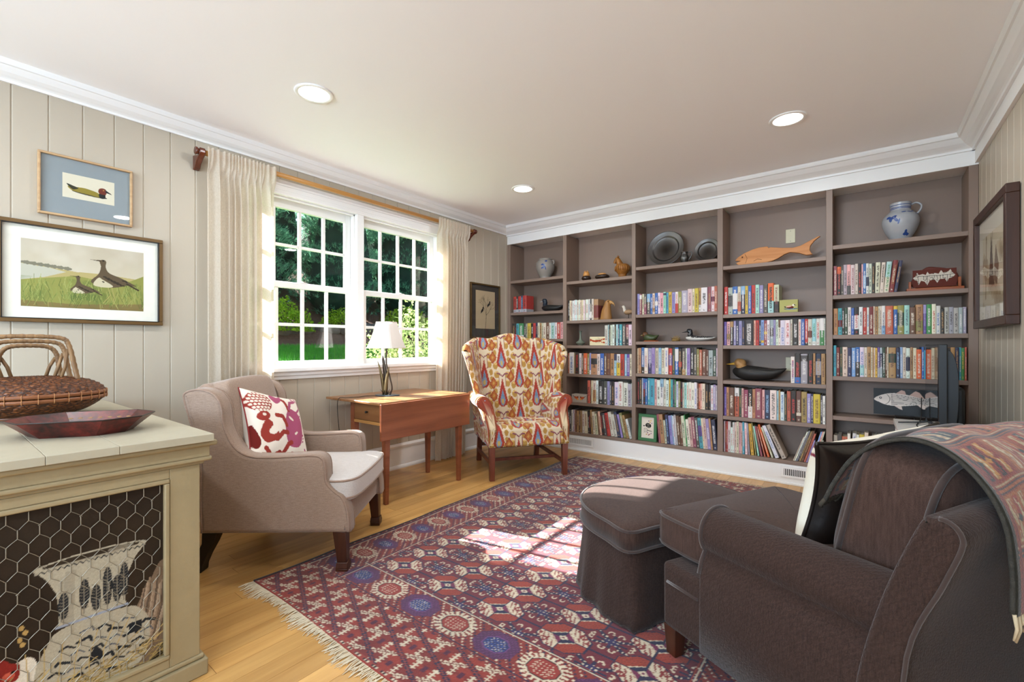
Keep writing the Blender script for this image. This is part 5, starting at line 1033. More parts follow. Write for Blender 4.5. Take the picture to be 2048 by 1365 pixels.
def M_shade():
    b = NB('lamp_shade_cloth'); d = b.n('ShaderNodeBsdfDiffuse'); t = b.n('ShaderNodeBsdfTranslucent'); m = b.n('ShaderNodeMixShader'); m.inputs[0].default_value = .3; c = (*hx('ece8e4'), 1); d.inputs[0].default_value = c; t.inputs[0].default_value = c
    b.l(d.outputs[0], m.inputs[1]); b.l(t.outputs[0], m.inputs[2]); return b.out(m.outputs[0])
def sq(r, cut, z): return [(r, -r+cut, z), (r, r-cut, z), (r-cut, r, z), (-r+cut, r, z), (-r, r-cut, z), (-r, -r+cut, z), (-r+cut, -r, z), (r-cut, -r, z)]
Rs = [np.array(sq(np.interp(q, [0, .25, .6, 1], [.112, .095, .075, .060]), np.interp(q, [0, 1], [.012, .008]), .368+.2*q)) for q in np.linspace(0, 1, 9)]
shd = MB().rings(Rs, False, False).build('shade', M_shade(), lp, 'auto')
for k in (0, 8): MB().tube(Rs[k], .0028, 6, True).build('shade_trim', M('shade_trim', 'd8ccc2', .8), shd, True)
for s in range(4):
    MB().tube([np.mean(r[[(2*s+1), (2*s+2) % 8]], 0) for r in Rs], .002, 5).build('shade_seam', M('shade_trim'), shd, True)
cordm = M('black_cord', '15130f', .5)
tag(MB().tube(catmull([(.30, 2.12, .7035), (.27, 2.06, .7035), (.28, 1.99, .7035), (.26, 1.9, .7035), (.235, 1.855, .7), (.23, 1.848, .62), (.235, 1.86, .45), (.2, 1.9, .2), (.1, 1.95, .06), (.06, 2.0, .04)], 5), .0025, 6).build('lamp_cord', cordm, None, True), 'thin black lamp cord trailing off the drop-leaf table', 'cord')
# ================================================================== IKAT WING CHAIR
def ikat(u, v):
    u = np.asarray(u, float)/1.2; v = np.asarray(v, float)/1.2
    k = np.floor(u*420).astype(int); nz = (np.sin(k*12.9898)*43758.5453) % 1.0; v = v+(nz-.5)*.0075
    out = np.empty(u.shape+(3,)); out[:] = hx('cdbb9f'); cu, cv_ = .137, .292
    i = np.floor(u/cu+.5); x = u-i*cu; vv = (v-cv_/2*(i % 2)) % cv_; ax = np.abs(x)
    def put(m, c): out[m] = hx(c)
    # mustard pods
    for px, py, rx, ry in ((.042, .265, .021, .027), (.042, .2, .018, .027), (.052, .14, .014, .024), (.05, .04, .018, .028), (.054, .092, .012, .019)): put(((ax-px)/rx)**2+((vv-py)/ry)**2 < 1, 'a8803f'); 
    for px, py, rx, ry in ((.042, .282, .015, .007), (.04, .222, .012, .006), (.048, .056, .013, .006)): put(((ax-px)/rx)**2+((vv-py)/ry)**2 < 1, 'cfa96a')
    # maroon stems
    put((np.abs(vv-(.252+ax*1.15-ax*ax*14)) < .006) & (ax < .045), '7c4450'); put((np.abs(ax-.026) < .0028) & (vv > .17) & (vv < .25), '8c5a52')
    # diamonds between the drop columns
    j = np.floor(u/cu); y0 = u-(j+.5)*cu; v2 = (v-cv_/2*(j % 2)-.05) % cv_
    for c0 in (.055, .15): 
        q = np.abs(y0)/.031+np.abs(v2-c0)/.05; put(q < 1, '8f3f2b'); put(q < .74, 'a5622f'); put(q < .3, 'b98a4a')
    # drops
    t = (vv-.022)/.222; w = np.where(t < .22, .039*np.sqrt(np.clip(1-((t-.22)/.22)**2, 0, 1)), .039*np.clip(1-(t-.22)/.78, 0, 1)**1.05); w = np.where((t < 0) | (t > 1), 0, w)
    put((ax < w), '98382b'); wi = np.clip(w-.019, 0, 1); put((ax < wi) & (t < .6), '76889d'); put((ax < wi*.45) & (t < .26) & (t > .1), 'b59a58'); put((ax < wi*.5) & (t > .34) & (t < .5), '5d7a94')
    return out
ik = thing('ikat_wing_chair', 'wing chair in red and cream ikat fabric with nailhead trim', 'armchair', (.850, 3.225, 0), math.radians(-127.1))
ikm = M_paint('ikat_fabric', .85, .25, 420, .2, .15); mah = M_wood('mahogany_leg', '4e2417', '7d4330', axis=2, rough=.3, scale=10, spec=.5)
def lerp(a, b, t): return a+(b-a)*t
def fab_grid(name, X, Y, Z, U, Vv, thick=0, parent=None):
    """grid arrays (rows, cols) with fabric coordinates; thickness goes away from the seen side"""
    ny, nx = X.shape; return grid_mesh(name, np.stack([X.ravel(), Y.ravel(), Z.ravel()], 1), nx, ny, ikat(U.ravel(), Vv.ravel()), ikm, parent or ik, True, thick)
# inner back: front face towards +y
nx, ny = 110, 170; a = np.linspace(-1, 1, nx); b = np.linspace(0, 1, ny); A, B = np.meshgrid(a, b)
ztop = 1.163+.042*np.exp(-(A/.42)**2)-.012*np.exp(-((np.abs(A)-.62)/.16)**2); halfw = lerp(.274, .318, np.clip(B*1.25, 0, 1)**.8)
Zb = .41+B*(ztop-.41); Xb = A*halfw; rnd = np.clip((B-.955)/.045, 0, 1); sid = np.clip((np.abs(A)-.94)/.06, 0, 1)
Yb = -.175-.135*B+.022*(1-A**2)*np.sin(math.pi*np.clip(B, 0, 1))-.03*rnd**2-.02*sid**2
fab_grid('back', Xb[:, ::-1], Yb, Zb, Xb[:, ::-1]+.07, Zb+.028, .085)
for s in (-1, 1):
    # wing: swept forward from the back edge, flaring outwards
    na, nb = 64, 110; a = np.linspace(0, 1, na); b = np.linspace(0, 1, nb); A, B = np.meshgrid(a, b)
    yf = np.interp(B, [0, .2, .45, .75, .92, 1], [.05, .0, -.045, -.035, -.045, -.075]); yr = -.20-.11*B
    th = .056; na2 = na+14+na; kk = np.arange(na2)
    def wing_pt(Aq, Bq):
        yr_ = -.20-.11*Bq; yf_ = np.interp(Bq, [0, .2, .45, .75, .92, 1], [.05, .0, -.045, -.035, -.045, -.075]); y_ = lerp(yr_, yf_, Aq); tz = np.interp(Aq, [0, .35, .75, .92, 1], [1.145, 1.12, 1.092, 1.075, 1.035])
        x_ = np.interp(Bq, [0, 1], [.262, .315])+np.interp(Bq, [0, .5, 1], [.065, .085, .125])*Aq**1.2+.014*np.sin(math.pi*Aq); return x_, y_, .585+Bq*(tz-.585)
    Xw = np.empty((nb, na2)); Yw = np.empty_like(Xw); Zw = np.empty_like(Xw); Uw = np.empty_like(Xw)
    xi, yi, zi = wing_pt(A, B); Xw[:, :na], Yw[:, :na], Zw[:, :na] = xi, yi, zi
    tx, ty = xi[:, -1]-xi[:, -4], yi[:, -1]-yi[:, -4]; ln = np.hypot(tx, ty); tx, ty = tx/ln, ty/ln; nxx, nyy = ty, -tx      # outward normal in plan
    for q in range(14):
        an = (q+1)/15*math.pi; c_, s_ = math.cos(an), math.sin(an); Xw[:, na+q] = xi[:, -1]+nxx*th/2*(1-c_)+tx*th/2*s_; Yw[:, na+q] = yi[:, -1]+nyy*th/2*(1-c_)+ty*th/2*s_; Zw[:, na+q] = zi[:, -1]
    Xw[:, na+14:] = xi[:, ::-1]+nxx[:, None]*th; Yw[:, na+14:] = yi[:, ::-1]+nyy[:, None]*th; Zw[:, na+14:] = zi[:, ::-1]
    Uw = np.c_[np.zeros(nb), np.cumsum(np.hypot(np.diff(Xw, axis=1), np.diff(Yw, axis=1)), 1)]; Xw *= s
    o = (slice(None), slice(None, None, s)); fab_grid('wing', Xw[o], Yw[o], Zw[o], (Uw-.01)[o], (Zw+.04)[o])
    tp = [(Xw[-1, i], Yw[-1, i], Zw[-1, i]) for i in range(na)]; tq = [(Xw[-1, na2-1-i], Yw[-1, na2-1-i], Zw[-1, na2-1-i]) for i in range(na)]
    G = np.array([[(lerp(np.array(p), np.array(q), f)+np.array((0, 0, .014*math.sin(math.pi*f)))) for p, q in zip(tp, tq)] for f in np.linspace(0, 1, 8)]); fab_grid('wing_top', G[..., 0], G[..., 1], G[..., 2], G[..., 1]+.02, G[..., 0]+.3)
    # rolled arm: section swept along y
    sec = catmull([(.268, .395), (.272, .5), (.283, .585), (.31, .64), (.35, .668), (.392, .662), (.418, .63), (.415, .592), (.39, .57), (.368, .545), (.356, .47), (.348, .38), (.343, .278)], 6); L = np.r_[0, np.cumsum(np.hypot(*np.diff(sec, axis=0).T))]
    fine = np.linspace(0, L[-1], 130); sx = np.interp(fine, L, sec[:, 0]); sz = np.interp(fine, L, sec[:, 1]); yy = np.linspace(0, 1, 100)
    yfr = np.interp(sz, [.278, .42, .5, .56, .68], [.328, .322, .268, .225, .215]); S, T_ = np.meshgrid(np.arange(130), yy); Xa = s*sx[S]; Za = sz[S]; Ya = lerp(-.30, yfr[S], T_)
    back_in = np.clip((.1-T_)*3, 0, 1)*.03; o = (slice(None), slice(None, None, -s)); fab_grid('arm', Xa[o], Ya[o], Za[o], (fine[S]*1.0+.05)[o], (Ya+.4)[o], 0)
    ring = [(s*x, y, z) for x, y, z in zip(sx, yfr, sz)]; ring = ring[::3]
    # front scroll panel of the arm
    cen = np.array([(s*.34, .226, .615)]); ins = inset(np.array([(p[0], p[2]) for p in ring]), .010); P3 = [(p[0], np.interp(p[1], [.278, .42, .5, .56, .68], [.328, .322, .268, .225, .215])+.004, p[1]) for p in ins]
    q3 = inset(np.array([(p[0], p[2]) for p in P3]), .014); P4 = [(p[0], np.interp(p[1], [.278, .42, .5, .56, .68], [.328, .322, .268, .225, .215])+.006, p[1]) for p in q3]
    pan = mesh_obj('arm_front_panel', ring+P3+P4, [(i, (i+1) % len(ring), len(ring)+(i+1) % len(ring), len(ring)+i) for i in range(len(ring))]+[(len(ring)+i, len(ring)+(i+1) % len(ring), 2*len(ring)+(i+1) % len(ring), 2*len(ring)+i) for i in range(len(ring))]+[tuple(range(2*len(ring), 3*len(ring)))], None, ik)
    pan.data.materials.append(ikm); set_col(pan.data, np.array([hx('93402f')]*(2*len(ring))+[hx('93402f') if p[2] > .52 else hx('cdb996') for p in P4]))
    MB().sphere((s*.352, .2215, .622), (.028, .004, .026), 14, 8).build('panel_motif', M('ikat_blue', '7d8fa3', .85), pan, True)
    nb_ = MB(); dd = np.array(P3); Ls = np.r_[0, np.cumsum(np.linalg.norm(np.diff(dd, axis=0), axis=1))]
    for q in np.arange(0, Ls[-1], .0125): nb_.sphere([np.interp(q, Ls, dd[:, k]) for k in range(3)], (.0042, .0035, .0042), 6, 4)
    nb_.build('nailheads', M('brass_nail', '8a6a34', .3, .9), ik, True)['kind'] = 'stuff'
    wn = MB(); We = np.stack([Xw[:, na+9], Yw[:, na+9], Zw[:, na+9]], 1); Ls = np.r_[0, np.cumsum(np.linalg.norm(np.diff(We, axis=0), axis=1))]
    for q in np.arange(.02, Ls[-1], .0125): wn.sphere([np.interp(q, Ls, We[:, k]) for k in range(3)], .004, 6, 4)
    wn.build('nailheads', M('brass_nail'), ik, True)['kind'] = 'stuff'
    MB().frustum((s*.312, .305, 0), (.02, .02), (s*.312, .305, .285), (.024, .024)).build('front_leg', mah, ik, bevel=.002)
    MB().rings([np.array([(s*(.285+q)+dx*.021, y+dy*.021, z) for dx, dy in ((-1, -1), (1, -1), (1, 1), (-1, 1))]) for q, y, z in ((.0, -.375, 0), (.0, -.35, .12), (.0, -.325, .29))]).build('back_leg', mah, ik, bevel=.002)
    MB().box(s*.302-.011, s*.302+.011, -.34, .29, .105, .135).build('side_stretcher', mah, ik, bevel=.002)
MB().box(-.292, .292, .10, .122, .108, .134).build('cross_stretcher', mah, ik, bevel=.002); MB().box(-.27, .27, -.335, -.31, .15, .18).build('back_stretcher', mah, ik, bevel=.002)
# tufted seat rolling over the front rail
nx, ny = 150, 190; a = np.linspace(-1, 1, nx); b = np.linspace(0, 1, ny); A, B = np.meshgrid(a, b); Ltop, Lf = .5, .17; d = B*(Ltop+Lf)
yp = np.interp(d, [0, .44, .47, .49, .51, .53, Ltop+Lf], [-.18, .26, .288, .305, .32, .327, .334]); zp = np.interp(d, [0, .1, .3, .44, .47, .49, .51, .53, Ltop+Lf], [.425, .435, .445, .443, .436, .427, .414, .398, .272])
hw = np.interp(yp, [-.18, .2, .27, .31, .34], [.27, .272, .30, .338, .342]); Xs = A*hw
tuft = np.zeros_like(Xs)
for r_ in range(4):
    for c_ in range(5):
        tx, ty = (c_-2+.5*(r_ % 2))*.115, -.06+.09*r_
        if abs(tx) < .26: tuft -= .026*np.exp(-(((Xs-tx)/.026)**2+((yp-ty)/.024)**2))
zp = zp+tuft*(d < .46)+.006*np.cos(Xs/.0575*math.pi)*np.cos((yp+.06)/.09*math.pi)*np.clip((.46-d)/.1, 0, 1)
fab_grid('seat', Xs[:, ::-1], yp, zp, Xs[:, ::-1]+.07, .292-(d-.42)+.0, .0)
nb_ = MB()
for q in np.arange(-.335, .336, .0125): nb_.sphere((q, .337, .28), .0042, 6, 4)
for s in (-1, 1):
    for q in np.arange(.285, .42, .0125): nb_.sphere((s*.333, .336, q), .0042, 6, 4); nb_.sphere((s*.292, .335, q), .0042, 6, 4)
nb_.build('nailheads', M('brass_nail'), ik, True)['kind'] = 'stuff'
MB().box(-.335, .335, -.31, .326, .266, .29).build('seat_frame', M('dark_webbing', '241a14', .9), ik)
Xo, Zo = np.meshgrid(np.linspace(-.33, .33, 90), np.linspace(.28, 1.0, 100)); Yo = -.33-.07*np.clip((Zo-.3)/.8, 0, 1); fab_grid('outside_back', Xo, Yo, Zo, Xo, Zo, .03)
# ================================================================== BROWN SOFA, OTTOMAN, PILLOW, THROW
brown = M_weave('brown_chenille', '231713', '43312a', 500, .92, .45, 1.0, 2, .12, herring=1); brown_pl = M_weave('brown_chenille_plain_lit', '2b1d18', '4e3a32', 600, .92, .35, .6, 2, .12); brown_pp = M('brown_piping', '33241f', .9, bump=.2, bscale=300, sheen=.3)  # plain copy is paler: window light on the ottoman put into its colour
SF = thing('brown_sofa', 'dark brown rolled-arm sofa in the right foreground', 'sofa', (2.70, 1.59, .009), math.radians(63.6))
MB().box(.004, .876, -.69, -.005, .102, .325).build('seat_base', brown, SF, bevel=.018, seg=4)
MB().tube([(.003, -.03, .262), (.003, -.162, .262)], .005, 8).build('piping', brown_pp, SF, True)
def arm_section():
    c, r = (.088, .472), .079; P = [(.0, .10), (.0, .25), (.002, .35), (.014, .392)]
    P += [(c[0]+r*math.cos(a), c[1]+r*math.sin(a)) for a in np.radians(np.linspace(222, -38, 26))]; P += [(.146, .39), (.148, .3), (.148, .10)]; return np.array(P)
AS = arm_section()
for mir in (0, 1):
    P = AS.copy(); 
    if mir: P[:, 0] = .88-P[:, 0]; P = P[::-1]
    o = slab(P, -.695, -.163, .014, 'y', 4).build('arm', brown, SF, True)
    loop_tube([(x, -.168, z) for x, z in (P[2:-2])], .0065, brown_pp, 'piping', SF, 8, False)
BKP = catmull([(-.70, .10), (-.715, .42), (-.775, .60), (-.802, .68), (-.803, .71), (-.785, .73), (-.758, .73), (-.735, .71), (-.67, .53), (-.62, .32), (-.60, .10)], 5); 
slab(BKP, -.008, .888, .012, 'x', 4).build('back_frame', brown, SF, True)
for xx in (-.002, .882): loop_tube([(xx, y, z) for y, z in BKP[:-22]], .005, brown_pp, 'piping', SF, 8, False)
SC_ = catmull([(.07, .03), (.085, .085), (.13, .1), (.42, .104), (.70, .1), (.755, .085), (.775, .03), (.775, -.10), (.765, -.155), (.74, -.195), (.728, -.3), (.728, -.5), (.718, -.56), (.68, -.585), (.44, -.588), (.2, -.585), (.162, -.56), (.152, -.5), (.152, -.3), (.137, -.195), (.09, -.155), (.07, -.10)], 5, True)
sc_o = slab(SC_, .328, .462, .024, 'z', 5, .022).build('seat_cushion', brown_pl, SF, True)
for z in (.345, .448): loop_tube([(x, y, z) for x, y in inset(SC_, .003)], .006, brown_pp, 'piping', sc_o)
# big back cushion with boxed border
def boxed_cushion(name, W, D, Hh, mat, parent, loc, tilt, p=4.2):
    c = cushion((W, D, Hh), p, 24); V = np.concatenate(c.v); V[:, 1] *= 1+.22*np.clip(1-(V[:, 0]/(W/2))**2, 0, 1)*np.clip(1-(V[:, 2]/(Hh/2))**2, 0, 1)
    R = np.array(Matrix.Rotation(tilt, 3, 'X')); o = mesh_obj(name, V @ R.T+np.array(loc), c.f, mat, parent, True)
    for s in (-1, 1):
        a = np.linspace(0, 2*math.pi, 90, endpoint=False); q = p; ca, sa = np.cos(a), np.sin(a); k = (np.abs(ca)**q+np.abs(sa)**q)**(-1/q); yy = s*D*.33; sh = (1-(abs(yy)/(D/2))**p)**(1/p)*1.004
        P = np.stack([W/2*ca*k*sh, np.full(90, yy), Hh/2*sa*k*sh], 1); loop_tube(P @ R.T+np.array(loc), .008, brown_pp, 'piping', o)
    return o
boxed_cushion('back_cushion', .60, .235, .40, brown_pl, SF, (.445, -.60, .632), math.radians(13), 5.5)
for x, y in ((.04, -.03), (.84, -.03), (.06, -.66), (.82, -.66)): MB().frustum((x, y, 0), (.02, .02), (x, y, .102), (.027, .027)).build('leg', legm, SF, bevel=.002)
# ------------------------------------------------------------------ ottoman (D-shaped, skirted)
OT = thing('brown_ottoman', 'dark brown skirted ottoman in front of the sofa, half in sunlight', 'ottoman', (2.70, 1.59, .009), math.radians(63.6))
D_ = catmull([(-.035, .125), (-.04, .25), (-.03, .40), (.03, .53), (.14, .625), (.28, .665), (.42, .665), (.56, .625), (.67, .53), (.725, .40), (.735, .25), (.73, .125), (.6, .118), (.35, .116), (.1, .118)], 5, True)
cD = D_.mean(0); rings = []
for q, z in ((.03, .412), (.3, .411), (.55, .408), (.75, .403), (.88, .397), (.95, .391), (.985, .384), (1.0, .372), (1.0, .31)): rings.append(np.c_[cD+(D_-cD)*q, np.full(len(D_), z)])
MB().rings(rings, True, True).build('cushion_top', brown_pl, OT, True)
for z in (.381, .306): loop_tube(np.c_[cD+(D_-cD)*1.003, np.full(len(D_), z)], .006, brown_pp, 'piping', OT)
n_ = len(D_); rings = []; ds = np.arange(n_)/n_
pl = np.zeros(n_)
for k0 in (1, 55): pl += np.exp(-((np.arange(n_)-k0)/1.6)**2)
for t_ in np.linspace(0, 1, 14):
    z = .306*(1-t_)+.006*t_; w = .965+.075*t_**1.2; wob = .010*t_*np.sin(ds*2*math.pi*17)+.006*t_*np.sin(ds*2*math.pi*7+1)-.05*pl*t_; rings.append(np.c_[cD+(D_-cD)*w+(D_-cD)/np.linalg.norm(D_-cD, axis=1)[:, None]*wob[:, None]+np.array((0, -.018*0)), np.full(n_, z)])
for r in rings: r[:, 1] = np.maximum(r[:, 1], .108)
MB().rings(rings, True, True).build('skirt', brown, OT, True)
# ------------------------------------------------------------------ leather throw pillow
leather = M('black_leather', '1a1310', .36, spec=.5, bump=.7, bscale=13, var=.25); 
def motif(c):
    for k in range(26):
        x, y = (k*.618 % 1)*c.w, (k*.377 % 1)*c.h; c.ell(x, y, .022, .028, '7a3040', k); c.ell(x, y, .011, .015, 'd9d2c2', k)
cvm = Cv(.44, .4, .004, 'd9d2c2'); motif(cvm)
LPW = thing('leather_pillow', 'black leather throw pillow with cream and maroon reverse', 'pillow', (0, 0, 0)); Mx = Matrix.Translation((2.70, 1.59, 0)) @ Matrix.Rotation(math.radians(63.6), 4, 'Z') @ Matrix.Translation((.52, -.392, .628)) @ Matrix.Rotation(math.radians(12), 4, 'X') @ Matrix.Rotation(math.radians(-3), 4, 'Y') @ Matrix.Rotation(math.radians(-4), 4, 'Z')
LPW.matrix_world = Mx
_, _, ed = pillow('pillow_front', LPW, .60, .38, .18, cvm, M_paint('linen_print', .9, .2, 400), 100, .13, leather)
MB().tube(ed, .006, 8, True).build('piping', leather, LPW, True)
# ------------------------------------------------------------------ kilim throw over the sofa back
def kilim_cv():
    c = Cv(.75, .95, .004, '9c4423'); r = random.Random(9)
    for j in range(6):
        y0 = .03+j*.155; c.rect(0, .75, y0-.022, y0-.004, '2b3440'); c.rect(0, .75, y0-.016, y0-.011, 'b5602c'); c.rect(0, .75, y0+.0, y0+.004, 'c9b28a')
        for i in range(5):
            x0 = .02+i*.15; bg = ('a8492a', '26343b', '8f2f22', 'b5642e')[(i+j*3) % 4]; c.rect(x0, x0+.135, y0+.008, y0+.128, bg); fg = ('d6c49c', 'cbb48a', '2b2a2c')[(i+j) % 3]; f2 = ('2c3a44', 'a8392a', 'c98b3a')[(i*2+j) % 3]
            for k in range(4):
                xx = x0+.014+k*.03; c.poly([(xx, y0+.014), (xx+.018, y0+.014), (xx+.026, y0+.06), (xx+.012, y0+.1), (xx+.02, y0+.122), (xx+.002, y0+.122), (xx-.006, y0+.08), (xx+.008, y0+.05)], fg if k % 2 == 0 else f2)
                c.line([(xx+.008, y0+.022), (xx+.014, y0+.07), (xx+.008, y0+.115)], .004, 'a8392a' if k % 2 == 0 else 'd6c49c')
            for q in range(3): c.poly([(x0+.03+.04*q, y0+.066), (x0+.042+.04*q, y0+.078), (x0+.054+.04*q, y0+.066), (x0+.042+.04*q, y0+.054)], ('26343b', 'c98b3a', '8f2f22')[(q+i) % 3])
    c.rect(0, .014, 0, .95, '2d2c22'); c.rect(.018, .03, 0, .95, '8f2f22'); c.rect(.73, .75, 0, .95, '3a3a22'); c.grain(.3, 4); c.a *= .62; return c
KC = kilim_cv()
KT = thing('kilim_throw', 'orange and navy woven kilim throw over the sofa back', 'throw', (2.70, 1.59, 0), math.radians(63.6))
pth = catmull([(-.455, .655), (-.485, .712), (-.53, .785), (-.585, .832), (-.66, .852), (-.73, .838), (-.785, .795), (-.818, .73), (-.832, .64), (-.835, .565)], 8); Lp = np.r_[0, np.cumsum(np.hypot(*np.diff(pth, axis=0).T))]
nu, nv = 190, 230; U, Vv = np.meshgrid(np.linspace(0, 1, nu), np.linspace(0, 1, nv)); dl = Vv*Lp[-1]
Yk = np.interp(dl, Lp, pth[:, 0]); Zk = np.interp(dl, Lp, pth[:, 1]); wav = .006*np.sin(U*21+Vv*5)+.004*np.sin(Vv*17+U*6)
x_lo = np.interp(Vv, [0, .12, .3, .55, .8, 1], [.17, .165, .16, .15, .13, .10]); Xk = lerp(x_lo, .862, U); Zk = Zk+wav*np.clip(1-Vv*.4, 0, 1)+.012*np.sin(U*3+.5)*np.exp(-((Vv-.45)/.3)**2); Yk = Yk-.008*np.sin(U*15+1)*np.clip((Vv-.65)*3, 0, 1)
kg = grid_mesh('woven_cloth', np.stack([Xk.ravel(), Yk.ravel(), Zk.ravel()], 1), nu, nv, KC.sample((U*.735).ravel(), (.95-Vv*.92).ravel()), M_paint('kilim_wool', .95, .5, 260, .1, .3, var=.25), KT, True, .007)
fr_ = MB(); rf = random.Random(5)
for k in range(62):
    u = k/61; j = -1; x0 = np.interp(u, np.linspace(0, 1, nu), Xk[-1]); y0 = np.interp(u, np.linspace(0, 1, nu), Yk[-1]); z0 = np.interp(u, np.linspace(0, 1, nu), Zk[-1]); L = rf.uniform(.035, .06); dx = rf.uniform(-.012, .012)
    fr_.tube([(x0, y0-.003, z0+.004), (x0+dx*.5, y0-.006, z0-L*.5), (x0+dx, y0-.004+rf.uniform(-.006, .006), z0-L)], [.004, .0035, .0022], 5)
fr_.build('tassel_fringe', M('tassel_cream', 'b9a88a', .9, var=.3, vscale=60), KT, True)['kind'] = 'stuff'
fr_ = MB()
for k in range(46):
    u = k/45; x0 = np.interp(u, np.linspace(0, 1, nu), Xk[0]); L = rf.uniform(.012, .026); y0, z0 = Yk[0][int(u*(nu-1))], Zk[0][int(u*(nu-1))]; fr_.tube([(x0, y0, z0+.004), (x0+rf.uniform(-.008, .008), y0+.01, z0-L*.6), (x0+rf.uniform(-.01, .01), y0+.012, z0-L)], [.006, .006, .003], 5)
fr_.build('front_fringe', M('fringe_dark', '3b352c', .95, var=.5, vscale=50), KT, True)['kind'] = 'stuff'
sel = MB().tube(np.stack([Xk[:, 0], Yk[:, 0], Zk[:, 0]], 1)[::3], .0045, 7).build('selvage', M('dark_selvage', '33302a', .95, bump=.8, bscale=200, var=.7, vscale=70), KT, True)

# ================================================================== TELEVISION CORNER
wl_ = M('white_laminate', 'd5d2cc', .35, spec=.4); tvb = M('tv_black', '17181a', .4, spec=.4)
ts = thing('tv_stand', 'low white console against the right wall under the television', 'console', (0, 0, 0)); ts.location = (3.64, 3.3, 0)
MB().box(-.21, .2, -.75, .80, .555, .584).build('top', wl_, ts, bevel=.003)
for y_ in (-.74, .03, .765): MB().box(-.2, .195, y_, y_+.024, .0, .555).build('side_panel', wl_, ts, bevel=.001, seg=1)
MB().box(-.2, .195, -.716, .765, .06, .08).build('bottom_shelf', wl_, ts); MB().box(.18, .195, -.716, .765, .08, .555).build('back_panel', wl_, ts)
tv = thing('television', 'black flat television seen edge-on beside the bookcase', 'television', (3.585, 3.535, 0), math.radians(-1.8))
MB().box(-.012, .022, -.485, .485, .612, 1.095).build('housing', tvb, tv, bevel=.004, seg=2)
P = catmull([(.022, .64), (.05, .68), (.062, .78), (.062, .95), (.045, 1.04), (.022, 1.075)], 5); MB().prism([(x, z) for x, z in P], -.455, .455, 'y').build('rear_shell', tvb, tv, bevel=.01, seg=3)
MB().box(.062, .1, -.3, .3, .635, .87).build('rear_hump', tvb, tv, bevel=.014, seg=3)
MB().box(-.0132, -.0122, -.475, .475, .628, 1.087).build('screen', M('tv_screen_glass', '050506', .04, spec=.9), tv)
for y_ in (-.36, .36): 
    MB().prism([(-.02, .612), (.03, .612), (.045, .66), (.06, .7), (.04, .7), (.0, .66)], y_-.01, y_+.01, 'y').build('foot_bracket', tvb, tv)
    MB().tube([(-.15, y_-.02, .5895), (-.05, y_, .597), (.005, y_, .61), (.07, y_, .597), (.14, y_+.02, .5895)], [.005, .008, .01, .008, .005], 8, squash=.7).build('foot', tvb, tv, True)
tag(MB().tube(catmull([(3.66, 3.62, .72), (3.70, 3.60, .64), (3.74, 3.56, .592), (3.80, 3.6, .588), (3.815, 3.7, .588)], 5), .0035, 6).build('power_cord', cordm, None, True), 'black cord curling behind the television', 'cord')
tag(MB().tube(catmull([(3.566, 3.97, .75), (3.563, 3.975, .62), (3.55, 3.93, .592), (3.53, 3.8, .588), (3.55, 3.62, .588)], 5), .0028, 6).build('cable', cordm, None, True), 'thin black cable hanging at the far edge of the television', 'cord')
bx = thing('black_box', 'flat black media box behind the television', 'box', (3.76, 3.27, .5845), math.radians(6))
MB().prism([(-.075, 0), (.075, 0), (.075, .075), (.0, .082), (-.075, .05)], -.14, .16, 'y').build('case', tvb, bx, bevel=.003); MB().box(-.077, -.0755, -.13, .15, .012, .016).build('front_slot', M('slot_grey', '3a3c40', .4), bx)
# ------------------------------------------------------------------ picture on the right wall
prw = thing('hunting_picture', 'deep brown framed picture on the right wall beside the bookcase', 'picture', (RX, 3.543, 1.19)); wal = M_wood('walnut_frame', '2b1710', '4a2c1e', axis=2, rough=.4, scale=10)
m = MB(); 
for y0, y1, z0, z1 in ((-.403, .403, 0, .045), (-.403, .403, .625, .67), (-.403, -.358, .045, .625), (.358, .403, .045, .625)): m.box(-.052, -.004, y0, y1, z0, z1)
m.build('frame', wal, prw, bevel=.003)
def hunt(c):
    for k in range(60): c.ell((k*.618 % 1)*c.w, (k*.377 % 1)*c.h*.75, .05, .03, ('8a7050', 'a58a66', '77603f', 'b49a78')[k % 4], k, .35)
    c.poly([(.16, .12), (.22, .4), (.27, .2), (.3, .1)], '5a4634'); c.poly([(.27, .14), (.33, .32), (.4, .2), (.36, .1)], '7a6450'); c.line([(.08, .05), (.1, .4)], .02, '8f7a5c'); c.line([(.24, .1), (.25, .42)], .006, '3d3024')
cvh = Cv(.52, .40, .006, 'c9bba2'); hunt(cvh); MB().box(-.03, -.02, -.357, .357, .046, .624).build('mat', M('picture_mat', 'cfc6b6', .9), prw); print_obj('print', cvh, (-.0306, .26, .12), (0, -1, 0), (0, 0, 1), M_paint('matte_print', .7), prw)
mesh_obj('glass', [(-.04, -.358, .045), (-.04, .358, .045), (-.04, .358, .625), (-.04, -.358, .625)], [(3, 2, 1, 0)], M_glass('picture_glass', 1.0), prw)
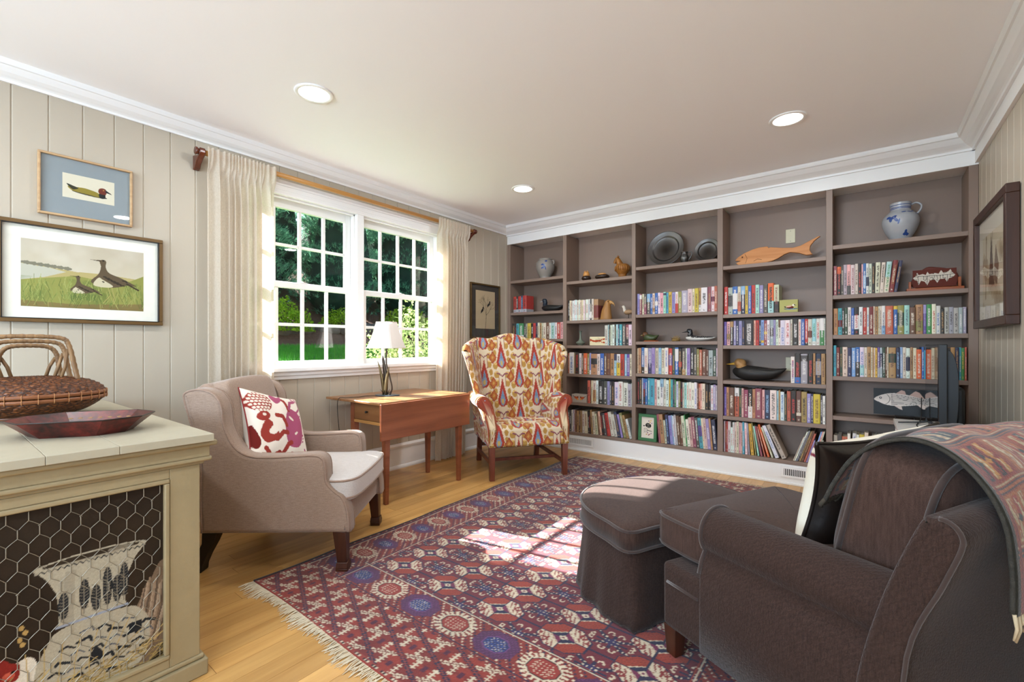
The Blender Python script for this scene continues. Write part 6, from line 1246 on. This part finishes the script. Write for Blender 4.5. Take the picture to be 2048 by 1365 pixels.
# ================================================================== PAINTED CABINET WITH CHICKEN-WIRE PANEL
cream = M('cream_cabinet_paint', '938363', .55, spec=.35, bump=.25, bscale=35, var=.14, vscale=16)
creamt = M('cream_cabinet_top', 'a49b86', .5, spec=.4, bump=.2, bscale=30, var=.12, vscale=10)
cb = thing('painted_cabinet', 'cream painted low cabinet with a chicken-wire panel in the left foreground', 'cabinet', (.8, .12, 0))
def CX(x): return x-.8
def CYy(y): return y-.12
Y0, Y1 = -.36, .56                                   # body ends
MB().box(CX(.08), CX(1.515), CYy(Y0), CYy(Y1-.002), .05, .72).build('carcass', cream, cb)
ys = [-.385, -.10, .195, .345, .585]
for a, b in zip(ys[:-1], ys[1:]): MB().box(CX(.06), CX(1.58), CYy(a)+.0004, CYy(b)-.0004, .776, .80).build('top_board', creamt, cb, bevel=.0012, seg=1)
def mould(name, e, z0, z1, r): MB().box(CX(.07), CX(1.52+e), CYy(Y0-e), CYy(Y1+e), z0, z1).build(name, cream, cb, bevel=r, seg=3)
mould('edge_moulding', .042, .758, .776, .006); mould('frieze', .024, .722, .758, .002); mould('cove_moulding', .03, .708, .722, .005); mould('bead_moulding', .012, .697, .708, .003)
MB().box(CX(.075), CX(1.545), CYy(Y0-.025), CYy(Y1+.02), 0, .052).build('plinth', cream, cb, bevel=.004, seg=2); MB().box(CX(.08), CX(1.535), CYy(Y0-.012), CYy(Y1+.012), .052, .068).build('plinth_moulding', cream, cb, bevel=.006, seg=3)
PY0, PY1, PZ0, PZ1 = -.275, .477, .097, .667         # panel opening on the end facing the room
for nm, y0, y1, z0, z1 in (('stile', PY1, Y1, .068, .697), ('stile', Y0, PY0, .068, .697), ('rail', PY0, PY1, PZ1, .697), ('rail', PY0, PY1, .068, PZ0)): MB().box(CX(1.515), CX(1.53), CYy(y0), CYy(y1), z0, z1).build(nm, cream, cb, bevel=.002, seg=1)
m = MB()
for y0, y1, z0, z1 in ((PY0, PY1, PZ0, PZ0+.014), (PY0, PY1, PZ1-.014, PZ1), (PY0, PY0+.014, PZ0+.014, PZ1-.014), (PY1-.014, PY1, PZ0+.014, PZ1-.014)): m.box(CX(1.514), CX(1.5345), CYy(y0), CYy(y1), z0, z1)
m.build('panel_moulding', cream, cb, bevel=.004, seg=3)
MB().box(CX(.5), CX(1.515), CYy(Y1-.002), CYy(Y1+.004), .1, .64).build('side_panel', cream, cb, bevel=.003)
# the painted panel: urn, hen and straw on dark brown
cvP = Cv(PY1-PY0, PZ1-PZ0, .0022, '241a12'); ox, oz = PY0, PZ0
def Pp(L): return [(y-ox, z-oz) for y, z in L]
wh, gr, bk_ = 'a39a86', '746c5e', '1e2125'
cvP.mask(np.clip((cvP.noise(9, 3)-.35)*1.2, 0, .5), '32261a')
cvP.smooth(Pp([(.36, .2), (.40, .3), (.43, .36), (.455, .41), (.475, .40), (.47, .3), (.475, .2), (.44, .12), (.38, .12)]), '6e5a48')
for k in range(14): cvP.line(Pp([(.385+.005*k, .17), (.40+.006*k, .27+.006*(k % 5)), (.415+.005*k, .34+.01*(k % 4))]), .0045, ('8a7460', '55463a', '9c8772')[k % 3])
cvP.smooth(Pp([(.17, .13), (.175, .2), (.2, .26), (.235, .305), (.37, .305), (.41, .28), (.43, .23), (.42, .15), (.38, .11), (.25, .10)]), wh)
cvP.poly(Pp([(.185, .478), (.205, .45), (.222, .41), (.228, .36), (.226, .31), (.372, .31), (.37, .36), (.378, .41), (.395, .45), (.418, .478)]), wh)
cvP.ell(.30-ox, .485-oz, .122, .016, wh); cvP.ell(.30-ox, .487-oz, .104, .010, '32281e'); cvP.ell(.36-ox, .488-oz, .03, .006, gr)
cvP.poly(Pp([(.182, .484), (.18, .472), (.42, .472), (.418, .484)]), wh, .8)
for k in range(18): cvP.line(Pp([(.188+.0128*k, .472), (.194+.0128*k, .478), (.2+.0128*k, .472)]), .0022, bk_)
cvP.poly(Pp([(.24, .46), (.235, .31), (.258, .31), (.262, .46)]), gr, .35); cvP.line(Pp([(.224, .312), (.374, .312)]), .007, '8d93a0')
for x_, h0, h1 in ((.237, .33, .405), (.28, .34, .425), (.305, .325, .40), (.33, .33, .44), (.352, .33, .41), (.368, .34, .44)):
    cvP.ell(x_-ox, (h0+h1)/2-oz, .011, (h1-h0)/2, bk_); cvP.line(Pp([(x_, h0-.012), (x_, h1)]), .002, gr)
    for q in np.arange(h0, h1, .009): cvP.line(Pp([(x_-.009, q+.005), (x_, q), (x_+.009, q+.005)]), .0016, gr)
for k in range(30):
    a = k*2.399; rr_ = .1*math.sqrt((k+.5)/30); cvP.line(Pp([(.31+1.15*rr_*math.cos(a), .205+.8*rr_*math.sin(a)), (.325+1.15*rr_*math.cos(a)+.012*math.sin(k), .205+.8*rr_*math.sin(a)+.006), (.34+1.15*rr_*math.cos(a), .20+.8*rr_*math.sin(a))]), .0035+.002*(k % 3), bk_ if k % 3 else '4a4f58')
cvP.poly(Pp([(.29, .2), (.305, .225), (.32, .2), (.318, .18), (.292, .18)]), bk_); cvP.poly(Pp([(.38, .25), (.41, .25), (.41, .22), (.38, .22)]), bk_)
cvP.smooth(Pp([(.115, .10), (.12, .2), (.14, .25), (.17, .262), (.185, .24), (.18, .18), (.19, .10)]), 'c9bfae'); cvP.smooth(Pp([(.06, .22), (.08, .27), (.10, .255), (.12, .28), (.14, .262), (.155, .25), (.15, .215), (.12, .21), (.11, .16), (.09, .17), (.08, .2)]), '7a1f1a'); cvP.ell(.135-ox, .232-oz, .012, .01, 'b5503c'); cvP.ell(.142-ox, .238-oz, .004, .004, '120c0a'); cvP.ell(.11-ox, .2-oz, .014, .024, '8f2a22')
cvP.smooth(Pp([(-.12, .10), (-.13, .2), (-.08, .29), (.0, .31), (.05, .26), (.06, .18), (.05, .10)]), '5c4330'); cvP.smooth(Pp([(-.24, .1), (-.25, .24), (-.2, .33), (-.16, .26), (-.15, .12)]), '6e5a48')
rs = random.Random(12)
for k in range(170):
    x_ = rs.uniform(PY0, PY1); z_ = rs.uniform(.09, .16)+.05*max(0, (x_-.33)); L = rs.uniform(.05, .13); a = rs.uniform(-.5, .9); cvP.line(Pp([(x_, z_), (x_+L*.5*math.cos(a), z_+L*.5*math.sin(a)+.004), (x_+L*math.cos(a), z_+L*math.sin(a))]), .0025, ('8f7848', 'b39a62', '6b5833', '9c8452')[k % 4])
for k in range(7): cvP.line(Pp([(.15+.035*k, .1), (.17+.03*k, .2), (.165+.036*k, .27)]), .0022, 'a98f5a')
for q in ((.155, .315), (.16, .30), (.165, .33), (.158, .345)): cvP.ell(q[0]-ox, q[1]-oz, .005, .007, 'a5854e')
cvP.grain(.12, 5); print_obj('painted_panel', cvP, (CX(1.5158), CYy(PY0), PZ0), (0, 1, 0), (0, 0, 1), M_paint('panel_print', .55), cb)
wm = MB(); hw_, pit, ve = .0405, .0425, .0235; r = .0008; xw = CX(1.5215)
for j in range(-1, 15):
    for i in range(-1, 20):
        yc = PY0+(i+.5*(j % 2))*hw_; zc = PZ0+j*pit; jit = .003*math.sin(i*3.1+j*5.7); a = (yc-hw_/2+jit, zc); b_ = (yc, zc+(pit-ve)); c_ = (yc+hw_/2+jit, zc); d_ = (yc, zc+pit-ve+ve)
        for p, q in ((a, b_), (c_, b_), (b_, d_)):
            if all(PY0+.012 < t[0] < PY1-.012 and PZ0+.012 < t[1] < PZ1-.012 for t in (p, q)): wm.tube([(xw, CYy(p[0]), p[1]), (xw+.0006, CYy((p[0]+q[0])/2), (p[1]+q[1])/2+.001), (xw, CYy(q[0]), q[1])], r if p is not b_ else r*1.5, 4)
wm.build('chicken_wire', M('wire_grey', '8d8575', .45, .6), cb)['kind'] = 'stuff'

# ------------------------------------------------------------------ lidded basket with three hoop handles
bw_ = NB('basket_weave'); vo_ = bw_.n('ShaderNodeTexVoronoi', feature='DISTANCE_TO_EDGE'); vo_.inputs['Scale'].default_value = 1.0; bw_.l(bw_.coord(scale=(55, 55, 120)), vo_.inputs['Vector'])
wk = bw_.out(bw_.principled(bw_.ramp(vo_.outputs['Distance'], [(.0, hx('1c0d05')), (.12, hx('5a2e12')), (.5, hx('8a5226'))]), .45, 0, .4, bw_.bump(vo_.outputs['Distance'], .9, .006))); ck = M('cane_band', '7a4726', .4, spec=.45, var=.25, vscale=40); hk = M_wood('handle_cane', '5e4128', '9c7850', axis=2, rough=.55, scale=40)
bs = thing('lidded_basket', 'round brown woven basket with lid and hooped handles on the cabinet', 'basket', (.595, .262, .8005), math.radians(85))
def woven(name, prof, rows, seg=150):
    P = catmull(prof, 6); L = np.r_[0, np.cumsum(np.hypot(*np.diff(P, axis=0).T))]; R = []; a = np.linspace(0, 2*math.pi, seg, endpoint=False)
    for k, q in enumerate(np.linspace(0, L[-1], rows*3)):
        rr_, z = np.interp(q, L, P[:, 0]), np.interp(q, L, P[:, 1]); d = .0055*np.sin(36*a+math.pi*((k//3) % 2)+.25*k)*abs(math.sin((k % 3+.5)*math.pi/3)); rad_ = (rr_+d)
        R.append(np.stack([rad_*np.cos(a)*1.03, rad_*np.sin(a)*.95, np.full(seg, z)+d*.5], 1))
    return MB().rings(R).build(name, wk, bs, True)
woven('bowl', [(.13, .012), (.165, .022), (.205, .05), (.222, .075)], 8); woven('lid', [(.224, .094), (.212, .116), (.17, .142), (.1, .158), (.03, .162)], 13)
MB().lathe([(.118, 0), (.132, 0), (.132, .016), (.12, .016)], 60).xf(Matrix.Diagonal((1.03, .95, 1, 1))).build('foot_ring', ck, bs, True)
for z0, z1 in ((.068, .083), (.0855, .101)):
    MB().lathe([(.220, z0), (.2285, z0+.001), (.2295, (z0+z1)/2), (.2285, z1-.001), (.220, z1)], 90, cap0=False, cap1=False).xf(Matrix.Diagonal((1.03, .95, 1, 1))).build('cane_band', ck, bs, True)
    w_ = MB()
    for k in range(34):
        a = k/34*6.283; x_, y_ = .2305*math.cos(a)*1.03, .2305*math.sin(a)*.95; w_.tube([(x_*.985, y_*.985, z0-.002), (x_, y_, z0+.002), (x_, y_, z1-.002), (x_*.985, y_*.985, z1+.002)], .0016, 5)
    w_.build('band_lacing', M('lacing', 'a06d42', .5), bs, True)['kind'] = 'stuff'
for yo, hb, ht, top in ((-.055, .142, .10, .325), (0.0, .124, .088, .306), (.055, .10, .068, .288)):
    P = catmull([(-hb, yo*1.1, .128), (-hb+.012, yo, .2), (-ht-.012, yo, top-.035), (-ht+.012, yo, top-.006), (0, yo, top), (ht-.012, yo, top-.006), (ht+.012, yo, top-.035), (hb-.012, yo, .2), (hb, yo*1.1, .128)], 10); Lq = np.arange(len(P)); MB().tube(P, .0085+.0010*np.sin(Lq*2.2), 10).build('hoop_handle', hk, bs, True)
    for s in (-1, 1): MB().tube([(s*(ht+.01), yo+.008, top-.05), (s*(hb-.04), yo+.012, .2), (s*(hb-.055), yo+.012, .142)], .0062, 8).build('handle_strut', hk, bs, True)

# ------------------------------------------------------------------ octagonal tole tray
tr = thing('tole_tray', 'red and black octagonal tole tray on the cabinet front', 'tray', (1.215, .325, .8005), math.radians(57.5))
def oc(a, b, c, z): return [(a, -b+c, z), (a, b-c, z), (a-c, b, z), (-a+c, b, z), (-a, b-c, z), (-a, -b+c, z), (-a+c, -b, z), (a-c, -b, z)]
tm = NB('tole_paint'); f_ = tm.noise(14, 4, tm.coord()); f2 = tm.noise(70, 3, tm.coord()); tole = tm.out(tm.principled(tm.ramp(tm.math('MULTIPLY_ADD', f2, .35, tm.math('MULTIPLY', f_, .65)), [(.36, hx('140d0b')), (.5, hx('4a1813')), (.68, hx('7a2820'))]), .33, 0, .5))
out = [np.array(oc(.125, .088, .055, .0)), np.array(oc(.178, .128, .075, .05)), np.array(oc(.180, .130, .076, .053)), np.array(oc(.176, .127, .074, .054)), np.array(oc(.123, .086, .054, .003))]
MB().rings(out, True, True).build('tray_body', tole, tr)
MB().tube(np.array(oc(.179, .129, .0755, .053)), .0022, 6, True).build('rim_wire', M('tray_rim', '2a211c', .4, .4), tr, True)
gd = M('gold_stencil', '8f6636', .5)
for k in range(9):
    x_ = -.11+k*.0275; MB().sphere((x_, .1065+.004, .031), (.009, .002, .005), 8, 5).xf(Matrix.Identity(4)).build('gold_leaf', gd, tr, True)

# ================================================================== PICTURES ON THE WINDOW WALL
pgl = M_glass('picture_glass', 1.0); mp = M_paint('matte_print', .7)
def picture(name, label, y0, y1, z0, z1, fw_, fmat, mat_c, inner, cv, depth=.024, edge=None):
    t = thing(name, label, 'picture', (.0012, (y0+y1)/2, z0)); w = (y1-y0)/2; h = z1-z0
    m = MB()
    for a, b, c, d in ((-w, w, 0, fw_), (-w, w, h-fw_, h), (-w, -w+fw_, fw_, h-fw_), (w-fw_, w, fw_, h-fw_)): m.box(0, depth, a, b, c, d)
    m.build('frame', fmat, t, bevel=.003, seg=2)
    if edge is not None:
        m = MB(); g = fw_-.003
        for a, b, c, d in ((-w+g, w-g, g, g+.004), (-w+g, w-g, h-g-.004, h-g), (-w+g, -w+g+.004, g+.004, h-g-.004), (w-g-.004, w-g, g+.004, h-g-.004)): m.box(.006, depth+.001, a, b, c, d)
        m.build('frame_lip', edge, t)
    MB().box(.004, .009, -w+.004, w-.004, .004, h-.004).build('mat', M('mat_'+name, mat_c, .95, bump=.1, bscale=200, var=.05, vscale=30), t)
    iy0, iy1, iz0, iz1 = inner; print_obj('print', cv, (.0096, iy0-(y0+y1)/2, iz0-z0), (0, (iy1-iy0)/cv.w, 0), (0, 0, (iz1-iz0)/cv.h), mp, t)
    q = depth*.6; mesh_obj('glass', [(q, -w+fw_, fw_), (q, w-fw_, fw_), (q, w-fw_, h-fw_), (q, -w+fw_, h-fw_)], [(0, 1, 2, 3)], pgl, t); return t
cv = Cv(.205, .125, .0011, 'd6cdb8')
cv.ell(.105, .036, .07, .008, '3a342c', -.06); cv.smooth([(.02, .06), (.05, .062), (.085, .064), (.12, .058), (.14, .05), (.15, .036), (.14, .03), (.1, .034), (.05, .038), (.03, .045)], '8a7a2c')
cv.smooth([(.015, .072), (.04, .066), (.06, .058), (.05, .05), (.036, .048)], '2a2a1c'); cv.smooth([(.15, .026), (.165, .03), (.168, .05), (.155, .062), (.142, .05), (.142, .034)], '16181a'); cv.smooth([(.142, .052), (.168, .05), (.172, .066), (.168, .08), (.152, .082), (.14, .072)], '6e2c1c'); cv.poly([(.168, .076), (.19, .062), (.196, .056), (.168, .062)], '1d1f22'); cv.ell(.16, .072, .0025, .0025, 'c9a050')
picture('duck_print', 'grey-matted small print of a duck in a pale wood frame', .347, .718, 1.752, 2.066, .011, M_wood('pale_oak_frame', 'a5825c', 'c4a47c', axis=1, rough=.5, scale=14), '8a9195', (.437, .642, 1.856, 1.981), cv)
W_, H_ = .479, .334; cv = Cv(W_, H_, .0016, 'c9bda6')
sk = cv.Y/H_; cv.mask(np.clip((sk-.5)*1.4, 0, .6), 'b3a592'); cv.mask(np.clip(cv.noise(10, 2)-.45, 0, .4)*1.2*(sk > .5), 'd9d0c0')
cv.poly([(0, .215), (.12, .2), (.2, .19), (.3, .192), (.479, .175), (.479, .1), (0, .1)], 'b3a26c'); cv.poly([(0, .21), (.1, .2), (.16, .185), (.08, .15), (0, .13)], 'bdb9a8'); 
for k in range(22): cv.ell(.006+.008*k, .217-.0007*k, .008, .006+.004*((k*7) % 3)/2, '7d7866')
cv.poly([(0, .13), (.1, .15), (.2, .17), (.32, .15), (.42, .165), (.479, .2), (.479, 0), (0, 0)], '8f8f4a'); cv.mask(np.clip(cv.noise(16, 6)-.4, 0, .5)*1.6*(sk < .45), '5f7034'); cv.poly([(.0, .03), (.2, .02), (.479, .04), (.479, 0), (0, 0)], '7c5f3e', .7)
r = random.Random(8)
for k in range(260):
    x_ = r.uniform(0, W_); z_ = r.uniform(.0, .12); L = r.uniform(.02, .055); cv.line([(x_, z_), (x_+r.uniform(-.02, .02), z_+L)], .0016, ('66793a', '8f9a52', '4f5f2c', 'a9a862')[k % 4])
def bird(x0, z0, s, up):
    b = lambda L: [(x0+s*p, z0+s*q) for p, q in L]
    cv.smooth(b([(0, .02), (.03, .06), (.04, .1), (.035, .13), (.05, .14), (.062, .13), (.06, .1), (.075, .07), (.12, .05), (.175, .02), (.19, .008), (.15, .01), (.11, -.004), (.06, -.01), (.02, -.0)]), '5c4c38'); cv.smooth(b([(.01, .0), (.03, .04), (.05, .03), (.09, .0), (.06, -.01)]), 'c9bda0'); cv.poly(b([(.04, .136), (-.005, .134), (.04, .128)]), '4a3c2a'); cv.ell(x0+s*.05, z0+s*.134, s*.004, s*.004, '14100c')
    for k in range(26): cv.ell(x0+s*(.05+.10*((k*.618) % 1)), z0+s*(.02+.035*((k*.37) % 1)-.02*((k*.618) % 1)), s*.006, s*.003, '2e261c', -.4)
    cv.line(b([(.15, .018), (.2, -.012)]), s*.008, '3b2e20')
    if up: cv.line(b([(.07, -.01), (.08, -.05), (.05, -.095)]), .003, 'a99a5c'); cv.line(b([(.085, -.008), (.095, -.06), (.092, -.085)]), .003, 'a99a5c')
bird(.255, .13, 1.0, True); bird(.175, .085, .62, False)
for k in range(50):
    x_ = .15+.12*r.random(); cv.line([(x_, .045), (x_+r.uniform(-.02, .02), .045+r.uniform(.02, .05))], .0016, ('66793a', '8f9a52', '4f5f2c')[k % 3])
picture('shore_bird_print', 'large cream-matted print of two shore birds in grass, gold frame', .207, .857, 1.205, 1.704, .021, M('gold_brown_frame', '6b5130', .35, .35, spec=.5, var=.2, vscale=20), 'efe9dc', (.291, .77, 1.283, 1.617), cv, .026, M('black_lip', '14100d', .4))
cv = Cv(.30, .42, .0022, 'b8a284'); r = random.Random(4)
def branch(x0, z0, a, L, w, n_):
    x1, z1 = x0+L*math.cos(a), z0+L*math.sin(a); cv.line([(x0, z0), ((x0+x1)/2+.01*math.sin(n_), (z0+z1)/2), (x1, z1)], w, '2a2420')
    if n_ > 0:
        for q in (-.55, .1, .5): branch(x1, z1, a+q+r.uniform(-.2, .2), L*r.uniform(.6, .75), w*.7, n_-1)
branch(.15, .0, 1.5, .15, .005, 3)
for x_, z_, a in ((.1, .2, .9), (.2, .27, .7)): cv.ell(x_, z_, .03, .013, '211c19', a); cv.line([(x_-.02, z_-.03), (x_, z_)], .007, '211c19'); cv.ell(x_+.022*math.cos(a), z_+.03, .011, .011, '211c19')
picture('branch_print', 'dark-matted print of birds on a branch beside the right curtain', 3.50, 3.985, 1.165, 1.755, .017, M('dark_gold_frame', '5a4526', .4, .3, var=.3, vscale=20), '3d3733', (3.585, 3.90, 1.27, 1.68), cv, .022)

# ================================================================== RUG
def rug_colours(X, Y, W, H):
    c = np.empty(X.shape+(3,)); c[:] = hx('661b27'); n1 = lambda k: hx(k)
    def put(m, k): c[m] = n1(k)
    navy, wht, org, brick, mag, dk = '1d1d3a', 'c9baa0', '8f3320', '6f221c', '6a1c42', '2a1216'
    # field: guls in columns .3035 apart and rows .168 apart
    gx = (X-.43)/.3035; gy = (Y-.52)/.168; dx = (gx-np.round(gx))*.3035; dy = (gy-np.round(gy))*.168; ax, ay = np.abs(dx), np.abs(dy)
    put((ax < .0035) | (ay < .0035), navy)
    octg = lambda rx, ry: (ax/rx < 1) & (ay/ry < 1) & (ax/rx+ay/ry < 1.42)
    g1 = octg(.098, .072); put(octg(.104, .0765), navy); put(g1, org); put(g1 & (np.sin(X*420)*np.sin(Y*390) > .6), brick)
    wq = g1 & (dx*dy > 0); far = ax/.098+ay/.072
    put(wq & (far > .62), wht); put(wq & (np.abs(np.hypot(ax-.062, ay-.046)-.012) < .004), '7d2a28'); put(wq & (np.hypot(ax-.085, ay-.02) < .0065), '7d2a28'); put(wq & (np.hypot(ax-.03, ay-.066) < .0065), '7d2a28'); put(wq & (np.hypot(ax-.048, ay-.026) < .005), '7d2a28')
    put(wq & (np.sin(ax*330+ay*140) > .55) & (far > .75), '7d2a28'); put((far < .6), wht); st_in = (far < .58) | ((ax < .012) & (ay < .066)) | ((ay < .010) & (ax < .085)); put((far < .53), mag); put((far < .53) & (dx*dy < 0) & (far > .2), navy); put((far < .2), wht); put((far < .08), mag)
    put((ax < .0032) & (far > .2) & g1, navy); put((ay < .0028) & (far > .2) & g1, navy)
    # secondary motif halfway between guls
    sx = (gx-np.floor(gx)-.5)*.3035; sy = (gy-np.floor(gy)-.5)*.168; bx, by = np.abs(sx), np.abs(sy)
    dia = np.abs(bx*.55-by); put((dia < .0085) & (bx < .07) & (by < .038), navy); put((bx < .006) & (by < .04), navy); put((by < .005) & (bx < .06), navy); put((bx/.03+by/.024 < 1), '2b2350')
    dots = ((np.sin(sx*2*math.pi/.0165) > .45) & (np.sin(sy*2*math.pi/.0165) > .45)); put(dots & (dia < .011) & (bx < .075) & (by < .042), wht); put(dots & (bx/.03+by/.024 < 1), wht)
    horn = (np.abs(np.hypot(bx-.076, by-.008)-.008) < .0028) & (bx > .07) | (np.abs(np.hypot(bx-.02, by-.044)-.010) < .0028) & (by > .038); put(horn, wht)
    # borders
    def octs(px, py, typ, rx, ry):
        a, b = np.abs(px), np.abs(py); o = lambda f: (a/(rx*f) < 1) & (b/(ry*f) < 1) & (a/(rx*f)+b/(ry*f) < 1.42)
        ang = np.arctan2(py/ry, px/rx); t0 = typ
        ray = np.sin(ang*22) > -.15
        return (o(1.0) & t0 & ray & ~o(.66), wht), (o(.72) & t0, wht), (o(.66) & t0, dk), (o(.62) & t0, '8a2c22'), (o(.5) & t0 & (np.sin(X*500)*np.sin(Y*460) > .5), wht), (o(1.0) & ~t0, '4a2046'), (o(.97) & ~t0 & (np.sin(X*330)*np.sin(Y*330) > .4), '5e2c58'), (o(.6) & ~t0, '6a3a70'), (o(.54) & ~t0, '232a58'), (o(.5) & ~t0 & (np.sin(X*410+1)*np.sin(Y*380) > .5), 'b8a99a'), (o(.5) & ~t0 & (np.sin(X*370)*np.sin(Y*420+2) > .6), '3c5a9c')
    side = (X < .285) | (X > W-.285); yy = np.minimum(Y, H-Y); end = yy < .43
    bord = side | end
    put(bord, '77261f')
    hashn = (np.sin(X*271.3)*np.sin(Y*243.7)+np.sin(X*157+Y*131)); sp1 = bord & (hashn > 1.2); put(sp1, wht); put(bord & (hashn < -1.05), navy); put(bord & (np.abs(hashn) < .06), org)
    xx = np.minimum(X, W-X)
    zone = side & (yy > .26); k = np.round((Y-.483)/.131); typ = (k % 2 == 0)
    for m, kk in octs(xx-.15, Y-.483-k*.131, typ, .082, .052): put(m & zone, kk)
    zone = end & (yy > .25) & (xx > .20); k = np.round((X-.143)/.2045); typ = (k % 2 == 0)
    for m, kk in octs(X-.143-k*.2045, yy-.34, typ, .092, .068): put(m & zone, kk)
    for q, wd2, kk in ((.285, .005, wht), (.277, .004, navy), (.292, .003, org), (.03, .006, navy), (.04, .004, wht)):
        put(np.abs(xx-q) < wd2*.5, kk); 
    for q, wd2, kk in ((.425, .006, navy), (.418, .004, wht), (.262, .006, navy), (.255, .004, wht)): put((np.abs(yy-q) < wd2*.5) & (xx > .25), kk)
    # end panels: serrated lattice
    el = (yy < .25); put(el, '742119'); a_, b_ = .235, .101; p = X/a_-yy/b_; q = X/a_+yy/b_; dp = (p-np.round(p)); dq = (q-np.round(q)); 
    put(el & ((np.round(p)+np.round(q)) % 2 == 0) & (np.abs(dp) > .12) & (np.abs(dq) > .12), '8a2c1e')
    tooth = (np.sin(q*2*math.pi*7) > .1); put(el & (np.abs(dq) < .095) & (np.sin(p*2*math.pi*7) > 0), navy); put(el & (np.abs(dq) < .05), navy); put(el & (np.abs(dq) < .02), '8a3c2e')
    put(el & (np.abs(dp) < .115) & tooth & (np.abs(dq) > .14), wht); put(el & (np.abs(dp) < .06) & (np.abs(dq) > .11), wht); put(el & (np.abs(dp) < .024), '6a2018')
    cp_, cq_ = (p-np.floor(p)-.5), (q-np.floor(q)-.5); lx, ly = (cp_+cq_)*a_/2, (cq_-cp_)*b_/2
    for sx_ in (-.04, .04):
        u_ = np.abs(lx-sx_); v_ = ly; put(el & (u_ < .003) & (np.abs(v_) < .024), wht); put(el & (u_ < .012) & (np.abs(np.abs(v_)-.014) < .0028), wht); put(el & (u_ < .012) & (np.abs(v_) < .0025), wht)
    put(el & (np.abs(lx) < .008) & (np.abs(ly) < .012), '4a1830')
    put(yy < .022, '8a3024'); st_ = (X % .05)/.05; put((yy < .018) & (yy > .006) & (st_ < .6), wht); put((yy < .016) & (yy > .008) & ((st_ % .3) < .14) & (st_ < .6), dk)
    put(xx < .014, '2a1412'); return c
RW, RH = 2.07, 2.955; RX0, RY0 = 1.05, .925; rn, rm = 460, 656
u = np.linspace(0, RW, rn); v = np.linspace(0, RH, rm); U, V_ = np.meshgrid(u, v); cols = rug_colours(U, V_, RW, RH)
tmp = Cv(RW, RH, .05, '000000'); 
r = np.random.default_rng(2)
def nz2(U, V, k, seed):
    g = np.random.default_rng(seed).random((int(RH*k)+3, int(RW*k)+3)); fx, fy = U*k, V*k; ix, iy = fx.astype(int), fy.astype(int); tx, ty = fx-ix, fy-iy; return (g[iy, ix]*(1-tx)+g[iy, ix+1]*tx)*(1-ty)+(g[iy+1, ix]*(1-tx)+g[iy+1, ix+1]*tx)*ty
cols *= .82*(.82+.3*nz2(U, V_*2 % RH*.5, 5, 1)+.12*nz2(U, V_, 25, 3))[..., None]*(1+.22*(r.random(U.shape)-.5))[..., None]
edge = np.exp(-np.minimum(np.minimum(U, RW-U), np.minimum(V_, RH-V_))/.05); Zr = .0075+.0015*nz2(U, V_, 6, 7)+.012*edge*np.clip(nz2(U, V_, 2.3, 9)-.62, 0, 1)*2
Xr = RX0+U+.014*np.sin(V_*2.1+.4)*np.exp(-U/.3)+.006*np.sin(V_*9)*np.exp(-U/.1); Yr = RY0+V_+.008*np.sin(U*5)*np.exp(-V_/.2)+.02*U/RW*(V_/RH)
rug = thing('turkmen_rug', 'large deep red patterned rug with cream fringe covering the floor', 'rug', (RX0+RW/2, RY0+RH/2, 0))
rc = np.array((RX0+RW/2, RY0+RH/2, 0))
grid_mesh('rug_pile', np.stack([Xr.ravel(), Yr.ravel(), Zr.ravel()], 1)-rc, rn, rm, np.clip(cols, 0, 1).reshape(-1, 3), M_paint('rug_wool', .95, .6, 320, .1, .25), rug, True, .0055)
for nm, row, sg in (('near_fringe', 0, -1), ('far_fringe', -1, 1)):
    f = MB(); rf = random.Random(6+sg)
    for k in range(520):
        i = k/519*(rn-1); x0 = np.interp(i, np.arange(rn), Xr[row]); y0 = np.interp(i, np.arange(rn), Yr[row]); L = rf.uniform(.03, .062)*(1+.3*math.sin(k*.07)); dx = rf.uniform(-.014, .014); dx2 = dx+rf.uniform(-.01, .01)
        w_ = rf.uniform(.0013, .0024); P = [(x0, y0-sg*.004, .006), (x0+dx*.5, y0+sg*L*.5, .005+rf.uniform(0, .004)), (x0+dx2, y0+sg*L, .0025)]
        f.tube(P, [w_, w_, w_*.6], 4)
    q = f.build(nm, M('fringe_wool', 'c5b79d', .95, var=.2, vscale=30), rug); q.location = tuple(-rc); q['kind'] = 'stuff'
